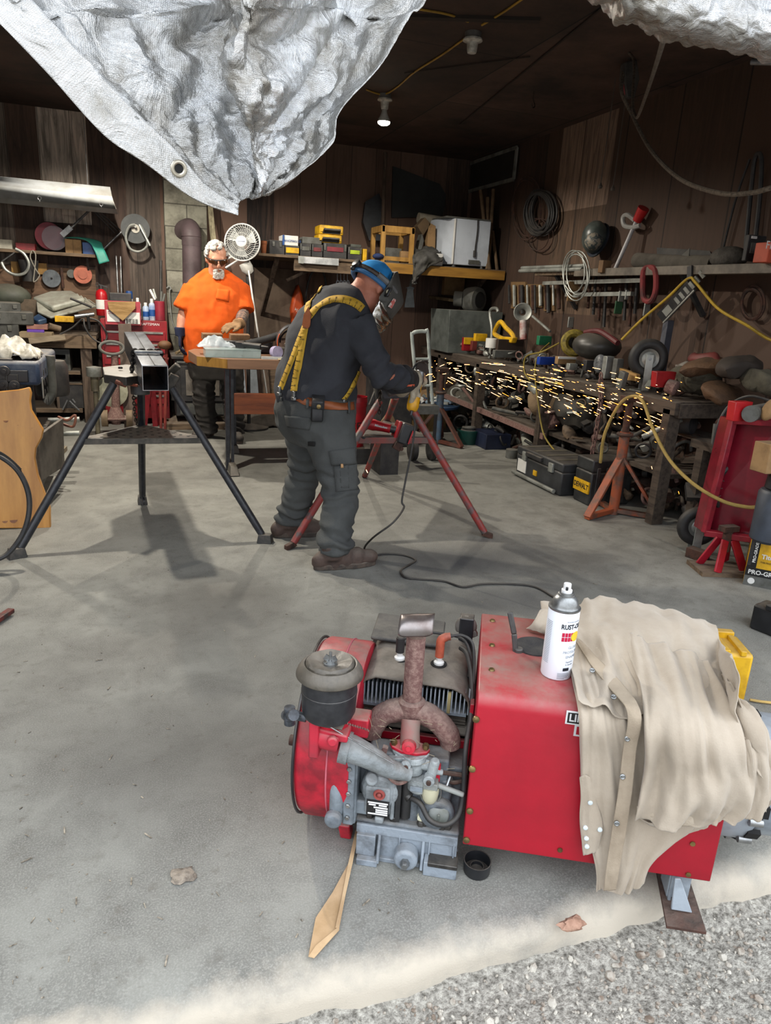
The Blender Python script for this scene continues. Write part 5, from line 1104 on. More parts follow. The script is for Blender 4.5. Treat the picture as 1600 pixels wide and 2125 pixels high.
# cordless red grinder lying on the tray
gA, gB = P(762, 879, Y=3.92), P(812, 890, Y=3.86); ax = (gB - gA).normalized(); zz = up
rg = T('cordless_grinder', 'red cordless grinder with black battery lying on the tray of the red stand', 'cordless grinder', V((gA.x, gA.y, .6)))
m_mr = mat('b0131f', .4, c2='8e0f19', s=9.)
b1 = p(rg, 'motor_body', G().lathe([(.018, 0), (.032, .006), (.034, .05), (.030, .065), (.027, .11), (.027, .15)], gA - ax * .01, ax, 18), m_mr, bev=.003)
nn = (EYE - gA).normalized(); nn = (nn - ax * nn.dot(ax)).normalized()
text(b1, 'Milwaukee', .017, gA + ax * .085 + nn * .031, ax, nn.cross(ax), d_w, ext=.0004, bold=.0004)
p(rg, 'handle', G().lathe([(.026, 0), (.022, .02), (.024, .06)], gB - ax * .03, ax, 16), m_blk)
b2_ = p(rg, 'battery', G().box(gB + ax * .075 - V((0, 0, .008)), (.075, .09, .12), (0, R(-62) + 1.4, 0)), m_blk, bev=.008)
p(b2_, 'red_strip', G().box(gB + ax * .10 - V((0, .047, .02)), (.008, .004, .08), (0, R(-62) + 1.4, 0)), m_mr)
text(b2_, 'M18', .02, gB + ax * .058 + V((0, -.0475, -.02)), (.55, 0, .83), (-.83, 0, .55), d_w, ext=.0004, bold=.0006)
p(rg, 'battery_collar', G().box(gB + ax * .035, (.03, .07, .11), (0, R(-62) + 1.4, 0)), m_mr, bev=.005)
S('grinder_guard', 'black round wheel guard on the tray beside the red cordless grinder', 'wheel guard', G().lathe([(.012, 0), (.058, 0), (.06, .012), (.055, .016), (.012, .016)], P(750, 908, Y=3.88), n=24), m_blk)
S('tray_rag', 'crumpled grey rag under the red cordless grinder', 'rag', G().grid(lambda u, v: (P(765 + 60 * u, 912, Y=3.84)) + V((0, -.02 + .1 * v, .006 + .012 * fbm((u * 5, v * 4, 1)))), 20, 12), mat('48443c', .9, c2='37342e', s=9.), thick=.004, sm=180)
# ------------------------------------------------------------------ work table behind
tz0, tz1, ty0, ty1 = .785, .862, 5.45, 6.3; tx1 = 1.45
tt_ = T('work_table', 'wooden table with clipped corner and black steel legs, heaped with tools', 'table', V((1., 5.9, 0)))
tp_ = p(tt_, 'tabletop', G().prism([(.395, 5.62), (.6, ty0), (tx1, ty0), (tx1, ty1), (.42, ty1), (.36, 6.1)], .075, (0, 0, .8235)), mat('86664f', .5, c2='765844', s=2.2, stretch=(.8, 9, 9)), bev=.004)
p(tp_, 'corner_inlay', G().hull([V((.393, 5.617, .79)), V((.6, ty0 - .001, .79)), V((.6, ty0 - .001, .858)), V((.393, 5.617, .858))], .003), mat('a27a3a', .5, c2='7d5a28', s=3., stretch=(5, 5, .8)))
for x, y in ((.62, 5.52), (1.36, 5.52), (.72, 6.2), (1.36, 6.2)):
    lg = p(tt_, 'leg', G().box((x - .018, y, .40), (.03, .05, .78)).box((x + .018, y, .40), (.022, .05, .78)), m_blkp)
    p(lg, 'foot', G().box((x + .01, y - .02, .035), (.07, .42 if y < 6 else .2, .06), tp=.7), mat('3f3e3b', .6, c2='565149', s=10., dust=.6), bev=.004)
p(tt_, 'stretcher', G().b2((.65, 5.5, .44), (1.36, 5.53, .60)), mat('8a4a26', .45, c2='5f2f17', s=2.4, stretch=(.7, 6, 6), a=.38, b=.62), bev=.003)
TZ = .862
def at(px, py, z=TZ, Y=None): return P(px, py, Y=Y) if Y else P(px, py, Z=z)
# goods on the table
q0 = V((.43, 5.56, TZ))
ob = T('parts_organizer', 'clear plastic organizer box of small parts at the near left corner of the table', 'organizer', V((.62, 5.62, TZ)))
m_clr = mat('c3d3d3', .12, c2='b2c4c4', s=5., alpha=.45)
p(ob, 'tray', G().b2((.45, 5.53, TZ + .001), (.86, 5.72, TZ + .01)).b2((.45, 5.53, TZ), (.86, 5.535, TZ + .055)).b2((.45, 5.715, TZ), (.86, 5.72, TZ + .055)).b2((.45, 5.53, TZ), (.455, 5.72, TZ + .055)).b2((.855, 5.53, TZ), (.86, 5.72, TZ + .055)), m_clr)
for k in range(1, 6): p(ob, 'divider', G().b2((.45 + k * .068, 5.53, TZ), (.453 + k * .068, 5.72, TZ + .052)), m_clr)
p(ob, 'lid', G().b2((.447, 5.527, TZ + .056), (.863, 5.723, TZ + .062)), m_clr, bev=.002)
r9 = random.Random(2); g = G()
for k in range(60): g.cyl(*[(lambda q: (q, q + V((r9.gauss(0, .012), r9.gauss(0, .012), r9.uniform(0, .01)))))(V((r9.uniform(.47, .84), r9.uniform(5.545, 5.7), TZ + .014)))][0], r9.uniform(.003, .006), n=6)
tag(p(ob, 'small_hardware', g, m_zinc), kind='stuff')
g = G(); c0 = V((.56, 5.78, TZ + .06))
def bagf(u, v):
    q = c0 + V(((u - .5) * .3, (v - .5) * .14 + .02, .0)); e = sin(pi * u) * sin(pi * v); q.z += .11 * e * (1 - .6 * u) + .03 * fbm((u * 6, v * 5, 1), 4) * (e + .3); return q
g.grid(bagf, 26, 18); S('clear_bag', 'crumpled clear plastic bag on top of the parts organizer', 'plastic bag', g, mat('cfd8de', .08, c2='b4bec6', s=9., alpha=.55, bump=.8, bs=18.), thick=.002, sm=60)
S('black_pistol_grip_tool', 'black pistol-grip tool with silver chuck on the organizer lid', 'drill', G().cyl((.74, 5.66, TZ + .09), (.87, 5.58, TZ + .085), .022, n=14).cyl((.87, 5.58, TZ + .085), (.92, 5.55, TZ + .084), .012, .006).box((.73, 5.68, TZ + .085), (.07, .06, .045), (0, 0, -.5)), m_blk, bev=.003)
S('lavender_roll', 'pale lavender tape roll on the table beside the black tool', 'tape roll', G().lathe([(.022, 0), (.045, 0), (.045, .05), (.022, .05)], (.97, 5.56, TZ + .048), (.35, -1, .1), 28), mat('a79fc0', .5, c2='857f9a', s=9.))
S('steel_ruler', 'pale straightedge lying along the front edge of the table', 'straightedge', G().b2((.86, 5.48, TZ + .0), (1.3, 5.52, TZ + .018)), mat('c6cbc8', .4, .3))
S('kraft_sheet', 'pale cardboard sheet hanging over the front edge of the table', 'cardboard', G().b2((.98, 5.44, TZ + .001), (1.43, 5.6, TZ + .006)), mat('c7b28a', .8, c2='b09c74', s=6.))
g = G(); g.tube([V((1.17, 5.86, TZ + .09)) + V((.12 * cos(R(a)), .02 * sin(R(a)), .125 * sin(R(a)))) for a in range(-25, 206, 11)], .03, 10)
fh_ = T('grinder_hood', 'black curved wheel hood with an orange end standing among the tools on the table', 'wheel hood', V((1.17, 5.86, TZ)))
p(fh_, 'band', G().grid(lambda u, v: V((1.17, 5.82, TZ + .10)) + V(((.125 + .012 * sin(pi * v)) * cos(R(-20 + 220 * u)), .075 * v, (.135 + .012 * sin(pi * v)) * sin(R(-20 + 220 * u)))), 30, 4), mat('2b2b2d', .5, c2='434245', s=8.), thick=.008, sm=180)
p(fh_, 'orange_end', G().grid(lambda u, v: V((1.17, 5.817, TZ + .10)) + V(((.132) * cos(R(150 + 45 * u)), .078 * v, (.142) * sin(R(150 + 45 * u)))), 10, 3), mat('c4562b', .6), thick=.006, sm=180)
p(fh_, 'inner_rim', G().tube([V((1.17, 5.89, TZ + .10)) + V((.10 * cos(R(a)), 0, .10 * sin(R(a)))) for a in range(-10, 191, 12)], .008, 8), m_blk)
S('black_case', 'black flat tool case under the gloved hand at the back of the table', 'case', G().b2((.62, 5.95, TZ), (1.02, 6.22, TZ + .10)), m_blk, bev=.01)
S('black_hose_cuff', 'thick black hose end lying across the tools on the table', 'hose', G().tube(spl([V((.78, 5.8, TZ + .08)), V((.92, 5.86, TZ + .11)), V((1.06, 5.92, TZ + .15))]), .032, 12), mat('1f1f20', .7, c2='2e2e2f', s=12.))
g = G().b2((1.02, 5.6, TZ), (1.2, 5.72, TZ + .08)).cyl((1.05, 5.58, TZ + .1), (1.25, 5.66, TZ + .11), .018); S('strapped_tool', 'dark strapped tool body in the middle of the table front', 'tool', g, mat('29241f', .6, c2='4a4137', s=22.), bev=.008)
g = G(); g.grid(lambda u, v: V((1.2 + .25 * u, 5.52 + .2 * v, TZ + .055 + .035 * sin(pi * v) + .012 * fbm((u * 5, v * 4, 0)))), 20, 12); S('grey_jacket', 'dark grey jacket bundled at the right end of the table', 'jacket', g, mat('3b3740', .9, c2='57525c', s=6.), thick=.03, sm=180)
S('white_papers', 'folded white papers on the dark jacket on the table', 'paper', G().hull([V((1.2, 5.66, TZ + .1)), V((1.3, 5.62, TZ + .11)), V((1.38, 5.72, TZ + .115)), V((1.26, 5.74, TZ + .14))], .012), m_white)
for x_, y_, lab in ((.5, 5.98, 'brown cardboard piece standing at the back left of the table'), (.72, 6.0, 'clear-lidded brown box under the tan glove on the table')): S('cardboard_piece', lab, 'box', G().box((x_ + .04, y_, TZ + .125), (.16, .05, .045), (.2, 0, .2)), mat('7c5f45', .8, c2='5d4733', s=8.), bev=.002)
# ------------------------------------------------------------------ unseen door header, lowered to hold back sky light; silver tarps
ST('trim_2', G().b2((XL, 1.62, 2.22), (XR, 1.76, ZC)), mat('4b3d33', .8), bev=.004)
def tarp_mat():
    M = bpy.data.materials.new('silver_tarp'); M.use_nodes = True; nt = M.node_tree; L = nt.links.new; B = nt.nodes['Principled BSDF']
    t = nod(nt, 'TexCoord'); n = nod(nt, 'TexNoise', Scale=5., Detail=8., Roughness=.7); L(t.outputs['Object'], n.inputs['Vector'])
    rp = nod(nt, 'ValToRGB'); L(n.outputs['Fac'], rp.inputs[0]); e = rp.color_ramp.elements; e[0].position = .36; e[0].color = (*lin('a5a199'), 1); e[1].position = .6; e[1].color = (*lin('e2e5e8'), 1)
    L(rp.outputs[0], B.inputs['Base Color']); B.inputs['Metallic'].default_value = .88; B.inputs['Roughness'].default_value = .27
    w1 = nod(nt, 'TexWave', Scale=210., Distortion=1.2, bands_direction='X'); w2 = nod(nt, 'TexWave', Scale=210., Distortion=1.2, bands_direction='Z')
    for w_ in (w1, w2): L(t.outputs['Object'], w_.inputs['Vector'])
    n2 = nod(nt, 'TexNoise', Scale=11., Detail=6., Roughness=.55, Distortion=1.6); L(t.outputs['Object'], n2.inputs['Vector'])
    a = nod(nt, 'Math', operation='ADD'); L(w1.outputs['Fac'], a.inputs[0]); L(w2.outputs['Fac'], a.inputs[1])
    b = nod(nt, 'Math', operation='MULTIPLY_ADD'); L(a.outputs[0], b.inputs[0]); b.inputs[1].default_value = .02; L(n2.outputs['Fac'], b.inputs[2])
    bp = nod(nt, 'Bump', Strength=.6, Distance=.03); L(b.outputs[0], bp.inputs['Height']); L(bp.outputs[0], B.inputs['Normal']); return M
m_tarp = tarp_mat(); TY = 1.36; off = (0, 0, .05, .13, -.12, -.08, .10, .02)
rows = [[(-900, -760), (-500, -760), (-100, -760), (400, -760), (420, -760), (640, -760), (860, -760), (1100, -760)],
        [(-120, -60), (10, -60), (250, -60), (482, -60), (493, -60), (585, -60), (760, -60), (905, -60)],
        [(2, 52), (85, 20), (280, 40), (489, 40), (493, 40), (575, 30), (735, 30), (850, 35)],
        [(110, 165), (195, 140), (340, 150), (493, 150), (499, 150), (560, 150), (705, 140), (790, 135)],
        [(215, 280), (282, 232), (390, 240), (503, 240), (507, 240), (575, 240), (650, 235), (705, 232)],
        [(300, 338), (358, 305), (435, 312), (515, 315), (519, 315), (572, 310), (640, 302), (690, 298)],
        [(400, 411), (430, 386), (475, 380), (529, 380), (533, 380), (558, 375), (585, 372), (612, 366)],
        [(494, 447), (495, 427), (502, 414), (522, 412), (537, 410), (541, 409), (545, 407), (552, 402)]]
net = [[P(x, y, Y=TY + o * (1.1 - .13 * i)) for (x, y), o in zip(r, off)] for i, r in enumerate(rows)]
def crk(u, v):
    e = min(1, u * 9) * min(1, (1 - u) * 9) * min(1, (1.04 - v) * 3.5)
    q = V((u * 9, v * 6, 0)); return e * (.060 * (.35 - abs(fbm(V((u * 8 + v * 2.5, v * 2.2 - u, 0)), 2))) + .018 * (.3 - abs(fbm(q * 1.9 + V((4, 1, 2)), 3)))) + .0015 * fbm(q * 6, 3)
t = T('silver_tarp', 'large crumpled silver tarp hanging in a point at the top of the doorway', 'tarp', P(495, 447, Y=TY))
g = G(); patch(g, net, 16, 16, crk); tp = p(t, 'sheet', g, m_tarp, thick=.0015, sm=40)
hem = [[P(x, y, Y=TY - .012) for (x, y) in (r[0], ((r[0][0] * .5 + r[1][0] * .5), (r[0][1] + r[1][1]) / 2), r[1])] for r in rows[1:]]
g = G(); patch(g, hem, 6, 10, lambda u, v: .0025 * fbm((u * 3, v * 14, 0))); p(tp, 'hem_band', g, m_tarp, thick=.003, sm=60)
q = P(371, 350, Y=TY - .016); nn = (EYE - q).normalized()
p(tp, 'grommet', G().tor(q, nn + V((.25, 0, 0)), .0105, .0035, 26, 8), mat('bdb6a6', .3, .8)); p(tp, 'grommet_hole', G().lathe([(.009, 0), (.009, .001)], q - nn * .001, nn + V((.25, 0, 0)), 20), m_dark)
edge = [(1150, -70), (1242, 2), (1310, 46), (1400, 78), (1500, 98), (1600, 122), (1720, 150)]
Y2 = 1.5; net = []
for k, (dy, dz) in enumerate(((-700, .2), (-260, .05), (-150, -.08), (-80, -.12), (-30, -.10), (0, -.02), (6, .08))): net.append([P(x + (-dy * .15), y + dy, Y=Y2 + dz) for x, y in edge])
g = G(); patch(g, net, 14, 14, lambda u, v: .020 * (.3 - abs(fbm((u * 7 + v * 3, v * 2.2, 5), 3))) + .010 * fbm((u * 16, v * 9, 1), 3))
S('silver_tarp', 'bunched pale silver tarp hanging in the upper right corner of the doorway', 'tarp', g, m_tarp, thick=.0015, sm=45)
# ------------------------------------------------------------------ ceiling: sockets, bulb, cable, hook, hoist, ropes
m_por = mat('c9c6bd', .4, c2='8f8a80', s=20., dust=0)
def socket(x, y, lab, bulb):
    o = T('ceiling_socket', lab, 'lamp socket', V((x, y, ZC)))
    p(o, 'box', G().lathe([(.05, 0), (.05, -.03), (.045, -.035)], (x, y, ZC), n=20), mat('6d6a66', .6))
    p(o, 'porcelain_base', G().lathe([(.058, -.035), (.06, -.045), (.035, -.055), (.03, -.1), (.026, -.11)], (x, y, ZC), n=24), m_por)
    if bulb:
        b = p(o, 'bulb', G().lathe([(.02, -.105), (.022, -.13), (.03, -.15), (.048, -.185), (.05, -.2)], (x, y, ZC), n=24), mat('bdbbb5', .4))
        p(b, 'bulb_lens', G().lathe([(.05, -.2), (.047, -.214), (.03, -.224), (.0, -.227)], (x, y, ZC), n=24, cap=False), mat('fff3dd', .5, c2='fff3dd', emit=22.))
for x, y, l_ in ((LAMPS[2][0], LAMPS[2][1], 'lit reflector bulb in a porcelain socket on the dark ceiling'), (LAMPS[0][0], LAMPS[0][1], 'lit reflector bulb on the ceiling behind the silver tarp, above the square tube'), (LAMPS[1][0], LAMPS[1][1], 'lit reflector bulb on the ceiling behind the silver tarp, nearer the back wall')): socket(x, y, l_, 1)
socket(1.99, 4.57, 'empty porcelain socket on the ceiling, no bulb in it', 0)
zc = ZC - .008
def CP(px, py): return P(px, py, Z=zc)
S('ceiling_cable', 'yellow electric cable stapled across the ceiling between the sockets', 'cable', G().tube(spl([CP(760, 186), CP(795, 196), CP(825, 180), CP(860, 150), CP(920, 112), CP(972, 74)], 5), .0065, 7).tube(spl([CP(862, 18), CP(930, 30), CP(972, 45)], 5), .0065, 7).tube(spl([CP(1000, 52), CP(1045, 25), CP(1095, -10)], 5), .0065, 7), mat('a8842e', .6, c2='8a6a22'))
ST('trim_3', G().bar(CP(700, 30), CP(1120, 42), .05, .02).bar(CP(955, 258), CP(1260, 8), .012, .004).bar(CP(840, 152), CP(1100, 118), .012, .004), mat('2b211b', .8))
q = CP(1108, 190); S('ceiling_hook', 'small wire hook screwed in the middle of the ceiling', 'hook', G().tube(spl([q, q - V((0, 0, .05)), q + V((.01, -.02, -.1)), q + V((-.02, -.04, -.12)), q + V((-.035, -.04, -.09))], 5), .005, 6), m_chain)
hq = P(1300, 120, Z=ZC); hx = T('chain_hoist', 'grey rope hoist block with a red hook hanging from the ceiling', 'hoist', V((hq.x, hq.y, 2.5)))
def HQ(px, py): return P(px, py, Y=hq.y)
p(hx, 'hanger', G().tube([HQ(1305, 100), HQ(1306, 125)], .008, 8).tor(HQ(1305, 112), (1, 0, 0), .025, .006, 16, 6), m_chain)
p(hx, 'block', G().hull([HQ(1293, 130), HQ(1316, 126), HQ(1322, 165), HQ(1312, 205), HQ(1296, 205), HQ(1290, 165)], .06), mat('44403c', .6, c2='2d2a28', s=14.), bev=.008)
p(hx, 'red_hook', G().tube(spl([HQ(1296, 165), HQ(1294, 185), HQ(1300, 196), HQ(1308, 190)], 5), .018, 8), mat('7a1c1f', .5)); p(hx, 'pulley', G().lathe([(.03, -.015), (.022, 0), (.03, .015)], HQ(1302, 190), (.3, -1, 0), 16), m_brass)
m_rope = mat('6d6256', .9, c2='4d443b', s=60., bump=.4, bs=150.)
S('hoist_rope', 'thick rope looping from the hoist down along the right wall', 'rope', G().tube(spl([HQ(1294, 150), P(1290, 190, Y=4.4), P(1310, 235, Y=4.3), P(1350, 310, Y=4.0), P(1410, 370, Y=3.6), P(1490, 400, Y=3.2), P(1560, 400, Y=3.0), P(1640, 380, Y=2.8), V((3.735, 2.7, 2.2))], 8), .012, 8), m_rope)
S('tarp_rope', 'rope running from the right silver tarp down to a bend beside the hoist', 'rope', G().tube(spl([P(1380, 60, Y=1.62), P(1372, 100, Y=2.2), P(1350, 170, Y=3.0), P(1328, 232, Y=3.6), P(1320, 243, Y=3.7), P(1313, 215, Y=3.9), P(1316, 130, Y=4.3), P(1305, 110, Y=4.42)], 7), [.006] * 10 + [.0085] * 33 + [.0095] * 7 if False else .0085, 8), m_rope)
for x0, y0, x1, y1, l_ in ((1275, 180, 1246, 385, 'thin pull cord hanging beside the hoist, the left of two'), (1297, 215, 1272, 390, 'thin pull cord with a knob hanging below the hoist')):
    a, b = P(x0, y0, Y=4.9), P(x1, y1, Y=4.9); g = G().tube([V((a.x, a.y, ZC)), a, b], .004, 6).lathe([(.012, 0), (.016, .015), (.004, .04)], b - V((0, 0, .02)), n=10); S('pull_string', l_, 'pull string', g, mat('4f4740', .8))
g = G().cyl(P(1560, 128, Y=2.6), P(1680, 130, Y=2.4), .012, n=10); S('light_pipe', 'short pale pipe end under the right silver tarp', 'pipe', g, m_steel)
# ------------------------------------------------------------------ quick builders for shelf goods
def bx(name, lab, cat, x0, y0, x1, y1, Y, dp, m, bev=.004, group=None, zb=None, rz=0., parts_=(), tp=1.):
    """upright box: photograph rectangle at depth Y, dp deep; zb puts its base on a surface; parts_ = (name, u0, v0, u1, v1, material) plates on its front"""
    a, b = P(x0, y1, Y=Y), P(x1, y0, Y=Y); zl = a.z if zb is None else zb; w, h = b.x - a.x, b.z - zl
    c = V(((a.x + b.x) / 2, Y + dp / 2, zl)); o = T(name, lab, cat, c, group, rz=rz)
    bd = p(o, 'body', G().box((0, 0, h / 2), (w, dp, h), tp=tp), m, bev=min(bev, w * .2, h * .2))
    for n_, u0, v0, u1, v1, mm in parts_: p(o, n_, G().box((-w / 2 + w * (u0 + u1) / 2, -dp / 2 - .002, h * (v0 + v1) / 2), (w * (u1 - u0), .01, h * (v1 - v0))), mm, bev=.0015)
    return o, w, h, dp
def cyl_(name, lab, cat, px, y0, y1, wpx, Y, m, group=None, zb=None, prof=None, cap=None, band=None):
    """upright round thing, profile scaled from (radius, height) fractions"""
    a, b = P(px, y1, Y=Y), P(px, y0, Y=Y); l, r = P(px - wpx / 2, (y0 + y1) / 2, Y=Y), P(px + wpx / 2, (y0 + y1) / 2, Y=Y)
    rad = (r.x - l.x) / 2; zl = a.z if zb is None else zb; h = b.z - zl; o = T(name, lab, cat, V((a.x, Y, zl)), group, rz=0.)
    p(o, 'body', G().lathe([(rad * q, h * t) for q, t in (prof or ((.9, 0), (1, .02), (1, .97), (.9, 1)))], n=20), m)
    if cap: p(o, 'cap', G().lathe([(rad * q, h * t) for q, t in cap[0]], n=16), cap[1])
    if band: p(o, 'label_band', G().lathe([(rad * 1.01, h * band[0]), (rad * 1.01, h * band[1])], n=20), band[2])
    return o
CAN = ((.9, 0), (1, .02), (1, .72), (.92, .75), (.55, .82), (.3, .83)); CANC = ((.5, .82), (.5, .97), (.45, 1))
def rod(name, lab, cat, a, b, r, m, group=None, r2=None): return S(name, lab, cat, G().cyl(a, b, r, r2, n=10), m, group)
def disc(name, lab, cat, px, py, rpx, Y, m, tk=.006, ax=(0, -1, 0), hub=None, group=None):
    c = P(px, py, Y=Y); r = (P(px + rpx, py, Y=Y) - c).length; o = T(name, lab, cat, c - V((0, 0, r)), group)
    p(o, 'plate', G().lathe([(r * .08, -tk / 2), (r, -tk / 2), (r, tk / 2), (r * .08, tk / 2)], c, ax, 32), m)
    if hub: p(o, 'hub', G().lathe([(r * hub[0], -tk / 2 - .004), (r * hub[0], tk / 2 + .012)], c, ax, 20), hub[1])
    return o
m_galv = mat('a5a8a3', .45, .5, c2='7b7d78', s=7., dust=.3)
m_oldw = mat('6d5b48', .85, c2='46392d', s=4., stretch=(1, 8, 8), bump=.3, dust=.6)
m_oldv = mat('5f5044', .85, c2='3d322a', s=4., stretch=(8, 8, 1), bump=.3)
m_redc = mat('8e1a22', .42, c2='6e141b', s=5., dust=.5)
m_dblk = mat('202022', .6, c2='363433', s=10., dust=.7)
m_dgry = mat('5b5c59', .7, c2='45453f', s=9., dust=.7)
m_kraft = mat('94754f', .85, c2='755b3c', s=6., dust=.3)
m_bluep = mat('1f4d8f', .5, c2='173a6e', s=9., dust=.4)
m_ywl = mat('d9a916', .5, c2='a9810f', s=9., dust=.4)
# hanging reflector of the shop light
o = T('shop_light', 'long white metal shop-light reflector hanging over the left workbench', 'light fixture', P(120, 420, Y=7.4))
tl, tr_, ml, mr_, bl, br_ = P(-160, 351, Y=7.56), P(228, 388, Y=7.56), P(-160, 370, Y=7.42), P(232, 408, Y=7.42), P(-160, 395, Y=7.40), P(241, 434, Y=7.40)
bk = V((0, .34, 0)); g = G().add([tl, tr_, mr_, ml, bl, br_, tl + bk, tr_ + bk, ml + bk * 1.4, mr_ + bk * 1.4, bl + bk * 1.5, br_ + bk * 1.5], [(0, 1, 2, 3), (3, 2, 5, 4), (0, 1, 7, 6), (6, 7, 9, 8), (8, 9, 11, 10), (1, 2, 9, 7), (2, 5, 11, 9)])
p(o, 'reflector', g, mat('b9bdc0', .45, c2='8d8a80', s=3., a=.4, b=.7, dust=.4), thick=.004, sm=20)
for px, py in ((82, 411), (210, 424)): q = P(px, py, Y=7.39); p(o, 'hanging_loop', G().tor(q, (0, -1, 0), .014, .002, 16, 5).cyl(q + V((0, 0, -.012)), q - V((0, 0, .03)), .0018, n=5), m_steel)
for x in (-1.2, -.4): p(o, 'hanger_wire', G().cyl((x, 7.62, ZC), (x, 7.62, 2.08), .003, n=5), m_steel)
# shelf on the back wall
zs = 1.61; lx = P(198, 530, Y=8.02).x
sh_ = T('wall_shelf', 'narrow dark wooden shelf on the back wall above the left workbench', 'shelf', V((-1.2, 8.1, zs)))
p(sh_, 'board', G().b2((-2.6, 8.0, zs - .03), (lx, YB, zs)), m_oldw, bev=.003)
for x in (-2.2, -1.35, lx - .08): p(sh_, 'bracket', G().bar((x, 8.05, zs - .03), (x, YB - .02, zs - .25), .02, .02), m_dblk)
disc('red_disc', 'large red disc leaning on the left wall shelf behind the clear disc', 'disc', 102, 490, 29, 8.2, mat('a01a33', .4, c2='7e1428', s=5.), .012)
disc('clear_disc', 'clear ribbed plastic disc leaning in front of the red disc', 'disc', 113, 494, 26, 8.14, mat('a58d93', .15, c2='8d6f78', s=8., alpha=.5), .01)
bx('white_box', 'small pale box at the far left of the wall shelf', 'box', -20, 498, 24, 513, 8.04, .12, mat('b9b5a6', .7), zb=zs)
bx('red_box', 'flat red tool box on the wall shelf', 'box', 33, 506, 72, 517, 8.05, .12, mat('8d2b30', .5), zb=zs)
bx('cardboard_box', 'small tan cardboard box on the wall shelf, under the teal sheet', 'box', 136, 498, 168, 525, 8.06, .12, m_kraft, zb=zs, parts_=(('flap_seam', .48, 0, .52, 1, mat('7a6040', .8)),))
bx('blue_box', 'small open box with a blue bag at the right end of the wall shelf', 'box', 172, 504, 197, 527, 8.06, .12, m_bluep, zb=zs)
g = G(); rw = [[P(133, 493, Y=8.1), P(133, 493, Y=8.2)], [P(165, 495, Y=8.05), P(165, 492, Y=8.2)], [P(185, 503, Y=8.0), P(205, 500, Y=8.15)], [P(196, 520, Y=7.96), P(215, 515, Y=8.0)], [P(206, 548, Y=7.95), P(227, 542, Y=7.97)]]
patch(g, rw, 4, 6); S('teal_sheet', 'teal plastic sheet curling over the end of the wall shelf', 'sheet', g, mat('3fa08f', .5, c2='2f8375', s=4.), thick=.004, sm=60)
o = T('swing_arm_lamp', 'folding chrome and black swing-arm on the back wall over the shelf', 'lamp arm', P(190, 520, Y=8.15))
p(o, 'arm', G().cyl(P(132, 488, Y=8.0), P(188, 434, Y=8.1), .012, n=10).box(P(138, 480, Y=8.0), (.12, .03, .05), (0, -.75, 0)), m_steel)
for k in range(3): p(o, 'parallel_rod', G().cyl(P(190 + 5 * k, 434, Y=8.1), P(238 + 6 * k, 484 - 3 * k, Y=8.2), .007, n=8), m_dblk)
p(o, 'lower_arm', G().cyl(P(252, 481, Y=8.2), P(216, 516, Y=8.2), .012, n=10), m_steel)
disc('grey_disc', 'big grey wheel on the board wall with a black hose loop in front', 'wheel', 281, 475, 30, 8.2, mat('3d4041', .6, c2='4d5050', s=6.), .05, hub=(.3, mat('b7b2a5', .5)))
c = P(286, 490, Y=8.12); S('hose_loop', 'loop of grey flexible hose hanging over the grey wheel', 'hose', G().cyl(P(281, 470, Y=8.1), P(281, 470, Y=8.3), .012, n=8).tube(spl([P(280, 466, Y=8.1), P(268, 470, Y=8.1), P(261, 492, Y=8.1), P(270, 516, Y=8.1), P(290, 522, Y=8.1), P(306, 508, Y=8.1), P(298, 480, Y=8.1), P(290, 468, Y=8.1), P(312, 510, Y=8.08)], 6), .013, 8), m_galv)
# tool wall below the shelf
S('backing_board', 'weathered plywood backing on the wall behind the left workbench', 'board', G().b2((-2.2, 8.26, .95), (P(200, 600, Y=8.26).x, 8.295, P(60, 552, Y=8.26).z)), mat('6d5441', .85, c2='4b392c', s=3., stretch=(1, 8, 8)), bev=.002)
S('yellow_strip', 'yellow-brown wooden strip on the wall under the shelf', 'wood strip', G().b2(P(24, 566, Y=8.22), P(97, 547, Y=8.25)), mat('8d6a34', .7))
disc('saw_blade', 'grey circular saw blade hanging under the left shelf', 'saw blade', 107, 578, 19, 8.2, mat('6a6d6e', .3, .7, c2='47494a', s=6.), .006, hub=(.12, m_dark))
disc('orange_disc', 'faded orange sanding disc hanging right of the saw blade', 'disc', 172, 570, 19, 8.18, mat('b2634a', .6, c2='8d4b39', s=9.), .03, hub=(.5, mat('a25a44', .6)))
disc('small_disc', 'small grey disc between the saw blade and the orange disc', 'disc', 148, 568, 9, 8.2, m_dgry, .01)
rod('wrench', 'brown adjustable wrench hanging beside the saw blade', 'wrench', P(127, 555, Y=8.2), P(131, 598, Y=8.2), .014, m_rustd)
o = T('bow_saw', 'curved grey bow saw hanging below the left shelf', 'saw', P(30, 560, Y=8.0))
p(o, 'frame', G().tube(spl([P(32, 516, Y=8), P(50, 527, Y=8), P(60, 548, Y=8), P(52, 566, Y=8), P(32, 570, Y=8), P(12, 560, Y=8), P(3, 544, Y=8)], 6), .014, 8), m_galv)
p(o, 'blade', G().cyl(P(3, 543, Y=8), P(30, 524, Y=8), .006, n=6), m_steel)
cyl_('black_pot', 'black bucket tilted on the wall under the bow saw', 'bucket', 62, 540, 584, 44, 8.12, m_dblk, prof=((.7, 0), (1, 1)))
S('grey_rope', 'loop of pale grey cord hanging beside the bow saw', 'cord', G().tube(spl([P(66, 520, Y=7.98), P(63, 535, Y=7.98), P(75, 560, Y=7.98), P(82, 572, Y=7.98), P(70, 585, Y=7.98), P(72, 560, Y=7.98), P(74, 530, Y=7.98), P(68, 519, Y=7.98)], 5), .005, 6), mat('8f8a7f', .8))
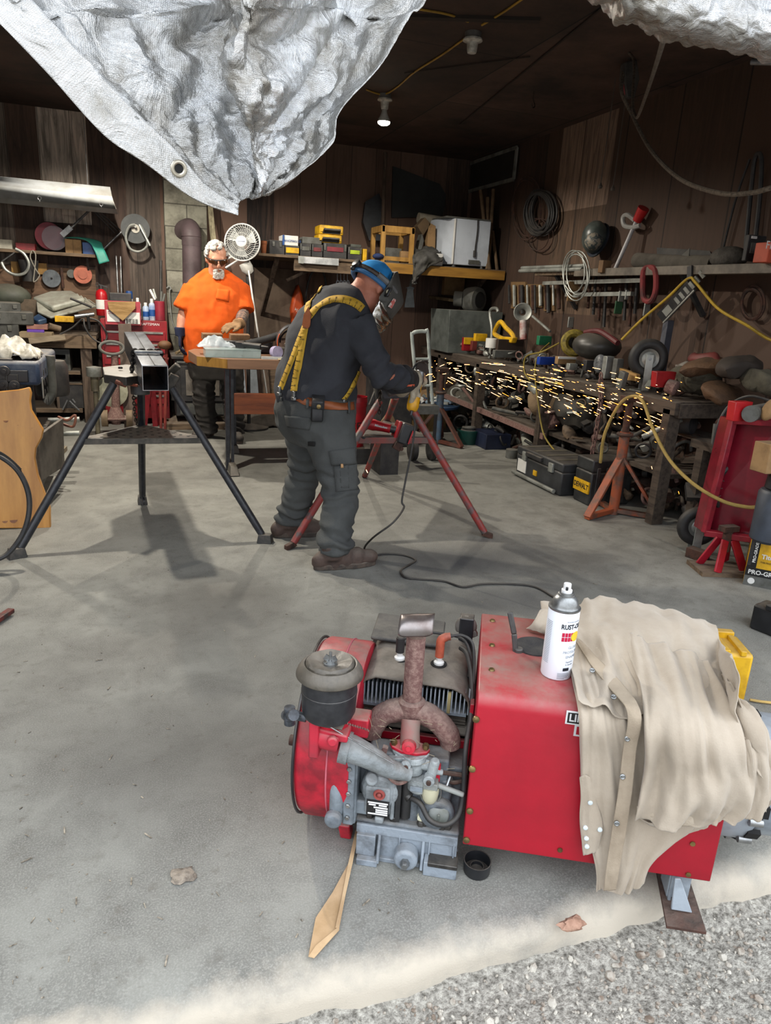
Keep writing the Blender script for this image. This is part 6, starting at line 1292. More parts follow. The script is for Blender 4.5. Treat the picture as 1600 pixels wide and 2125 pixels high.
# left workbench
yb = 7.62; zb_ = P(182, 695, Y=yb).z; bx1 = P(200, 700, Y=yb).x
wb = T('workbench', 'cluttered old wooden workbench along the back wall on the left', 'workbench', V((-1.4, 7.9, 0)))
p(wb, 'top', G().b2((-3.2, yb, zb_ - .05), (bx1, 8.25, zb_)), m_oldw, bev=.004)
p(wb, 'apron', G().b2((-1.1, yb - .02, zb_ - .13), (bx1, yb + .02, zb_ - .01)), m_oldw, bev=.004)
for x in (P(183, 800, Y=yb).x, -1.6, -2.6): p(wb, 'leg', G().b2((x - .05, yb, 0), (x + .05, yb + .09, zb_ - .05)), m_oldv, bev=.004)
p(wb, 'lower_shelf', G().b2((-2.6, yb + .05, .47), (P(165, 760, Y=yb).x, 8.2, .50)), m_oldw)
p(wb, 'bottom_shelf', G().b2((-2.6, yb + .02, .1), (P(172, 860, Y=yb).x, 8.2, .14)), m_oldw)
S('bench_plank', 'loose pale plank sticking out in front of the left workbench', 'plank', G().hull([P(60, 708, Y=7.3), P(135, 699, Y=7.3), P(135, 699, Y=7.55), P(62, 706, Y=7.55)], .05), mat('8b7d68', .8, c2='6a5e4d', s=4., stretch=(1, 8, 8)))
def onb(px, py): return P(px, py, Y=yb + .15)
# things on it
m_pvc = mat('a9aba0', .5, c2='83857b', s=5., dust=.8)
o = T('white_cover', 'large pale dusty plastic vent cover lying on the left workbench', 'vent cover', P(130, 648, Y=7.85))
p(o, 'dome', G().hull([P(68, 622, Y=7.95), P(105, 609, Y=8.1), P(150, 608, Y=8.1), P(177, 624, Y=7.85), P(110, 642, Y=7.7)], .06), m_pvc, bev=.02)
p(o, 'rim', G().hull([P(78, 648, Y=7.72), P(105, 660, Y=7.66), P(200, 636, Y=7.8), P(160, 612, Y=8.1), P(76, 628, Y=7.9)], .02), m_pvc, bev=.005)
for k in range(4): p(o, 'louvre', G().cyl(P(160 + 8 * k, 610 + 4 * k, Y=8.0), P(180 + 6 * k, 632 - 0 * k, Y=7.85), .006, n=6), m_pvc)
bx('brown_block', 'square dark brown block behind the black cases on the left bench', 'block', 4, 622, 78, 656, 7.9, .2, mat('5d5042', .85, c2='40372d', s=7., bump=.3), zb=zb_ + .05)
g = G().ell(P(18, 615, Y=8.0), (.2, .16, .12)); S('green_helmet', 'dull green domed helmet behind the clutter at the far left', 'helmet', g, mat('464a40', .6, c2='35382f', s=8., dust=.6))
for k, (x0, y0, x1, y1, rz, lab) in enumerate(((-30, 628, 34, 648, .25, 'upper grey tool case of the heap at the left edge'), (-40, 648, 62, 672, .2, 'middle grey tool case of the heap at the left edge'), (-60, 668, 34, 700, .1, 'lowest dark tool case of the heap at the left edge'))):
    o, w, h, d = bx('tool_case', lab, 'tool case', x0, y0, x1, y1, 7.5, .28, mat('4a4b48', .65, c2='33332f', s=7., dust=.7), .01, rz=rz)
    for u in (.3, .8): p(o, 'latch', G().box((w * (u - .5), -d / 2, h * .6), (.035, .02, h * .35)), m_dgry, bev=.003)
o, w, h, d = bx('yellow_bit_case', 'small yellow plastic bit case on the left workbench', 'case', 114, 657, 152, 668, 7.6, .08, m_ywl, .004)
for u in (.25, .5, .75): p(o, 'rib', G().box((w * (u - .5), -d / 2 - .004, h / 2), (.03, .01, h * .8)), m_ywl)
g = G().hull([P(66, 664, Y=7.6), P(80, 655, Y=7.7), P(98, 666, Y=7.6), P(80, 671, Y=7.55)], .05); S('blue_mask', 'dark blue plastic shield lying on the left workbench', 'shield', g, mat('1f3350', .4, c2='35495f', s=9.), bev=.01)
bx('pink_notebook', 'faded pink notebook lying on the left bench above the purple handle', 'notebook', 55, 674, 98, 683, 7.55, .16, mat('9d6f62', .7))
rod('purple_tool', 'purple-handled tool lying on the front of the left bench', 'tool', P(57, 688, Y=7.45), P(92, 689, Y=7.45), .022, mat('55308f', .4, c2='44257a', s=6.))
bx('wooden_board', 'flat wooden board under the purple-handled tool', 'board', 40, 691, 107, 701, 7.42, .2, mat('8b7a5f', .8))
for k, (a, b, lab) in enumerate((((101, 676), (125, 683), 'stubby wooden mallet head on the left bench'), ((155, 657), (195, 652), 'chrome air tool lying on the left bench'), ((182, 655), (186, 682), 'hammer hanging down over the bench edge'), ((146, 619), (190, 637), 'black pry bar lying across the back of the left bench'))): rod('hand_tool', lab, 'tool', P(*a, Y=7.58), P(*b, Y=7.62), (.03, .02, .014, .012)[k], (m_oldw, m_steel, m_dblk, m_dblk)[k])
S('bench_cable', 'black cable looping off the end of the left workbench', 'cable', G().tube(spl([P(186, 660, Y=7.5), P(206, 668, Y=7.5), P(222, 695, Y=7.48), P(212, 712, Y=7.46), P(190, 700, Y=7.46), P(176, 678, Y=7.46), P(172, 662, Y=7.5), P(150, 680, Y=7.52), P(124, 694, Y=7.52)], 6), .008, 8), m_dblk)
bx('grey_relay_box', 'grey metal box of dials on the shelf under the left bench', 'box', 102, 725, 144, 752, 7.72, .2, m_dgry, zb=.5, parts_=(('panel', .1, .1, .9, .9, mat('4b4e4c', .6)), ('knob_row', .2, .55, .8, .75, m_galv)))
rod('file', 'dusty file lying on the lower shelf of the left bench', 'file', P(104, 747, Y=7.6), P(135, 751, Y=7.6), .014, m_rustd)
bx('open_crate', 'dark open wooden crate with loose tools on the lowest bench shelf', 'crate', 120, 795, 172, 858, 7.66, .4, m_dblk, zb=.14, parts_=(('side_rail', 0, 0, .1, 1, m_oldv), ('top_rail', 0, .93, 1, 1, m_oldw)))
for k, (a, b) in enumerate((((144, 832), (165, 852)), ((130, 850), (140, 830)), ((150, 828), (156, 836)))): rod('loose_wrench', 'bright wrench among the tools in the dark crate', 'wrench', P(*a, Y=7.6), P(*b, Y=7.6), .01, m_steel, group='wrenches in the dark crate')
# fire extinguisher
o = cyl_('fire_extinguisher', 'red fire extinguisher standing beside the red tool chest', 'fire extinguisher', 213, 600, 655, 25, 7.8, mat('a5141c', .35), prof=((.9, 0), (1, .03), (1, .78), (.8, .92), (.35, 1)), band=(.25, .6, m_white))
q = P(213, 593, Y=7.8) - o.location; p(o, 'valve_handle', G().cyl((0, 0, q.z - .05), (0, 0, q.z), .018, n=10).bar((-.02, 0, q.z + .01), (.06, 0, q.z - .01), .02, .012).tor((-.03, 0, q.z + .01), (0, -1, 0), .016, .003, 12, 5), m_dblk)
# red tool chest
x0, x1, zt = P(207, 660, Y=7.5).x, P(346, 660, Y=7.5).x, P(270, 664, Y=7.5).z
tc_ = T('tool_chest', 'red steel tool chest with chrome drawer pulls against the back wall', 'tool chest', V(((x0 + x1) / 2, 7.75, 0)))
p(tc_, 'cabinet', G().b2((x0, 7.52, .06), (x1, 8.0, zt)), m_redc, bev=.006)
for k in range(6):
    za = zt - .10 - k * .115 - (.04 if k > 3 else 0); hh = .095
    d_ = p(tc_, 'drawer', G().b2((x0 + .02, 7.505, za - hh), (x1 - .02, 7.52, za)), m_redc, bev=.003); p(d_, 'pull', G().b2((x0 + .04, 7.493, za - .025), (x1 - .04, 7.506, za - .006)), m_galv, bev=.002)
text(tc_, 'CRAFTSMAN', .035, V((x1 - .17, 7.517, zt - .035)), (1, 0, 0), (0, 0, 1), d_w)
for x in (x0 + .05, x1 - .05): p(tc_, 'caster', G().cyl((x, 7.6, .035), (x + .03, 7.6, .035), .035), m_dblk)
o, w, h, d = bx('red_carton', 'red and white printed carton with a barcode on top of the red tool chest', 'carton', 219, 627, 291, 673, 7.4, .1, mat('a33a44', .6, c2='8e2f3a', s=5.), .002, parts_=(('white_panel', .05, .12, .40, .62, m_white), ('barcode_panel', .55, .06, .97, .55, m_white)))
for k in range(11): p(o, 'barcode_bar', G().box((w * (.6 + k * .03 - .5), -d / 2 - .0085, h * .17), (.004 + .003 * (k % 3 == 0), .002, h * .2)), m_dark)
text(o, 'Diablo', .035, V((-w * .28, -d / 2 - .009, h * .5)), (1, 0, 0), (0, 0, 1), mat('a3202f', .5))
S('wooden_plate', 'pentagon of bare plywood hanging in front of the red carton', 'plywood piece', G().hull([P(223, 626, Y=7.36), P(281, 626, Y=7.36), P(281, 640, Y=7.36), P(255, 666, Y=7.36), P(226, 642, Y=7.36)], .02), mat('9a7c50', .8, c2='76592f', s=5., stretch=(1, 6, 6)), bev=.002)
zc_ = zt
g = G().box((0, 0, 0), (.2, .12, .09)); S('black_clamp', 'black clamp body behind the plywood pentagon', 'clamp', G().box(P(250, 618, Y=7.6), (.2, .1, .09)), m_dblk, bev=.008)
cyl_('spray_can', 'white can with blue cap on the red tool chest, behind the plywood pentagon', 'spray can', 270, 604, 650, 14, 7.7, m_white, zb=zc_, prof=CAN, cap=(((1, .72), (1, .95), (.9, 1)), m_bluep))
for px, y0, m1, lab in ((287, 618, m_white, 'pale spray can on the red tool chest just right of the carton'), (303, 628, mat('9fb0c8', .4), 'light blue spray can on the red tool chest, left one of the pair'), (316, 620, mat('7d93b8', .4, c2='c8ccd4', s=12.), 'blue-and-white spray can at the front of the red tool chest')): cyl_('spray_can', lab, 'spray can', px, y0, 658, 13, 7.58, m1, zb=zc_, prof=CAN, cap=(CANC, m_white), band=(.2, .5, m_bluep))
cyl_('red_cup', 'red cup of tools at the right end of the tool chest', 'cup', 332, 625, 658, 22, 7.6, mat('8d2434', .5), zb=zc_)
for k, (a, b) in enumerate((((311, 601), (322, 622)), ((318, 600), (324, 620)), ((335, 605), (334, 626)), ((342, 610), (338, 626)))): rod('chisel', 'hand tool poking out of the cup and cans on the red chest', 'tool', P(*b, Y=7.6), P(*a, Y=7.62), .012, (m_white, m_galv, m_dgry, m_dgry)[k], group='tools in the red cup')
rod('black_rod', 'thick dark rod standing in the red cup against the block column', 'rod', V((P(332, 640, Y=7.8).x, 7.75, zt)), P(334, 541, Y=8.0), .014, m_dblk)
for k, (x0, y0, x1, y1) in enumerate(((241, 531, 245, 614), (250, 532, 251, 616))): rod('steel_rod', ('left one of two thin pale rods standing behind the fire extinguisher', 'right one of two thin pale rods standing behind the fire extinguisher')[k], 'rod', V((P(x1, y1, Y=7.95).x, 7.95, zb_)), P(x0, y0, Y=8.1), .008, m_steel)
# stove pipe, stove, column odds
o = T('stove_pipe', 'brown metal stove pipe with an elbow into the block column', 'stove pipe', P(398, 700, Y=7.85))
m_sp = mat('57494c', .6, c2='463a3c', s=5., bump=.1)
p(o, 'elbow', G().tube(spl([V((P(380, 470, Y=8.08).x, 8.12, P(380, 478, Y=8.0).z)), P(392, 474, Y=7.98), P(397, 486, Y=7.86), P(398, 510, Y=7.85)], 6), .097, 20), m_sp)
p(o, 'pipe', G().cyl(P(398, 495, Y=7.85), P(400, 745, Y=7.85), .094, n=24), m_sp); p(o, 'joint', G().tor(P(397, 491, Y=7.85), (0, 0, 1), .097, .005, 28, 6), m_sp)
q = P(360, 885, Z=0); sv = T('wood_stove', 'black wood stove with a glass window behind the person in orange', 'stove', V((q.x + .25, 7.55, 0)))
a, b = P(362, 745, Y=7.3), P(470, 880, Y=7.3)
p(sv, 'firebox', G().b2((a.x, 7.3, .12), (a.x + .5, 7.85, .68)), m_dblk, bev=.008); p(sv, 'top_plate', G().b2((a.x - .03, 7.26, .68), (a.x + .52, 7.9, .71)), m_dblk, bev=.004)
dd = p(sv, 'door', G().b2((a.x + .05, 7.28, .27), (a.x + .46, 7.3, .62)), m_dblk, bev=.005); p(dd, 'window', G().b2((a.x + .1, 7.272, .33), (a.x + .42, 7.282, .58)), mat('7a746c', .25, c2='57524c', s=5.))
p(sv, 'ash_panel', G().b2((a.x + .04, 7.285, .14), (a.x + .47, 7.3, .25)), mat('3b3d3c', .6, c2='54544f', s=14.)); p(sv, 'hearth_board', G().b2((a.x - .1, 7.2, .0), (a.x + .55, 7.9, .06)), m_oldw)
for k in range(3): p(sv, 'trim_bar', G().b2((a.x + .02, 7.275, .63 + k * .018), (a.x + .48, 7.29, .64 + k * .018)), m_galv if k == 1 else m_dblk)
g = G(); r9 = random.Random(6)
for i in range(9): S('kindling', 'short stick of kindling on the black stove top', 'kindling', G().cyl(V((a.x + .02 + .05 * i, 7.35, .73)), V((a.x + .1 + .04 * i, 7.5, .74 + .02 * r9.random())), .014, n=7), mat('7b6a4e', .8), 'kindling on the stove top')
S('long_hook', 'long thin iron hook hanging on the block column', 'hook', G().tube(spl([P(346, 598, Y=8.05), P(351, 594, Y=8.05), P(355, 600, Y=8.05), P(352, 606, Y=8.05), P(356, 660, Y=8.05), P(366, 690, Y=8.05)], 6), .008, 7), m_galv)
S('pale_batten', 'split pale batten leaning behind the man in orange beside the column', 'batten', G().bar(P(434, 412, Y=8.15), P(449, 560, Y=7.95), .05, .03), mat('a39a7f', .85, c2='6b6350', s=5., stretch=(8, 8, 1)))
# leaning live-edge slab
o2 = [(-70, 800), (0, 812), (40, 808), (62, 803), (66, 815), (64, 832), (66, 850), (78, 870), (91, 892), (88, 908), (76, 930), (74, 950), (80, 985), (93, 1020), (105, 1052), (106, 1095), (-70, 1095)]
g = G().hull([P(x, y, Y=4.27 + .1 * (1095 - y) / 290) for x, y in o2], .045)
lsb = T('wood_slab', 'honey-coloured live-edge wood slab leaning at the left edge', 'wood slab', P(30, 1095, Y=4.27)); lsp = p(lsb, 'slab', g, mat('cf9547', .42, c2='a8702f', s=2.1, stretch=(7, 7, .9), a=.3, b=.72, coat=.25), bev=.006)
for px, py, rx in ((12, 872, 5), (10, 1080, 6), (28, 1078, 8), (66, 886, 3), (37, 880, 3)): q = P(px, py, Y=4.248 + .1 * (1095 - py) / 290); p(lsp, 'knot', G().lathe([(0, -.001), (rx * .0026, -.001), (rx * .0026, 0)], q, (0, -1, .3), 14, cap=False), mat('6e3f18', .5, c2='8f5a24', s=30.))
# blue welding machine on its cart
wm = T('welding_machine', 'dusty blue-black welding machine on a steel cart at the left edge', 'welding machine', P(40, 1000, Y=5.0))
tz = P(60, 745, Y=4.75).z; xr = P(80, 750, Y=4.6).x; pz = P(40, 800, Y=4.6).z
p(wm, 'case', G().b2((xr - 1.1, 4.6, pz), (xr, 5.5, tz)), mat('2b3950', .55, c2='59636f', s=5., a=.42, b=.58, dust=.95), bev=.02)
cpn = p(wm, 'control_panel', G().b2((xr - 1.08, 4.585, pz + .02), (xr - .06, 4.6, tz - .05)), mat('15171b', .4), bev=.004)
for px, py in ((9, 770), (6, 797), (30, 800), (-30, 790)): p(cpn, 'dial', G().lathe([(.03, 0), (.028, .01), (.012, .012), (.012, .025)], P(px, py, Y=4.585), (0, -1, 0), 16), m_dblk)
for px in (-2, 25): p(cpn, 'panel_outline', G().tube([P(px + a * 11 + 0, 800 + b * 22, Y=4.58) for a, b in ((-1, -1), (1, -1), (1, 1), (-1, 1))], .0025, 5, closed=True), m_dgry)
for i in range(4):
    for j in range(6): p(wm, 'vent_hole', G().lathe([(.02, 0), (.02, .002)], (xr + .0005, 4.78 + .11 * j, tz - .08 - .06 * i), (1, 0, 0), 10), m_dark)
p(wm, 'white_badge', G().box((xr + .001, 4.68, tz - .16), (.003, .05, .12)), m_galv)
p(wm, 'cart_frame', G().b2((xr - 1., 4.62, .12), (xr - .05, 5.5, .42)).b2((xr - .12, 4.9, .4), (xr - .08, 4.94, pz)).b2((xr - .3, 4.65, .40), (xr - .26, 4.69, pz)), mat('4a4743', .6, c2='2f2d2a', s=9., dust=.6), bev=.004)
S('panel_board', 'scuffed dark steel panel leaning behind the wood slab', 'panel', G().hull([P(76, 905, Y=4.5), P(128, 868, Y=5.0), P(131, 968, Y=5.0), P(82, 998, Y=4.45)], .02), mat('5b564f', .6, c2='393530', s=8., dust=.5), bev=.003)
S('pale_stick', 'short pale stick lying at the foot of the steel panel', 'stick', G().bar(P(92, 972, Y=4.6), P(134, 930, Y=5.1), .035, .03), mat('8d816b', .8))
p(wm, 'engine_filter', G().lathe([(.10, 0), (.11, .02), (.11, .2), (.09, .24)], P(108, 790, Y=5.5) - V((0, 0, .1)), (0, 0, 1), 20), m_dblk); p(wm, 'ribbed_hose', G().tube(spl([P(104, 738, Y=5.0), P(105, 770, Y=5.0), P(108, 815, Y=5.0), P(96, 836, Y=5.0)], 6), .028, 10), m_dgry)
for py in (872, 901): p(wm, 'chrome_bar', G().cyl(P(100, py, Y=5.4), P(165, py - 2, Y=5.4), .018, n=10), m_galv)
p(wm, 'red_hose', G().tube(spl([P(121, 865, Y=5.3), P(140, 872, Y=5.25), P(156, 862, Y=5.25), P(152, 885, Y=5.25), P(130, 880, Y=5.3)], 6), .009, 7), mat('8a5a48', .6))
g = G(); c0 = P(18, 738, Y=4.8); g.grid(lambda u, v: c0 + V(((u - .5) * .34, (v - .5) * .3, .10 * sin(pi * u) * sin(pi * v) + .05 * fbm((u * 5, v * 5, 2), 4))), 22, 18); S('white_bag', 'crumpled whitish plastic bag on the blue welding machine', 'plastic bag', g, mat('b9b6ac', .45, c2='8d897d', s=9., bump=.5, bs=20.), thick=.004, sm=60)
S('black_stapler', 'black gadget lying at the front of the blue welding machine', 'gadget', G().b2(P(-20, 752, Y=4.62), P(30, 741, Y=4.72)), m_dblk, bev=.005)
S('welding_lead', 'black welding lead with a spring strain relief curving at the left edge', 'welding lead', G().tube(spl([P(-30, 940, Y=3.75), P(5, 950, Y=3.72), P(38, 978, Y=3.7), P(58, 1020, Y=3.68), P(60, 1065, Y=3.66), P(46, 1110, Y=3.64), P(15, 1150, Y=3.62), P(-20, 1165, Y=3.6)], 6), .013, 8), m_dblk); lead = COL.objects['welding_lead']
p(lead, 'spring', G().tube([(lambda t, c_: c_ + V((.004, -.006, .016)) * cos(t) + V((.012, -.016, -.01)) * sin(t))(k * .9, P(-10 + 52 * k / 120, 942 + 36 * (k / 120) ** 1.6, Y=3.74 - .03 * k / 120)) for k in range(120)], .003, 5), m_dark)
g = G().bar(P(-15, 1292, Z=.02), P(24, 1266, Z=.02), .03, .02).bar(P(0, 1276, Z=.02), P(-30, 1300, Z=.02), .03, .022); S('cable_clamp', 'small black clamp with red grips on the floor at the left edge', 'clamp', g, mat('2c2524', .5, c2='6b2621', s=25.), bev=.004)
# rusty jack and red stand behind the square tube
jk = T('pump_jack', 'rusty hand jack on small wheels with an oval handle behind the square tube', 'jack', P(240, 880, Y=6.9))
p(jk, 'post', G().cyl(P(241, 880, Y=6.9), P(238, 735, Y=6.9), .04, .03, n=14), m_rust); p(jk, 'handle', G().tor(P(232, 722, Y=6.9), (.1, -1, .5), .10, .014, 28, 8, sq=(1, .6)), m_dgry); p(jk, 'base', G().b2(P(212, 872, Y=6.8), P(274, 862, Y=7.0)).lathe([(.09, 0), (.04, .12)], P(241, 872, Y=6.9)), m_rust)
for px in (217, 268): p(jk, 'wheel', G().cyl(P(px - 6, 868, Y=6.85), P(px + 7, 868, Y=6.85), .075, n=18), mat('7d6a52', .7, c2='5b4b39', s=9.))
p(jk, 'pulley', G().lathe([(.14, -.03), (.14, .03), (.1, .04)], P(232, 812, Y=7.0), (0, -1, 0), 24), mat('a9a892', .5, c2='84836f', s=6.))
cyl_('chrome_canister', 'shiny round steel canister on a thin stem beside the bench leg', 'canister', 196, 760, 781, 33, 6.9, m_galv, prof=((.95, 0), (1, .05), (1, .9), (.3, 1))).name
ch = [o_ for o_ in COL.objects if o_.name == 'chrome_canister'][0]; p(ch, 'stem', G().cyl((0, 0, 0), (0, 0, -.13), .035, n=12).cyl((0, 0, -.13), (0, 0, -.64), .02, n=10).lathe([(.12, -.76), (.02, -.64)]), mat('4f4a3d', .5, c2='6a634f', s=9.))
rs_ = T('red_stand', 'red steel A-shaped stand on the floor before the red tool chest', 'stand', V((0, 7.25, 0)))
for a, b in ((P(300, 885, Z=0), P(312, 770, Y=7.2)), (P(326, 882, Z=0), P(312, 770, Y=7.2)), (V((.1, 7.42, 0)), P(312, 770, Y=7.25))): p(rs_, 'leg', G().bar(a, b, .05, .02, up=(0, 1, 0)), mat('a32733', .5, c2='7f1d27', s=9., dust=.3), bev=.002)
p(rs_, 'saddle', G().box(P(312, 770, Y=7.2), (.14, .1, .04)), m_redc, bev=.003)
S('brown_board', 'greyish board standing on end behind the square tube', 'board', G().hull([P(245, 672, Y=7.05), P(272, 672, Y=7.05), V((P(276, 770, Y=7.05).x, 7.05, 0)), V((P(252, 770, Y=7.05).x, 7.05, 0))], .02), mat('6b5d53', .75, c2='55483f', s=5.))
rp_ = T('red_tool_frame', 'small red tool frame with a brown knob right of the square tube', 'tool frame', P(340, 780, Y=6.9))
for a, b in (((330, 715), (335, 905)), ((346, 712), (342, 905)), ((328, 740), (350, 745)), ((330, 770), (348, 774))): p(rp_, 'bar', G().cyl(P(*a, Y=6.9), P(*b, Y=6.9), .014, n=8), mat('8d3a33', .6, c2='6b2a25', s=9.))
p(rp_, 'knob', G().ell(P(342, 716, Y=6.85), (.06, .05, .04)), mat('6b4a2f', .7))
# ------------------------------------------------------------------ deep shelf on the back wall
YS = 7.25; ZS = P(800, 545, Y=YS).z - .0; xl_, xr_ = P(536, 525, Y=YS).x, XR
ZS = 1.70
bs_ = T('back_shelf', 'deep wooden shelf with a pale front board on the back wall', 'shelf', V((2.4, 7.8, ZS)))
p(bs_, 'boards', G().b2((xl_, YS, ZS - .025), (xr_, YB, ZS)), m_oldw, bev=.003)
xa, xb, xc = P(745, 555, Y=YS).x, P(1046, 560, Y=YS).x, P(612, 550, Y=YS).x
m_pine = mat('a5792f', .65, c2='7b5720', s=2.6, stretch=(.8, 7, 7), a=.4, b=.66)
p(bs_, 'front_board', G().b2((xa, YS - .035, ZS - .105), (min(xb, XR), YS, ZS - .01)), m_pine, bev=.003)
p(bs_, 'under_beam', G().b2((xc, YS + .02, ZS - .14), (xa, YS + .07, ZS - .03)), m_oldw, bev=.003)
for x in (1.3, 2.2, 3.6): p(bs_, 'bracket', G().bar((x, YS + .1, ZS - .03), (x, YB - .02, ZS - .6), .04, .04), m_oldv)
def sb(name, lab, cat, x0, y0, x1, y1, m, dp=.22, Y=YS + .06, z=ZS, **k): return bx(name, lab, cat, x0, y0, x1, y1, Y, dp, m, zb=z, **k)
cyl_('clay_pot', 'small terracotta pot at the left end of the back shelf', 'pot', 547, 500, 521, 14, YS + .1, mat('93532f', .7, c2='74411f', s=9.), zb=ZS, prof=((.75, 0), (.95, .75), (1.05, .76), (1.05, 1), (.85, 1)))
c1 = sb('tool_case', 'black tool case at the left end of the back shelf, right of the clay pot', 'tool case', 559, 500, 591, 524, m_dblk, parts_=(('latch', .2, .55, .35, .9, m_dgry), ('latch', .65, .55, .8, .9, m_dgry)))
def zt_(o): return o[0].location.z + o[2]
c2 = sb('tool_case', 'low black case with a yellow label under the white and blue carton', 'tool case', 592, 511, 621, 526, m_dblk, parts_=(('yellow_label', .05, .25, .98, .8, m_ywl),))
o = sb('carton', 'white and blue carton with printed lettering on the back shelf', 'carton', 586, 490, 619, 510, m_white, z=zt_(c2), dp=.2, parts_=(('blue_end', 0, 0, .12, 1, m_bluep),)); text(o[0], 'HANGMAN 20', .032, V((.01, -.107, o[2] * .45)), (1, 0, 0), (0, 0, 1), m_bluep, sx=.9)
for k, (x0, y0, x1, y1, mm, lab) in enumerate(((623, 506, 646, 528, m_dgry, 'black case with a grey label in the middle of the back shelf'), (647, 508, 670, 530, mat('6b2a2c', .5), 'black case with a red label left of the long case on the back shelf'), (671, 507, 720, 532, mat('7a2530', .5), 'long black case with a dark red band below the yellow cases'), (722, 514, 751, 534, mat('a8bf28', .5), 'black case with a lime green band on the back shelf'))):
    c_k = sb('tool_case', lab, 'tool case', x0, y0, x1, y1, m_dblk, parts_=(('label_band', .15, .45, .85, .75, mm), ('latch', .02, .5, .1, .95, m_dgry), ('latch', .9, .5, .98, .95, m_dgry)))
    if k == 2: zc2 = zt_(c_k)
    if k == 3: sb('grey_case', 'small grey-green case on top of the lime-banded case', 'case', 728, 508, 750, 515, mat('4d514a', .6), z=zt_(c_k), dp=.16)
    if k == 0: sb('plastic_organizer', 'slanted grey plastic organizer lying across the cases on the back shelf', 'organizer', 628, 494, 668, 507, m_dgry, z=zt_(c_k), dp=.18)
zq = zc2
for k, (x0, y0, x1, y1, lab) in enumerate(((661, 489, 710, 511, 'lower of two stacked yellow tool cases on the back shelf'), (663, 470, 713, 490, 'upper of two stacked yellow tool cases on the back shelf'))):
    o = sb('yellow_case', lab, 'tool case', x0, y0, x1, y1, m_ywl, z=zq, bev=.012); zq = zt_(o); w, h, d = o[1:]
    p(o[0], 'handle', G().tube([(-.08, -d / 2 - .0, h * .25), (-.08, -d / 2 - .035, h * .5), (.08, -d / 2 - .035, h * .5), (.08, -d / 2, h * .25)], .012, 8).b2((-.09, -d / 2 - .006, h * .1), (.09, -d / 2, h * .55)), m_dblk)
    for u in (-.4, .4): p(o[0], 'latch', G().box((w * u, -d / 2, h * .5), (.03, .02, h * .5)), m_ywl, bev=.003)
sb('yellow_block', 'small upright yellow case right of the lime-banded case', 'case', 753, 517, 762, 536, m_ywl)
o = T('light_ballast', 'white metal strip-light housing fixed under the back shelf', 'light housing', P(660, 545, Y=YS)); p(o, 'housing', G().hull([P(620, 532, Y=YS), P(702, 537, Y=YS), P(702, 552, Y=YS), P(620, 546, Y=YS)], .05), mat('b9bbbd', .4, c2='8f9293', s=9.), bev=.004); p(o, 'end_plate', G().hull([P(619, 531, Y=YS - .03), P(630, 532, Y=YS - .03), P(630, 547, Y=YS - .03), P(619, 546, Y=YS - .03)], .01), m_galv)
# little table frame
q0, q1 = P(790, 545, Y=YS + .08), P(857, 545, Y=YS + .08); zt2 = P(820, 470, Y=YS + .1).z
sf = T('table_frame', 'small unfinished pine stool frame standing on the back shelf', 'stool frame', V(((q0.x + q1.x) / 2, YS + .25, ZS))); mp_ = mat('a9803f', .6, c2='8a642d', s=3., stretch=(4, 4, 1))
for x in (q0.x + .02, q1.x - .02):
    for y in (YS + .08, YS + .42): p(sf, 'leg', G().b2((x - .022, y, ZS), (x + .022, y + .04, zt2)), mp_, bev=.002)
for a, b in (((q0.x, YS + .085), (q1.x, YS + .115)), ((q0.x, YS + .425), (q1.x, YS + .455)), ((q0.x, YS + .08), (q0.x + .03, YS + .46)), ((q1.x - .03, YS + .08), (q1.x, YS + .46))): p(sf, 'rail', G().b2((a[0], a[1], zt2 - .06), (b[0], b[1], zt2 + .003)), mp_, bev=.002)
p(sf, 'low_rail', G().b2((q0.x + .02, YS + .085, ZS + .02), (q1.x - .02, YS + .11, ZS + .06)), mp_)
sb('grey_bin', 'grey plastic bin inside the pine stool frame', 'bin', 800, 516, 834, 533, m_dgry, Y=YS + .18); sb('small_carton', 'brown carton inside the pine stool frame', 'carton', 832, 522, 850, 543, m_kraft, Y=YS + .12)
S('blue_rag', 'small blue cloth scrap on the back shelf left of the stool frame', 'cloth', G().ell(P(785, 532, Y=YS + .1), (.06, .06, .03)), mat('23345f', .9))
for k, (pts, mm, lab) in enumerate((([(862, 470), (878, 452), (890, 466), (874, 490)], mat('57452f', .85), 'dark cardboard flap tilted behind the pine stool frame'), ([(880, 546), (886, 462), (900, 470), (898, 548)], m_kraft, 'tall brown cardboard box against the mini fridge'), ([(858, 540), (872, 486), (876, 500), (864, 545)], m_dgry, 'grey folded sheet between the stool frame and the fridge'))): S('cardboard_flap', lab, 'cardboard', G().hull([P(x, y, Y=YS + .3) for x, y in pts], .12), mm, bev=.004)
S('paper_tube', 'pale paper tube lying behind the mini fridge on the back shelf', 'paper tube', G().cyl(P(868, 452, Y=YS + .5), P(925, 462, Y=YS + .5), .055, n=16), mat('8a8374', .8))
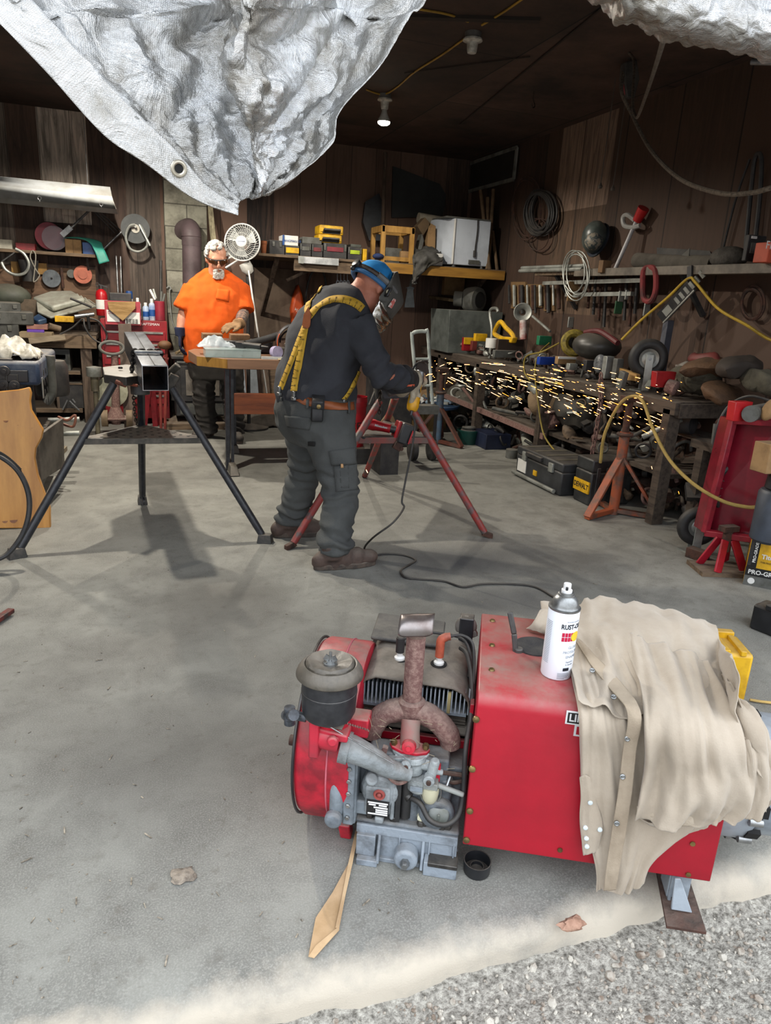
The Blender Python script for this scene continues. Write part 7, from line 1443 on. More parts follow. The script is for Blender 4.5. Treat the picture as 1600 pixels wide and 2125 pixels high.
# mini fridge
f0, f1, f2 = P(938, 550, Y=YS + .05), P(1012, 550, Y=YS + .05), P(898, 545, Y=YS + .3); zf = P(950, 452, Y=YS + .05).z
fw_ = min(f1.x, 3.66) - f0.x; fr = T('mini_fridge', 'white mini fridge turned with its back to the room on the back shelf', 'fridge', V((f0.x + fw_ / 2, YS + .3, ZS)))
g = G().prism([(f0.x, YS + .05), (f0.x + fw_, YS + .05), (f0.x + fw_, YS + .6), (f2.x + .02, YS + .6), (f2.x, YS + .35)], zf - ZS - .03, (0, 0, (zf + ZS) / 2 + .01)); m_frd = mat('c3cbd6', .4, c2='a3abb6', s=3., a=.45, b=.75)
fb_ = p(fr, 'cabinet', g, m_frd, bev=.008); p(fr, 'corner_trim', G().cyl((f0.x, YS + .048, ZS + .03), (f0.x, YS + .048, zf - .01), .012, n=8), m_white); p(fr, 'top_panel', G().b2((f2.x + .02, YS + .06, zf - .005), (f0.x + fw_, YS + .55, zf + .012)), m_dgry, bev=.004)
p(fr, 'power_cord', G().tube(spl([P(992, 455, Y=YS + .04), P(991, 480, Y=YS + .04), P(987, 510, Y=YS + .04), P(985, 530, Y=YS + .04)]), .008, 6), m_dblk); p(fr, 'plug', G().cyl(P(985, 520, Y=YS + .035), P(984, 534, Y=YS + .035), .014, n=8), m_dblk); p(fr, 'compressor_plate', G().b2(P(973, 548, Y=YS + .03), P(993, 541, Y=YS + .06)), m_dgry)
for x in (f0.x + .04, f0.x + fw_ - .05): p(fr, 'foot', G().cyl((x, YS + .1, ZS), (x, YS + .1, ZS + .03), .02), m_galv)
sb('white_metal_box', 'white metal box with a dark hole beside the mini fridge', 'box', 899, 527, 920, 547, m_white, Y=YS + .02, dp=.1, parts_=(('hole', .6, .35, .9, .65, m_dark),))
g = G(); rw = [[P(858, 522, Y=YS + .2), P(885, 512, Y=YS + .2), P(915, 522, Y=YS + .2)], [P(856, 538, Y=YS - .05), P(885, 530, Y=YS - .06), P(918, 540, Y=YS - .05)], [P(858, 552, Y=YS - .06), P(876, 556, Y=YS - .08), P(890, 552, Y=YS - .06)], [P(857, 575, Y=YS - .06), P(862, 578, Y=YS - .08), P(866, 575, Y=YS - .06)], [P(856, 588, Y=YS - .05), P(859, 590, Y=YS - .06), P(862, 588, Y=YS - .05)]]
patch(g, rw, 10, 8, lambda u, v: .03 * fbm((u * 5, v * 6, 4), 4)); S('grey_rag', 'dusty grey rag hanging over the front board of the back shelf', 'rag', g, mat('4d4c4a', .95, c2='35342f', s=9.), thick=.01, sm=180)
for k, (x0, y0, x1, y1, lab) in enumerate(((997, 395, 1017, 548, 'leftmost of the wooden sticks standing against the mini fridge'), (1012, 410, 1012, 545, 'second wooden stick from the left beside the mini fridge'), (1024, 393, 1014, 548, 'dark tapered stick leaning right of the mini fridge'), (1022, 480, 1034, 548, 'rightmost wooden stick at the end of the back shelf'))): a, b = P(x1, y1, Y=YS + .03 + .02 * k), P(x0, y0, Y=YS + .25); a.x = min(a.x, 3.69); b.x = min(b.x, 3.69); a.z = ZS; rod('wooden_stick', lab, 'stick', a, b, .02, mat('6b553d', .8, c2='4d3c2a', s=6.))
S('slate_sheet', 'dark grey square panel leaning on the wall above the back shelf', 'panel', G().hull([P(815, 345, Y=8.28), P(912, 382, Y=8.28), P(925, 405, Y=8.28), P(918, 450, Y=8.28), P(812, 452, Y=8.28)], .02), mat('2f3030', .7, c2='242525', s=3.))
rod('tall_pole', 'tall thin wooden pole standing on the back shelf behind the stool frame', 'pole', V((P(795, 465, Y=8.0).x, 8., ZS)), P(800, 316, Y=8.1), .022, m_oldv)
S('dark_tarp_bundle', 'dark blue-grey plastic draped on the wall left of the tall pole', 'plastic sheet', G().hull([P(757, 420, Y=8.2), P(785, 402, Y=8.2), P(796, 430, Y=8.2), P(790, 500, Y=8.15), P(765, 500, Y=8.15), P(752, 460, Y=8.2)], .06), mat('222428', .5, c2='2f3238', s=9.))
# below the shelf, back wall
S('wall_panel', 'pale weathered board sheathing low on the back wall behind the fan', 'board', G().b2(P(528, 700, Y=8.27), P(612, 560, Y=8.29)), mat('6d5d4f', .85, c2='4d4036', s=3.)); S('wall_panel', 'brown plywood sheet low on the back wall behind the orange cover', 'board', G().b2(P(636, 690, Y=8.25), P(676, 556, Y=8.28)), mat('64483a', .8, c2='4a352a', s=3., stretch=(6, 6, 1)))
o = T('orange_cover', 'orange pointed plastic cover with white lettering hanging under the back shelf', 'cover', P(618, 680, Y=8.22))
o1 = p(o, 'shell', G().hull([P(618, 588, Y=8.22), P(626, 612, Y=8.22), P(632, 645, Y=8.22), P(628, 668, Y=8.22), P(612, 682, Y=8.22), P(604, 668, Y=8.22), P(602, 640, Y=8.22), P(608, 612, Y=8.22)], .12), mat('c44d18', .5, c2='93380f', s=4.), bev=.03)
text(o1, 'vision', .06, P(622, 648, Y=8.155), (1, 0, -.75), (.75, 0, 1), m_white); S('cover_strap', 'dark curved strap hanging over the plywood sheet under the back shelf', 'strap', G().tube(spl([P(634, 690, Y=8.15), P(634, 620, Y=8.15), P(645, 570, Y=8.15), P(662, 556, Y=8.15), P(674, 575, Y=8.15), P(677, 610, Y=8.15)], 6), .012, 6), m_dblk)
rod('branch', 'dark crooked stick slung under the back shelf', 'stick', P(595, 582, Y=7.6), P(640, 562, Y=7.6), .018, m_oldv)
for k in range(4): x = 700 + 7 * k; S('hanging_clamp', 'steel hook clamp hanging in a row under the back shelf', 'clamp', G().tube(spl([P(x - 3, 590, Y=7.7), P(x, 582, Y=7.7), P(x + 4, 588, Y=7.7), P(x + 4, 610, Y=7.7), P(x + 3, 620, Y=7.7)]), .008, 6).cyl(P(x, 582, Y=7.7), P(x, 562, Y=7.7), .004, n=5), m_steel, 'hook clamps under the back shelf')
S('angel_plate', 'grey metal plate cut like a robed figure hanging under the back shelf', 'metal plate', G().hull([P(845, 598, Y=7.6), P(841, 598, Y=7.6), P(850, 594, Y=7.6), P(860, 597, Y=7.6), P(857, 602, Y=7.6), P(860, 638, Y=7.6), P(839, 638, Y=7.6), P(845, 603, Y=7.6)], .012), mat('737a7e', .5, .4, c2='555b5e', s=6.)); S('hanger_strap', 'grey strap hanging from the rag above the robed metal plate', 'strap', G().bar(P(858, 570, Y=7.6), P(851, 596, Y=7.6), .03, .008, up=(0, 1, 0)), m_dgry)
# fan, its pole and stick
fc = P(503, 503, Y=7.2); fn_ = T('pedestal_fan', 'white pedestal fan behind the person in orange', 'fan', V((P(518, 700, Y=7.25).x, 7.3, 0))); fa = V((-.35, -1, .12)).normalized(); x_, y_, _ = basis(fa); fr_ = .165; m_fan = mat('cfcfca', .4, c2='b0b0aa', s=9.)
cg = p(fn_, 'cage', G().tor(fc, fa, fr_, .007, 44, 8), m_fan)
for k in range(40):
    a = 2 * pi * k / 40; d = x_ * cos(a) + y_ * sin(a); d2 = x_ * cos(a + .5) + y_ * sin(a + .5)
    p(cg, 'wire', G().tube([fc + d * .045 + fa * .05, fc + (d * .5 + d2 * .5).normalized() * .11 + fa * .04, fc + d2 * fr_], .0018, 4), m_fan)
for r__ in (.08, .13): p(cg, 'ring', G().tor(fc + fa * .043, fa, r__, .0018, 36, 4), m_fan)
hb_ = p(fn_, 'hub_cap', G().lathe([(.05, 0), (.05, .012), (.04, .018)], fc + fa * .04, fa, 24), m_white); text(hb_, 'Honeywell', .016, fc + fa * .0595, V((.94, -.33, 0)), (0, .1, 1), m_bluep)
bl_ = p(fn_, 'blade', G(), m_fan) if False else None
for k in range(3):
    a = 2 * pi * k / 3; d = x_ * cos(a) + y_ * sin(a); d2 = x_ * cos(a + .9) + y_ * sin(a + .9); p(fn_, 'blade', G().hull([fc + d * .03, fc + d * .14 + fa * .015, fc + d2 * .145 - fa * .015, fc + d2 * .03], .004), mat('9fa3a3', .3, c2='8a8f8f', s=6.))
p(fn_, 'back_cage', G().lathe([(.165, 0), (.14, -.05), (.06, -.08)], fc, fa, 28, cap=False), mat('77797a', .5), thick=.002)
p(fn_, 'motor', G().tube([P(507, 545, Y=7.25), P(513, 557, Y=7.25), P(519, 566, Y=7.26)], [.055, .06, .04], 16), m_fan); p(fn_, 'pole', G().cyl(P(514, 555, Y=7.28), V((P(516, 700, Y=7.28).x, 7.28, .02)), .018, n=10), m_dblk); p(fn_, 'base', G().lathe([(.2, 0), (.2, .02), (.03, .05)], (P(516, 700, Y=7.28).x, 7.28, 0)), m_dblk)
rod('white_rod', 'thin white rod standing diagonally behind the table', 'rod', V((P(556, 690, Y=6.9).x, 6.9, .35)), P(516, 562, Y=7.2), .009, m_white)
for a, b in (((468, 556), (510, 530)), ((463, 540), (505, 524))): S('white_bracket', 'thin white metal bar crossing behind the fan cage', 'bar', G().cyl(P(*a, Y=7.4), P(*b, Y=7.4), .01, n=8), m_white, 'white bars behind the fan')
# stored boards under and behind the table
for k, (x0, x1, y0, y1, mm, lab) in enumerate(((497, 512, 745, 832, mat('a9b3bd', .6), 'pale blue-grey board standing under the table'), (520, 538, 748, 835, mat('7f868c', .6), 'grey board leaning right of the pale board under the table'), (486, 496, 745, 835, m_kraft, 'narrow brown board leaning at the left under the table'), (548, 562, 752, 835, m_oldv, 'dark brown board leaning under the middle of the table'), (566, 582, 745, 830, m_oldw, 'old board leaning near the right end of the table'))): a, b = P(x0, y1, Y=7.6 + .05 * k), P(x1, y0, Y=7.7 + .05 * k); S('stored_board', lab, 'board', G().hull([V((a.x, 7.6 + .05 * k, 0.03)), V((b.x, 7.6 + .05 * k, .03)), V((b.x - .04, 7.75 + .05 * k, b.z + .1)), V((a.x - .04, 7.75 + .05 * k, b.z + .1))], .02), mm)
g = G(); c0 = P(560, 885, Z=0); g.grid(lambda u, v: V((c0.x - .35 + .8 * u, c0.y - .1 + .5 * v, .02 + .12 * sin(pi * u) * sin(pi * v) + .03 * fbm((u * 5, v * 5, 3))))  , 24, 16); S('canvas_heap', 'grey canvas sheet heaped on the floor behind the table', 'canvas', g, mat('57514a', .9, c2='3d3832', s=6.), thick=.02, sm=180)
# red bucket, jugs, hand truck, shovel
bq = P(745, 893, Y=5.6); o = T('red_bucket', 'red plastic bucket behind the red pipe stand', 'bucket', V((bq.x, 5.75, 0))); bz = P(748, 822, Y=5.75).z; rw_ = (P(772, 840, Y=5.75).x - P(724, 840, Y=5.75).x) / 2; m_rb = mat('a51420', .4, c2='86101a', s=6.)
p(o, 'wall', G().lathe([(rw_ * .85, bz - .42), (rw_ * .97, bz - .08), (rw_ * 1.02, bz - .08), (rw_ * 1.02, bz - .07), (rw_, bz - .07), (rw_, bz - .045), (rw_ * 1.03, bz - .045), (rw_ * 1.03, bz - .035), (rw_, bz - .03), (rw_, bz), (rw_ * .93, bz), (rw_ * .8, bz - .4)], (0, 0, 0) and V((bq.x, 5.75, 0)) if False else V((bq.x, 5.75, 0)), n=32, cap=False), m_rb); p(o, 'stand_block', G().b2((bq.x - .16, 5.6, 0), (bq.x + .16, 5.9, bz - .42)), m_dblk); text(o, 'ACE', .09, V((bq.x - .05, 5.75 - rw_ - .003, bz - .24)), (1, 0, 0), (0, 0, 1), m_dark)
for k, (px, wd, y0, lab) in enumerate(((810, 24, 730, 'left one of two white plastic jugs behind the bent elbow'), (836, 28, 725, 'right, taller white plastic jug behind the bent elbow'))):
    q = P(px, 768, Y=6.4); o = T('white_jug', lab, 'jug', V((q.x, 6.4, q.z))); hw = wd / 2 * .0044; h = P(px, y0, Y=6.4).z - q.z
    p(o, 'body', G().loft([ring((0, 0, h * t), (1, 0, 0), (0, 1, 0), hw * 2 * s_, hw * 1.6 * s_, 20, 4) for t, s_ in ((0, .92), (.04, 1), (.6, 1), (.7, .9), (.85, .45), (.9, .28), (1, .28))]), mat('b9c6c4', .4, c2='a3b0ae', s=4.)); p(o, 'handle', G().tube(spl([(hw * .3, 0, h * .9), (hw * .75, 0, h * .88), (hw * .95, 0, h * .6)]), .016, 8), mat('b9c6c4', .4, c2='a3b0ae', s=4.)); p(o, 'cap', G().cyl((0, 0, h), (0, 0, h + .025), hw * .32), m_white)
S('jug_stand', 'dark cabinet carrying the white jugs', 'cabinet', G().b2((P(790, 770, Y=6.3).x, 6.25, 0), (P(858, 770, Y=6.3).x, 6.75, P(820, 769, Y=6.4).z)), m_dblk, bev=.01)
o = T('hand_truck', 'pale grey hand truck frame standing behind the grinder sparks', 'hand truck', V((P(875, 850, Y=5.6).x, 5.6, 0))); hp_ = [P(866, 838, Y=5.6), P(863, 790, Y=5.6), P(855, 700, Y=5.6), P(858, 691, Y=5.6), P(868, 688, Y=5.6), P(882, 688, Y=5.6), P(888, 694, Y=5.6), P(894, 790, Y=5.6), P(898, 838, Y=5.6)]
p(o, 'frame', G().tube(spl(hp_, 5), .015, 8), mat('b5bdb9', .4, c2='8b938f', s=9.))
for y in (745, 800): p(o, 'cross_bar', G().cyl(P(859 + (y - 745) * .1, y, Y=5.6), P(891 + (y - 745) * .08, y, Y=5.6), .011, n=8), mat('b5bdb9', .4, c2='8b938f', s=9.))
p(o, 'rear_leg', G().cyl(P(884, 752, Y=5.6), P(890, 838, Y=5.8), .012, n=8).b2(P(860, 860, Y=5.5), P(900, 838, Y=5.62)), m_dgry)
for px in (862, 902): b_ = P(px, 850, Y=5.7); p(o, 'wheel', G().cyl((b_.x - .02, 5.7, .1), (b_.x + .02, 5.7, .1), .1, n=20).b2((b_.x - .01, 5.65, .1), (b_.x + .01, 5.68, P(px, 850, Y=5.7).z)), m_dblk)
o = T('shovel', 'worn flat wooden-handled shovel standing behind the red cordless grinder', 'shovel', V((P(805, 885, Y=5.2).x, 5.2, .3))); p(o, 'handle', G().cyl(P(816, 826, Y=5.2), P(808, 858, Y=5.2), .02, n=10), mat('8b8069', .8)); p(o, 'blade', G().hull([P(804, 856, Y=5.2), P(812, 857, Y=5.2), P(820, 872, Y=5.2), P(824, 900, Y=5.2), P(786, 900, Y=5.2), P(790, 875, Y=5.2)], .02), mat('7a6448', .8, c2='5b4834', s=9.), bev=.004)
S('shovel_block', 'dark crate the shovel leans on behind the red stand', 'crate', G().b2((P(786, 890, Y=5.3).x, 5.22, 0), (P(824, 890, Y=5.3).x, 5.5, P(805, 890, Y=5.2).z)), m_dblk)
# ------------------------------------------------------------------ right workbench and its goods
ZB = .822
m_bw = mat('4f443a', .85, c2='352c25', s=4., stretch=(8, 1, 8), bump=.3, dust=.6)
rb = T('workbench', 'long dark wooden workbench along the right wall, buried in junk', 'workbench', V((3.45, 5.9, 0)))
p(rb, 'top', G().b2((3.2, 3.68, ZB - .05), (XR, 8.2, ZB)), m_bw, bev=.003); p(rb, 'front_rail', G().b2((3.17, 3.66, ZB - .085), (3.215, 8.1, ZB - .002)), m_bw, bev=.003); p(rb, 'end_rail', G().b2((3.2, 3.65, ZB - .10), (XR, 3.69, ZB - .01)), m_bw, bev=.003)
for y in (3.7, 5.25, 6.5, 7.5): p(rb, 'post', G().b2((3.17, y, 0), (3.26, y + .07, ZB - .05)), m_bw, bev=.003)
p(rb, 'lower_shelf', G().b2((3.28, 3.75, .30), (XR, 8.1, .33)), m_bw); p(rb, 'mid_shelf', G().b2((3.5, 3.75, .55), (XR, 8.1, .57)), m_bw); p(rb, 'edge_strip', G().bar((3.2, 5.2, .30), (3.2, 7.4, .34), .03, .05), m_rust)
p(rb, 'square_socket', G().b2((3.14, 5.0, ZB - .06), (3.2, 5.07, ZB + .05)), m_dblk, bev=.003)
S('low_shelf', 'dirty low plank shelf in front of the right wall, beyond the red cart', 'shelf', G().b2((3.3, 2.6, .55), (XR, 3.62, .60)).b2((3.3, 2.6, 0), (3.36, 2.66, .56)).b2((3.3, 3.5, 0), (3.36, 3.56, .56)), m_bw)
def rx(name, lab, cat, x0, y0, x1, y1, m, X=3.4, dp=.14, z=None, **k):
    """box seen at the right wall: its near face stands at the depth where the sight line meets X"""
    q = P((x0 + x1) / 2, y1, X=X); return bx(name, lab, cat, x0, y0, x1, y1, q.y, dp, m, zb=z, **k)
def rp(px, py, X=3.4): return P(px, py, X=X)
# wall things
S('vent_frame', 'galvanized louvre frame high on the right wall', 'vent', G().hull([rp(958, 346, 3.73), rp(1073, 306, 3.73), rp(1066, 372, 3.73), rp(956, 402, 3.73)], .02), m_dgry, bev=.002); vf = COL.objects['vent_frame']
vc = [rp(958, 346, 3.715), rp(1073, 306, 3.715), rp(1066, 372, 3.715), rp(956, 402, 3.715)]
for i in range(4): p(vf, 'frame_bar', G().bar(vc[i], vc[(i + 1) % 4], .035, .02, up=(1, 0, 0)), m_galv)
p(vf, 'dark_panel', G().hull([a * .93 + (vc[0] + vc[2]) / 2 * .07 - V((.001, 0, 0)) for a in vc], .004), mat('2b2724', .7))
def coil(name, lab, px, py, rw, rh, n, m, r=.008, X=3.7, sp=3, seed=0):
    g = G(); r9 = random.Random(seed)
    for k in range(n):
        dx, dy, s_ = r9.gauss(0, sp), r9.gauss(0, sp), r9.uniform(.86, 1.08); g.tube([rp(px + dx + rw * s_ * cos(2 * pi * t / 26), py + dy + rh * s_ * sin(2 * pi * t / 26), X - .004 * k) for t in range(26)], r, 6, closed=True)
    return S(name, lab, 'coil', g, m)
coil('wire_coil', 'thin loose loop of rusty wire on the right wall below the vent frame', 1092, 432, 31, 66, 2, m_rustd, .006)
coil('hose_coil', 'thick coil of dark hose hanging on the right wall', 1120, 440, 27, 44, 11, m_dblk, .011, 3.7, 4, 2)
coil('wire_coil', 'long thin dark loop hanging beneath the thick hose coil', 1118, 490, 24, 32, 2, m_rustd, .005, seed=5)
coil('cable_coil', 'coil of silver cable hanging over the end of the upper right shelf', 1194, 566, 26, 50, 4, m_galv, .0055, 3.41, 3, 3)
coil('wire_coil', 'rusty barbed-looking wire coil low on the right wall near the frame edge', 1560, 630, 23, 34, 5, m_rustd, .009, 3.7, 2, 4)
S('hanging_cables', 'bundle of long black cables hanging on the right wall at the frame edge', 'cables', G().tube(spl([rp(1545, 540, 3.7), rp(1560, 380, 3.7), rp(1568, 325, 3.68), rp(1580, 330, 3.68), rp(1576, 420, 3.7), rp(1562, 540, 3.7)], 6), .014, 7).tube(spl([rp(1490, 560, 3.72), rp(1525, 420, 3.72), rp(1556, 330, 3.72)], 6), .008, 6), m_dblk)
o = T('hard_hat', 'battered dark hard hat with stickers hanging on the right wall', 'hard hat', rp(1232, 525, 3.6)); c = rp(1234, 492, 3.62); p(o, 'shell', G().ell(c, (.10, .12, .13)), mat('3d4442', .35, c2='56605c', s=8., dust=.3)); p(o, 'sticker', G().ell(c + V((-.035, -.05, -.035)), (.075, .08, .075)), mat('8d8577', .5, c2='3f4a4d', s=34., a=.46, b=.54)); p(o, 'brim', G().lathe([(.10, 0), (.14, .0), (.14, .012), (.10, .012)], c + V((.03, 0, -.02)), (1, 0, -.25), 28), mat('232a35', .4))
o = T('siphon_pump', 'red-topped hand siphon pump with clear hose hanging on the right wall', 'siphon pump', rp(1275, 563, 3.62)); p(o, 'tube', G().cyl(rp(1276, 560, 3.6), rp(1322, 456, 3.68), .016, n=12), mat('b0aeb0', .4)); p(o, 'pump_bulb', G().cyl(rp(1322, 458, 3.68), rp(1336, 432, 3.68), .035, .045, n=14), mat('b81f22', .4)); p(o, 'hose', G().tube(spl([rp(1328, 468, 3.68), rp(1312, 472, 3.66), rp(1296, 468, 3.66), rp(1293, 452, 3.66), rp(1302, 446, 3.66), rp(1318, 458, 3.67)], 6), .018, 8), mat('aaa9a6', .3, c2='8d8c88', s=6.))
# upper shelf
ZU = 1.65
us = T('upper_shelf', 'long shelf of pale rails along the right wall above the workbench', 'shelf', V((3.55, 4.6, ZU))); p(us, 'board', G().b2((3.45, 2.2, ZU - .03), (XR, 6.1, ZU)), m_oldw); p(us, 'face_rail', G().b2((3.42, 2.2, ZU - .045), (3.45, 5.4, ZU + .012)), mat('6f675c', .6, c2='4b453d', s=6.), bev=.003)
for k in range(3): p(us, 'metal_rail', G().cyl((3.43 + .02 * k, 5.3, ZU + .01 + .028 * (k % 2)), (3.43 + .02 * k, 6.35, ZU + .012 + .028 * (k % 2)), .016, n=8), m_galv)
for y in (2.6, 4.2, 5.8): p(us, 'bracket', G().bar((3.5, y, ZU - .03), (XR - .01, y, ZU - .3), .03, .03), m_dblk)
for k, (y0, y1, z, lab) in enumerate(((4.6, 6.0, ZU - .075, 'upper of two white strips fixed under the right shelf'), (4.7, 5.6, ZU - .17, 'lower of two white strips fixed under the right shelf'))): S('white_strip', lab, 'strip', G().bar((3.5, y0, z), (3.5, y1, z - .02), .03, .03), m_galv)
S('rolled_canvas', 'long roll of dusty canvas lying on the upper right shelf', 'roll', G().tube(spl([rp(1322, 540, 3.58), rp(1390, 545, 3.58), rp(1482, 548, 3.58)]), .055, 14), mat('57524a', .9, c2='3f3a33', s=6., dust=.5))
S('paper_sheet', 'pale bent sheet on the canvas roll on the upper right shelf', 'sheet', G().hull([rp(1408, 536, 3.55), rp(1432, 515, 3.6), rp(1430, 532, 3.55)], .006), m_dgry)
S('dark_sheet', 'dark flat tray behind the canvas roll on the upper right shelf', 'tray', G().hull([rp(1365, 530, 3.7), rp(1365, 515, 3.72), rp(1475, 522, 3.72), rp(1480, 535, 3.7)], .02), m_dblk)
S('grey_bag', 'crumpled grey bag at the right of the canvas roll', 'bag', G().ell(rp(1512, 535, 3.55), (.09, .14, .07)), mat('4e4a45', .85, c2='37332e', s=12., bump=.6))
rx('wood_block', 'brown wooden block standing on the metal rails of the right shelf', 'block', 1249, 541, 1270, 566, mat('6d5236', .8), 3.44, .06)
o = rx('software_box', 'dark printed box leaning on the upper right shelf at the frame edge', 'box', 1546, 490, 1592, 541, m_dblk, 3.5, .03, parts_=(('title_band', .1, .85, .4, .95, m_white), ('picture', .15, .3, .9, .7, m_dgry)))
o = rx('filter_box', 'orange filter carton in front of the dark printed box', 'carton', 1590, 508, 1660, 544, mat('b04a30', .6), 3.45, .1); text(o[0], 'FRAM', .06, V((-.06, -.052, o[2] * .82)), (1, 0, 0), (0, 0, 1), m_white, al='CENTER'); p(o[0], 'picture', G().box((0, -.05, o[2] * .35), (.14, .004, o[2] * .45)), mat('6b5546', .6, c2='8b7562', s=40.))
# hanging under it
o = T('red_belt', 'wide dark red sanding belt hanging over the right shelf rail', 'belt', rp(1345, 625, 3.4)); p(o, 'loop', G().tube(spl([rp(1336, 562, 3.42), rp(1334, 600, 3.42), rp(1338, 622, 3.42), rp(1352, 624, 3.42), rp(1361, 600, 3.42), rp(1360, 562, 3.42), rp(1348, 555, 3.44)], 6, True), .02, 8, closed=True), mat('7d2a2c', .8, c2='4a2423', s=9.))
for x0, y0, x1, y1, m1, nm, lab in ((1283, 604, 1297, 626, m_galv, 'white_card', 'white hang-card above the green card under the right shelf'), (1275, 625, 1294, 651, mat('2f5a3a', .6), 'green_card', 'green hang-card under the right shelf'), (1297, 602, 1307, 622, m_galv, 'white_card', 'grey-white hang-card right of the green card'), (1335, 622, 1352, 656, m_galv, 'metal_clip', 'shiny metal fitting hanging below the red belt'), (1177, 585, 1202, 625, m_kraft, 'brown_tag', 'brown card with a dark print hanging in the silver cable coil'), (1178, 658, 1192, 680, m_galv, 'white_tag', 'small white outlet plate on the wall under the silver coil')): rx(nm, lab, 'card', x0, y0, x1, y1, m1, 3.73 if y0 > 655 else 3.5, .012)
o = T('power_bar', 'slanted black power bar with white lettering hanging from the right shelf', 'power bar', rp(1400, 640, 3.44)); dA, dB = rp(1372, 660, 3.44), rp(1436, 592, 3.44); d = (dB - dA).normalized(); p(o, 'body', G().bar(dA, dB, .085, .03, up=(-1, -.6, 0)), m_dblk, bev=.004); p(o, 'edge', G().bar(dA + V((0, -.03, -.03)), dB + V((0, -.03, -.03)), .01, .01), m_galv); p(o, 'receptacle', G().bar(dA + d * .05, dA + d * .12, .05, .034, up=(-1, -.6, 0)), m_galv)
for k in range(6): p(o, 'printed_line', G().bar(dA + d * (.17 + .05 * k) + V((-.012, -.012, .0)), dA + d * (.195 + .05 * k) + V((-.012, -.012, 0)), .05, .012, up=(-1, -.6, 0)), m_galv)
S('yellow_extension', 'yellow extension cord draped from the right shelf down to the bench and the wall', 'extension cord', G().tube(spl([rp(1290, 705, 3.3), rp(1330, 665, 3.36), rp(1385, 618, 3.4), rp(1428, 578, 3.41), rp(1445, 588, 3.41), rp(1490, 640, 3.45), rp(1550, 675, 3.5), rp(1592, 702, 3.6), rp(1640, 720, 3.6)], 6), .009, 7), mat('b8972a', .6)); S('cable_hook', 'black strap looped over the right shelf holding the yellow cord', 'strap', G().bar(rp(1432, 552, 3.41), rp(1431, 580, 3.41), .04, .012, up=(1, 0, 0)), m_dblk)
for k, (x0, y0, x1, y1) in enumerate(((1062, 585, 1092, 640), (1096, 590, 1130, 638), (1130, 600, 1152, 645))): S('tool_board', ('leftmost of three bare boards behind the hand tools on the right wall', 'middle of three bare boards behind the hand tools on the right wall', 'rightmost of three bare boards behind the hand tools on the right wall')[k], 'board', G().hull([rp(x0, y0, 3.74), rp(x1, y0, 3.74), rp(x1, y1, 3.74), rp(x0, y1, 3.74)], .02), mat('7b603f', .8, c2='5b452c', s=5.))
for k in range(12): x = 1056 + 9 * k + (k % 3) * 2; S('hanging_tool', 'dark hand tool hanging on the boards of the right wall', 'tool', G().cyl(rp(x, 592, 3.7), rp(x + 1, 630 + (k * 7) % 22, 3.7), .012 + .006 * (k % 2), n=7), (m_dblk, m_galv, m_rustd)[k % 3], 'hand tools on the right wall boards')
for k in range(8): x = 1222 + 11 * k + 20 * (k > 3); S('hanging_iron', 'rusty iron piece hanging under the upper right shelf', 'iron', G().cyl(V((3.6, rp(x, 600, 3.6).y, ZU - .03)), rp(x - 2, 640 + (k * 13) % 40, 3.62), .014, n=6), (m_rustd, m_dblk)[k % 2], 'iron hanging under the right shelf')
# on the bench, from the far end
rx('grey_tote', 'big grey lidded plastic tote on the far end of the right bench', 'tote', 929, 648, 1040, 728, mat('5b605d', .6, c2='444946', s=6., dust=.5), 3.42, .5, z=ZB, parts_=(('lid_rim', -.02, .82, 1.02, 1, mat('6b706c', .6, dust=.5)), ('latch', .03, .62, .13, .85, m_dgry)), tp=1.06)
q = rp(985, 622, 3.5); o = T('blower_motor', 'round grey squirrel-cage blower on top of the grey tote', 'blower', q - V((0, 0, .12))); p(o, 'housing', G().lathe([(.05, -.1), (.13, -.09), (.14, 0), (.13, .06), (.09, .07)], q, (.5, -1, 0), 24), m_dgry); p(o, 'fan_mouth', G().lathe([(.085, .068), (.085, .075)], q, (.5, -1, 0), 20), m_dark); p(o, 'motor', G().cyl(q + V((-.12, .05, 0)), q + V((-.2, .1, 0)), .08, n=16), m_dgry)
rx('cardboard_box', 'plain cardboard box standing on the junk behind the grey blower', 'box', 921, 571, 966, 612, m_kraft, 3.6, .2); S('plank_stack', 'flat boards lying on the black tray left of the grey blower', 'boards', G().hull([rp(888, 612, 3.4), rp(962, 622, 3.4), rp(962, 628, 3.4), rp(890, 618, 3.4)], .2), mat('7a6a50', .8, c2='51432f', s=8.)); cyl_('black_tank', 'black open drum end left of the grey tote', 'drum', 916, 650, 730, 34, rp(916, 728, 3.3).y, m_dblk); rx('small_black_bin', 'small black bin in front of the black drum', 'bin', 905, 686, 930, 724, m_dblk, 3.25, .1)
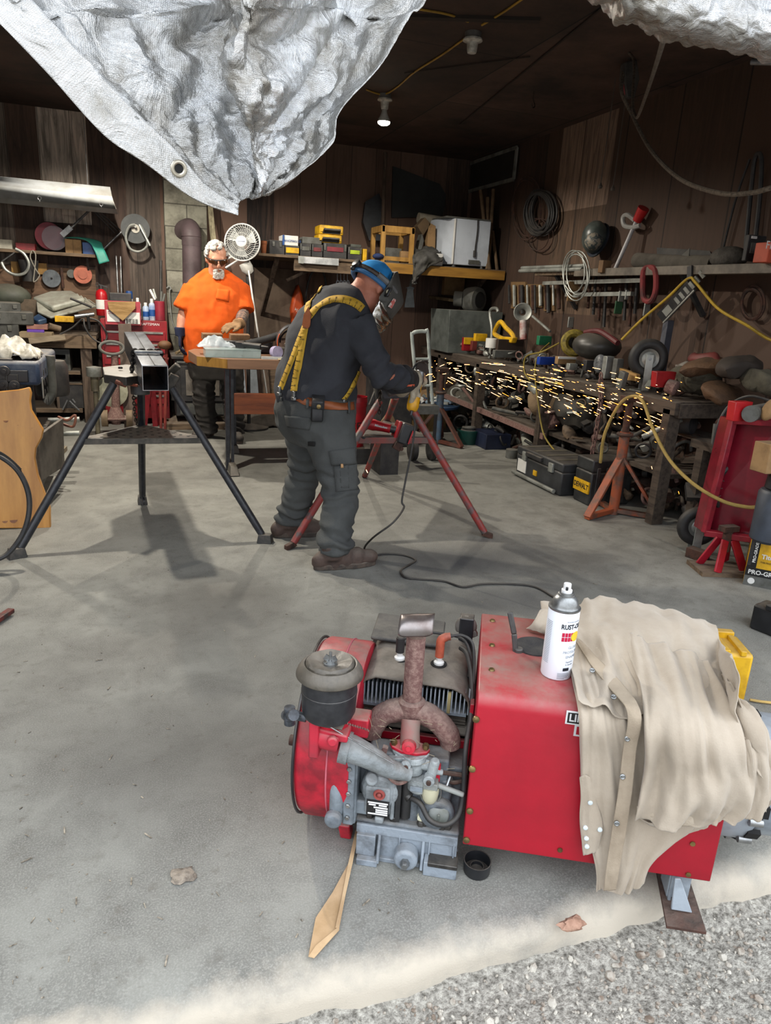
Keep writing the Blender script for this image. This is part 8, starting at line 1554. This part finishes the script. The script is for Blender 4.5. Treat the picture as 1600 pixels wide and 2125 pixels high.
for nm, lab, x0, y0, x1, y1, mm, X, kw in (
    ('yellow_box', 'small yellow and red parts box on the right bench beside the tote', 961, 701, 986, 728, m_redc, 3.25, dict(parts_=(('yellow_lid', 0, .5, 1, 1, m_ywl),))), ('red_tin', 'small dark red tin right of the yellow and red box', 979, 708, 991, 727, mat('6d2b25', .6), 3.24, {}), ('yellow_battery', 'yellow battery charger on the bench above the red tin', 986, 693, 1012, 708, m_ywl, 3.32, {}),
    ('dark_crate', 'long dark brown box on the bench under the yellow saw handle', 1032, 706, 1088, 732, mat('33251d', .7), 3.3, {}), ('grey_plank_box', 'pale flat box along the front edge of the right bench', 1026, 728, 1075, 742, m_dgry, 3.24, {}), ('blue_tray', 'bright blue plastic tray at the front of the right bench', 1119, 742, 1158, 757, mat('1b3f9b', .45), 3.26, {}), ('tan_carton', 'small tan carton with a white top next to the blue tray', 1157, 741, 1196, 756, m_kraft, 3.27, dict(parts_=(('white_top', 0, .7, 1, 1, m_white),))),
    ('white_tub', 'small white tub below the tan carton on the bench edge', 1181, 755, 1200, 768, m_galv, 3.23, {}), ('steel_square', 'square steel tube end on the bench edge', 1215, 748, 1238, 770, m_dblk, 3.22, {}), ('white_basket', 'white slotted plastic basket on the right bench', 1254, 740, 1276, 786, m_galv, 3.24, {}), ('ribbed_case', 'grey ribbed case standing beside the white basket', 1276, 745, 1296, 786, m_dgry, 3.24, {}), ('red_bin', 'red plastic parts bin at the near corner of the right bench', 1360, 772, 1402, 804, mat('9a1a1e', .45), 3.22, dict(tp=1.12)),
    ('grey_slab', 'bluish grey flat panel standing behind the caster wheel', 1375, 665, 1400, 735, mat('4b4d57', .6), 3.55, dict(z=ZB)), ('green_box', 'green plastic case on the right bench behind the yellow saw handle', 1118, 698, 1146, 716, mat('1f6b4a', .5), 3.4, {})): rx(nm, lab, 'box', x0, y0, x1, y1, mm, X, .05, **kw)
cyl_('white_cup', 'white plastic cup on the right bench left of the yellow saw handle', 'cup', 1020, 702, 722, 24, rp(1020, 722, 3.27).y, m_white); cyl_('glass_jar', 'dark glass jar on the bench left of the silver lamp', 'jar', 1180, 700, 722, 16, rp(1180, 720, 3.4).y, m_dblk)
o = T('yellow_saw', 'yellow saw handle lying on its side on the right bench', 'saw', rp(1045, 705, 3.3)); p(o, 'handle', G().tube(spl([rp(1026, 690, 3.3), rp(1038, 668, 3.3), rp(1050, 680, 3.3), rp(1062, 692, 3.3), rp(1066, 704, 3.3), rp(1048, 704, 3.3), rp(1034, 698, 3.3)], 5, True), .022, 8, closed=True), m_ywl); p(o, 'base', G().hull([rp(1040, 698, 3.3), rp(1070, 700, 3.3), rp(1066, 712, 3.3), rp(1042, 710, 3.3)], .06), m_ywl, bev=.01)
S('chrome_trap', 'chrome J-shaped pipe standing on the right bench', 'pipe', G().tube(spl([V((3.34, rp(1021, 688, 3.34).y, ZB)), rp(1021, 688, 3.34), rp(1017, 655, 3.34), rp(1019, 642, 3.34), rp(1030, 640, 3.34), rp(1034, 648, 3.34)], 6), .016, 10), m_galv)
o = T('work_lamp', 'round silver work lamp on a pale stand on the right bench', 'lamp', rp(1085, 700, 3.4)); c = rp(1085, 648, 3.4); p(o, 'reflector', G().lathe([(.03, -.07), (.07, -.03), (.085, 0), (.08, .005), (.03, -.02)], c, (-.5, -1, .1), 24, cap=False), m_galv, thick=.003); p(o, 'stand', G().cyl(rp(1086, 705, 3.4), rp(1086, 665, 3.4), .035, n=14), mat('b2a9a4', .5, c2='8d4640', s=9.)); p(o, 'arm', G().cyl(rp(1105, 656, 3.4), rp(1142, 688, 3.4), .012, n=8), m_galv)
g = G().ell(rp(1238, 718, 3.42), (.19, .2, .11)); o = S('welding_helmet', 'dark dusty welding helmet lying on the right bench', 'helmet', g, mat('3b3a37', .4, c2='2a2927', s=9., dust=.5)); p(o, 'red_band', G().tube(spl([rp(1215, 690, 3.36), rp(1245, 688, 3.36), rp(1282, 712, 3.36)], 5), .022, 8), mat('5b2324', .6))
S('yellow_wire', 'coil of yellow wire in a bag left of the dark welding helmet', 'coil', G().tor(rp(1192, 712, 3.42), (-.5, -1, .3), .08, .035, 24, 8), mat('8a7a2c', .6, c2='5b501f', s=30.)); S('yellow_cord_drop', 'thin yellow cords hanging over the front edge of the right bench', 'cord', G().tube(spl([rp(1140, 712, 3.35), rp(1118, 735, 3.2), rp(1110, 770, 3.16), rp(1116, 830, 3.15), rp(1128, 900, 3.15), rp(1155, 940, 3.14)], 6), .007, 6).tube(spl([rp(1160, 712, 3.3), rp(1125, 730, 3.18), rp(1092, 740, 3.16), rp(1088, 770, 3.16), rp(1100, 790, 3.16)], 6), .007, 6), mat('8f7d33', .7))
S('clear_wrap', 'crumpled clear plastic wrap at the bench edge', 'plastic wrap', G().ell(rp(1245, 755, 3.25), (.04, .06, .07)), mat('74777a', .2, c2='4c4f52', s=20., bump=.8))
def castor(name, lab, c, ax, rt_, foot):
    o = T(name, lab, 'caster wheel', V((c.x, c.y, foot))); p(o, 'tire', G().tor(c, ax, rt_ * .72, rt_ * .28, 36, 12), m_rub); rm = p(o, 'rim', G().lathe([(rt_ * .1, -.03), (rt_ * .5, -.03), (rt_ * .52, 0), (rt_ * .5, .03), (rt_ * .35, .02), (rt_ * .1, .035)], c, ax, 26), m_galv)
    a = V(ax).normalized() * rt_ * .36; p(o, 'fork', G().bar(c + a + V((0, 0, .03)), V(((c + a).x, (c + a).y, foot + .01)), .05, .008, up=ax).bar(c - a + V((0, 0, .03)), V(((c - a).x, (c - a).y, foot + .01)), .05, .008, up=ax), m_galv, bev=.002); p(o, 'mount_plate', G().box((c.x, c.y, foot + .005), (.14, .12, .01)), m_galv); p(o, 'axle', G().cyl(c - a * 1.1, c + a * 1.1, .012, n=10), m_zinc)
castor('caster_wheel', 'pneumatic caster wheel standing upside down on the right bench', rp(1345, 744, 3.33), (-.45, -1, 0), .135, ZB); castor('caster_wheel', 'pneumatic caster wheel with bright fork on the floor beside the red cart', P(1448, 1092, Y=3.2), (-.45, -1, 0), .12, 0)
S('wood_wedge', 'pale plywood wedge standing on the near end of the right bench', 'wedge', G().hull([rp(1288, 763, 3.24), rp(1325, 777, 3.24), rp(1324, 791, 3.24), rp(1290, 787, 3.24)], .03), mat('b08a52', .7, c2='8d6c3d', s=4.)); S('grey_clamp', 'weathered clamp hooked over the edge of the right bench', 'clamp', G().box(rp(1291, 790, 3.16), (.04, .06, .13), (.2, 0, 0)), m_dgry, bev=.006)
m_lea = mat('5f452f', .8, c2='3d2c1f', s=6., bump=.4); m_lea2 = mat('4d4a3e', .9, c2='35322a', s=6., bump=.4)
for k, (px, py, sx_, sy_, sz_, mm, lab) in enumerate(((1440, 785, .12, .22, .09, m_lea2, 'grey-brown canvas bag slumped at the near end of the right bench'), (1480, 765, .12, .2, .06, m_lea, 'brown leather apron heaped on the canvas bag'), (1535, 760, .12, .2, .07, mat('38302a', .8), 'dark leather heap at the back of the near right pile'), (1460, 745, .05, .16, .04, mat('6b2f2b', .6), 'dull red tool roll on the near right pile'), (1435, 760, .06, .1, .03, mat('8d8880', .7), 'pale rag lying on the near right pile'), (1500, 815, .1, .2, .05, m_lea, 'stiff brown leather flap hanging at the near end of the bench'), (1580, 790, .1, .18, .07, m_lea2, 'dark canvas tool bag at the right edge of the photo'))): S('leather_heap', lab, 'heap', (lambda g: (g.ell(rp(px, py, 3.45), (sx_, sy_, sz_), (0, .2, k), 20, 14), [setattr(g, 'v', [q + V((1, 1, 1)) * .035 * fbm(q * 6, 4) for q in g.v])], g)[2])(G()), mm)
# chain, posts' hangings, jack stands
S('hanging_chain', 'rusty chain hanging from the front of the right bench', 'chain', chain(None, '', [rp(1247, 775, 3.14), rp(1246, 830, 3.14), rp(1238, 890, 3.14), rp(1228, 945, 3.14)], m_rust, .05, .007), m_rust)
def jack(name, lab, c, h, m1, m2, r=.3, ry=0.):
    o = T(name, lab, 'jack stand', V((c.x, c.y, 0))); p(o, 'post', G().cyl((c.x, c.y, .0), (c.x, c.y, h * .72), .035, n=12), m1); p(o, 'ratchet_bar', G().cyl((c.x, c.y, h * .6), (c.x, c.y, h), .024, n=12), m_rustd); p(o, 'saddle', G().box((c.x, c.y, h), (.12, .06, .04)), m_rustd, bev=.004); p(o, 'collar', G().tor((c.x, c.y, h * .7), (0, 0, 1), .045, .012, 18, 6), m_rustd)
    ft = [V((c.x + r * cos(ry + 2 * pi * k / 3), c.y + r * sin(ry + 2 * pi * k / 3), .02)) for k in range(3)]
    for k in range(3): p(o, 'leg', G().bar(ft[k], V((c.x, c.y, h * .52)), .055, .02, up=(ft[k] - V((c.x, c.y, .02)))), m2, bev=.003); p(o, 'base_bar', G().bar(ft[k], V((c.x, c.y, .03)), .04, .03), m2)
m_jo = mat('94492a', .6, c2='5e473c', s=9., a=.45, b=.6); jack('jack_stand', 'orange tripod jack stand in front of the right bench', P(1272, 1066, Z=0), .80, m_jo, m_jo, .3, R(200)); m_jb = mat('4d3a33', .7, c2='6b3a2c', s=9.); jack('jack_stand', 'rusty jack stand with a blue post beside the round blue tray', P(915, 925, Z=0) + V((0, .1, 0)), .72, mat('4b647a', .6, c2='4a3c36', s=7.), m_jb, .3, R(-60))
S('yellow_air_hose', 'yellow hose draped over the orange jack stand and sagging to the red cart', 'hose', G().tube(spl([P(1246, 960, Y=3.9), P(1255, 900, Y=3.85), P(1285, 840, Y=3.78), P(1314, 822, Y=3.74), P(1335, 835, Y=3.6), P(1355, 890, Y=3.45), P(1390, 955, Y=3.25), P(1440, 1005, Y=3.05), P(1500, 1040, Y=2.9), P(1548, 1052, Y=2.82), P(1570, 1052, Y=2.8)], 6), .010, 8), mat('a38a4a', .6, c2='85703b', s=9.))
# floor row under the bench
dq = P(908, 905, Z=0) + V((0, .55, 0)); o = T('round_tray', 'round blue tray of fittings on a wooden stump behind the red stand', 'tray', V((dq.x, dq.y, 0))); zt3 = .27; p(o, 'stump', G().cyl((dq.x, dq.y, 0), (dq.x, dq.y, zt3 - .03), .30, n=26), mat('8d7549', .8, c2='5b4526', s=4., stretch=(7, 7, 1))); p(o, 'blue_disc', G().lathe([(.43, 0), (.44, .01), (.44, .03), (.42, .03), (.42, .012)], (dq.x, dq.y, zt3 - .03), n=36), mat('2f4b6d', .5, c2='243a55', s=6.))
r9 = random.Random(21)
for k in range(34):
    a, rr = r9.uniform(0, 2 * pi), .38 * sqrt(r9.random()); q = V((dq.x + rr * cos(a), dq.y + rr * sin(a), zt3 + .02)); sz = r9.uniform(.02, .05); g = G(); t_ = k % 4
    if t_ == 0: g.cyl(q, q + V((r9.gauss(0, sz), r9.gauss(0, sz), .02)), sz * .5, n=10)
    elif t_ == 1: g.lathe([(sz * .4, 0), (sz, 0), (sz, sz * .7), (sz * .4, sz * .7)], q, (r9.gauss(0, 1), -1, r9.gauss(0, 1)), 14)
    elif t_ == 2: g.box(q, (sz * 2, sz, sz * .8), (0, 0, a))
    else: g.ell(q, (sz, sz * .7, sz * .6))
    mm = (m_galv, m_dblk, mat('8fa3b5', .4), m_rustd, m_white)[k % 5]; S('pipe_fitting', '%s %s in the heap on the round blue tray' % (('metal', 'black', 'bluish', 'rusty', 'white')[k % 5], ('pipe stub', 'ring fitting', 'block fitting', 'rounded fitting')[t_]), 'fitting', g, mm, 'fittings on the round blue tray')
def basin(name, lab, px, py, rpx, h, m): q = P(px, py, Z=0); r = rpx * .0036 * 1.15; o = T(name, lab, 'basin', V((q.x, q.y + r, 0))); p(o, 'wall', G().lathe([(r * .8, 0), (r, h), (r * 1.06, h), (r * 1.06, h + .012), (r * .96, h + .012), (r * .75, .02), (0, .02)], (q.x, q.y + r, 0), n=28, cap=False), m); p(o, 'hose_coil', G().tor((q.x, q.y + r, h), (0, 0, 1), r * .6, .015, 24, 6).tor((q.x, q.y + r, h + .03), (0, .1, 1), r * .5, .015, 24, 6), m_dgry)
basin('green_basin', 'round dark green basin of hose on the floor under the bench', 980, 925, 27, .13, mat('12443d', .45, c2='0d332e', s=6.))
rx('blue_bin', 'dark blue plastic bin on the floor under the right bench', 'bin', 1006, 902, 1062, 944, mat('1b2238', .5, c2='252d45', s=6.), 3.25, .35, z=0.); S('white_pipe', 'pale plastic pipe leaning out from under the bench behind the big toolbox', 'pipe', G().cyl(P(1100, 945, Z=.06), P(1052, 905, Z=.20) + V((.3, .2, 0)), .05, n=16), m_pvc); cyl_('drain_fitting', 'grey pipe cap on the floor left of the big toolbox', 'pipe cap', 1061, 932, 950, 22, P(1061, 950, Z=0).y, m_dgry, zb=0.)
for k, (x0, y0, x1, y1, X, mm, lab) in enumerate(((877, 812, 907, 848, 3.3, m_kraft, 'crumpled brown paper bag beside the yellow grinder, on the low shelf'), (1108, 803, 1172, 858, 3.35, mat('7f6b52', .85, c2='5f4d39', s=6., bump=.5), 'big crumpled brown paper sack under the right bench'), (935, 805, 985, 852, 3.4, mat('57534a', .85, c2='3d3a33', s=6., bump=.4), 'grey canvas sack under the far part of the right bench'), (1160, 815, 1230, 880, 3.4, mat('35332f', .6, c2='45423c', s=6.), 'large dark curved panel leaning under the right bench'))): a, b = rp(x0, y1, X), rp(x1, y0, X); c = (a + b) / 2; S('paper_sack', lab, 'sack', (lambda g: (g.ell(c, (.16, abs(a.y - b.y) / 2 + .02, abs(b.z - a.z) / 2), None, 20, 14), setattr(g, 'v', [q + V((.03, .03, .04)) * fbm(q * 8, 4) for q in g.v]), g)[2])(G()), mm)
# big toolbox, black case
def turned(lab, name, cat, q, rz, w, d, h, m): o = T(name, lab, cat, V((q.x, q.y, 0)), rz=rz); b_ = p(o, 'body', G().box((w / 2, d / 2, h * .36), (w, d, h * .72), tp=1.03), m, bev=.012); p(o, 'lid', G().box((w / 2, d / 2, h * .86), (w * 1.03, d * 1.03, h * .27)), m, bev=.012); return o
q = P(1070, 985, Z=0); q2 = P(1160, 1030, Z=0); rz = atan2(q2.y - q.y, q2.x - q.x); w_ = (q2 - q).length
o = turned('big black and grey rolling toolbox with silver latches on the floor', 'rolling_toolbox', 'toolbox', q, rz, w_, .34, .25, mat('26282a', .55, c2='35373a', s=7., dust=.5))
for u in (.2, .8): p(o, 'latch', G().box((w_ * u, -.012, .19), (.06, .02, .07)), m_galv, bev=.004)
for k in range(4): p(o, 'lid_groove', G().b2((.05 + k * w_ * .24, .03, .248), (.09 + k * w_ * .24, .31, .252)), mat('4f4b3e', .7, dust=.5))
p(o, 'front_label', G().b2((w_ * .04, -.008, .05), (w_ * .24, .0, .15)), m_white); p(o, 'yellow_label', G().b2((w_ * .42, -.01, .07), (w_ * .5, 0, .11)), m_ywl); p(o, 'handle_bar', G().cyl((0, -.03, .03), (w_ * .95, -.03, .03), .016, n=10), m_galv); p(o, 'grip', G().b2((w_ * .25, -.03, .2), (w_ * .6, 0, .235)), m_dblk, bev=.006)
q = P(1188, 1035, Z=0); q2 = P(1222, 1052, Z=0); rz = atan2(q2.y - q.y, q2.x - q.x); w_ = .2; o = turned('scuffed black tool case with a yellow and black nameplate beside the toolbox', 'black_case', 'tool case', q, rz, w_, .34, .34, mat('1e1f20', .5, c2='313334', s=9., dust=.5)); lb = p(o, 'yellow_nameplate', G().box((.1, -.007, .13), (.19, .012, .085)), m_ywl); text(lb, 'DEWALT', .052, V((.1, -.0135, .13)), (1, 0, 0), (0, 0, 1), m_dark, bold=.0015, sx=.86)
for k in range(4): p(o, 'rib', G().box((.2 + .004, .05 + k * .075, .15), (.012, .03, .26)), m_dblk, bev=.004)
# heap of scrap: the larger pieces one by one, the rest behind as a heap
r9 = random.Random(31); KM = (('rusty', m_rust), ('dark', m_dblk), ('grey', m_dgry), ('brown', m_oldw), ('dull steel', m_galv), ('black', m_rub))
def scrap(q, s_, kind):
    g = G(); d = V((r9.gauss(0, .5), r9.gauss(0, 1), r9.gauss(0, .35))).normalized()
    if kind == 0: g.cyl(q - d * s_ * 1.4, q + d * s_ * 1.4, s_ * .2, n=10)
    elif kind == 1: g.box(q, (s_ * r9.uniform(.6, 1.4), s_ * r9.uniform(1, 2), s_ * r9.uniform(.15, .5)), (r9.gauss(0, .4), r9.gauss(0, .4), r9.random() * 3))
    elif kind == 2: g.tor(q, d, s_ * .7, s_ * .14, 20, 6)
    elif kind == 3: g.tube(spl([q - d * s_ * 1.3, q + V((0, 0, s_ * .4)), q + d * s_, q + d * s_ * 1.3 - V((0, 0, s_))]), s_ * .16, 8)
    elif kind == 4: g.lathe([(s_ * .3, -s_ * .5), (s_ * .7, -s_ * .5), (s_ * .75, s_ * .4), (s_ * .6, s_ * .5)], q, d, 16)
    else: g.ell(q, (s_ * .7, s_ * 1.1, s_ * .5), (r9.random(), r9.random(), r9.random()), 14, 10); g.v = [v_ + V((1, 1, 1)) * s_ * .5 * fbm(v_ * 7, 3) for v_ in g.v]
    return g
KN = ('pipe', 'plate', 'ring', 'bent bar', 'can', 'lump')
n_ = 0; used = []
for i in range(6000):
    if n_ >= 150: break
    X = r9.uniform(3.24, 3.42); top = i % 4 == 0
    px, py = (r9.uniform(900, 1500), 0) if top else (r9.uniform(945, 1500), 0); q = rp(px, 700, X); q.z = ZB + r9.uniform(.03, .10) if top else r9.choice((.06, .12, .36, .42, .5, .62, .68)) + r9.uniform(0, .05)
    if q.y < 3.78 or q.y > 7.8: continue
    kc, mm = KM[r9.randrange(6)]; kd = r9.randrange(6); s_ = r9.uniform(.05, .105) * (.7 if top else 1); q.z = max(q.z, s_)
    if any((q - a).length < (s_ + b) * .95 for a, b in used): continue
    used.append((q, s_))
    yy = q.y; wh = ('on the right bench' if top else 'under the right bench') + (', at its near end' if yy < 4.9 else ', about its middle' if yy < 6.2 else ', towards its far end')
    S('scrap_' + KN[kd].replace(' ', '_'), '%s scrap %s %s' % (kc, KN[kd], wh), 'scrap', scrap(q, s_, kd), mm, 'scrap metal ' + wh); n_ += 1
g = G()
for i in range(430): q = V((r9.uniform(3.40, 3.57), r9.uniform(3.8, 8.0), r9.choice((.1, .2, .38, .46, .62, .70, .08, ZB + .03)) + r9.uniform(0, .05))); h_ = scrap(q, r9.uniform(.04, .10), r9.choice((0, 1, 1, 3, 4))); g.add(h_.v, h_.f, r9.randrange(4))
tag(mesh('scrap_heap', g, [m_rustd, m_dblk, m_dgry, m_bw], sm=40), 'tangled heap of small dark scrap at the back under the right bench', 'scrap heap', kind='stuff')
g = G()
for i in range(80): q = V((r9.uniform(3.32, 3.68), r9.uniform(2.75, 3.62), r9.choice((.06, .15, .25, .63, .68)) + r9.uniform(0, .05))); h_ = scrap(q, r9.uniform(.04, .09), r9.choice((0, 1, 1, 3, 4, 5))); g.add(h_.v, h_.f, r9.randrange(4))
tag(mesh('scrap_heap', g, [m_rustd, m_dblk, m_dgry, m_lea], sm=40), 'tangled dark scrap on and under the low plank shelf behind the red cart', 'scrap heap', kind='stuff')
# red cart, tyre inside, red bin, cans
m_cart = mat('7b1526', .25, c2='5b0f1c', s=4., coat=.5); m_cartf = mat('8d2230', .4, c2='6a1622', s=9.)
cA, cB, cC, cD = P(1521, 872, Y=3.0), P(1660, 880, Y=2.7), P(1610, 1125, Y=2.7), P(1463, 1105, Y=3.0)
o = T('red_cart', 'glossy red steel cart tub standing on its side at the right edge', 'cart', V(((cC.x + cD.x) / 2, 2.9, .1)))
p(o, 'tub', G().hull([cA + V((.03, .12, 0)), cB + V((.03, .12, 0)), cC + V((.03, .12, 0)), cD + V((.03, .12, 0))], .012), m_cart)
for a, b in ((cA, cB), (cB, cC), (cC, cD), (cD, cA)): p(o, 'rim', G().bar(a, b, .035, .035, up=(0, 1, 0)), m_cartf, bev=.004); p(o, 'side_wall', G().add([a, b, b + V((.03, .12, 0)), a + V((.03, .12, 0))], [(0, 1, 2, 3)]), m_cart, thick=.006, sm=0)
wc_ = P(1562, 1022, Y=2.92) + V((0, .1, 0)); bw = T('bicycle_wheel', 'small spoked wheel standing inside the red cart tub', 'wheel', wc_ - V((0, 0, .16))); p(bw, 'tire', G().tor(wc_, (-.1, -1, 0), .15, .016, 40, 8), m_rub); p(bw, 'hub', G().cyl(wc_ + V((0, -.03, 0)), wc_ + V((0, .03, 0)), .02, n=12), m_zinc)
for k in range(18): p(bw, 'spoke', G().cyl(wc_, wc_ + V((.14 * cos(k * pi / 9), 0, .14 * sin(k * pi / 9))), .0018, n=4), m_dgry)
rjs = P(1495, 1185, Z=0); o = T('jack_stand', 'low red jack stand on a board under the red cart', 'jack stand', V((rjs.x, rjs.y, 0)))
p(o, 'board', G().box((rjs.x, rjs.y, .012), (.3, .2, .024), (0, 0, -.3)), m_oldw)
for sx_ in (-1, 1):
    for sy_ in (-1, 1): p(o, 'leg', G().bar((rjs.x + .09 * sx_, rjs.y + .07 * sy_, .024), (rjs.x + .03 * sx_, rjs.y + .02 * sy_, .19), .05, .012, up=(0, 1, 0)), mat('a0152a', .4, c2='7d1020', s=6.), bev=.003)
p(o, 'head', G().cyl((rjs.x, rjs.y, .12), (rjs.x, rjs.y, .25), .025, n=12).box((rjs.x, rjs.y, .25), (.1, .05, .03)), m_rustd)
S('receiver_block', 'square steel receiver block on the floor left of the low red jack stand', 'receiver', G().box(P(1448, 1150, Z=.03), (.06, .12, .06), (0, 0, .3)), m_rustd, bev=.004)
bx('red_bin', 'red plastic bin on top of the red cart', 'bin', 1522, 834, 1562, 867, 2.85, .05, mat('b01d22', .4), zb=cA.z + .02, tp=1.08)
o = S('round_tin', 'dusty round tin lying on its side on the red cart', 'tin', G().cyl(P(1560, 858, Y=2.8), P(1590, 852, Y=2.9), .04, n=20).cyl(P(1557, 859, Y=2.8), P(1562, 858, Y=2.82), .042, n=20), m_dgry); S('kraft_wad', 'crumpled tan paper wad at the right edge above the cart', 'paper', chunk.__defaults__ and G().ell(P(1598, 850, Y=2.75), (.03, .04, .06), (.2, .3, 0)), m_kraft)
q = P(1541, 1212, Z=0); zc_t = P(1566, 1108, Y=q.y).z; ap = P(1590, 1100, Y=q.y - .12); ap.z = zc_t + .004; o = T('air_pump', 'dark blue-grey cylindrical compressor tank standing on the yellow carton', 'compressor', V((ap.x + .02, ap.y, ap.z))); hh = P(1580, 1025, Y=ap.y).z - ap.z; p(o, 'tank', G().lathe([(.07, 0), (.085, .015), (.085, hh), (.075, hh + .015)], (ap.x + .02, ap.y, ap.z), n=28), mat('363d48', .5, c2='272c35', s=6., dust=.3)); p(o, 'motor_head', G().lathe([(.06, 0), (.07, .01), (.065, .07), (.04, .09)], (ap.x + .03, ap.y, ap.z + hh + .015), n=24), m_blk); p(o, 'fitting', G().cyl((ap.x - .06, ap.y - .06, ap.z + hh + .03), (ap.x + .02, ap.y - .03, ap.z + hh + .03), .014, n=10), m_galv)
bx('cardboard_box', 'tan cardboard box at the right edge, standing on the dark compressor', 'box', 1588, 922, 1660, 985, ap.y - .03, .1, m_kraft, zb=ap.z + hh + .107)
# yellow adhesive carton
o = T('yellow_carton', 'yellow and black printed adhesive carton on the floor at the right edge', 'carton', V((q.x, q.y, 0)), rz=-.8); bd = p(o, 'body', G().b2((0, 0, 0), (.34, .30, zc_t)), m_ywl, bev=.002)
p(o, 'grey_band', G().b2((-.001, -.002, 0), (.341, 0, zc_t * .2)), m_dgry); bb = p(o, 'black_band', G().b2((-.001, -.003, zc_t * .2), (.341, 0, zc_t * .36)), m_dark); p(o, 'black_side', G().b2((0, -.0025, zc_t * .36), (.045, 0, zc_t)), m_dark); p(o, 'white_side', G().b2((0, -.004, zc_t * .4), (.018, 0, zc_t * .98)), m_dblk)
text(bb, 'PRO-GRADE+', .032, V((.012, -.0035, zc_t * .275)), (1, 0, 0), (0, 0, 1), m_white, al='LEFT', bold=.0008); text(o, 'PRO-GRADE+', .02, V((.03, -.004, zc_t * .68)), (0, 0, 1), (-1, 0, 0), m_white, bold=.0006); text(o, 'Titebond', .034, V((.06, -.003, zc_t * .6)), (1, 0, 0), (0, 0, 1), m_white, al='LEFT', bold=.001); text(o, "THE PRO'S", .012, V((.06, -.003, zc_t * .49)), (1, 0, 0), (0, 0, 1), m_dark, al='LEFT'); p(o, 'round_emblem', G().lathe([(.017, 0), (.017, .002)], (.035, -.001, zc_t * .1), (0, -1, 0), 20), m_white)
S('black_cable', 'black cable curving down the wall behind the red cart', 'cable', G().tube(spl([P(1600, 832, Y=3.2), P(1555, 822, Y=3.3), P(1515, 840, Y=3.4), P(1490, 880, Y=3.4), P(1480, 930, Y=3.4)], 6), .008, 7), m_dblk)
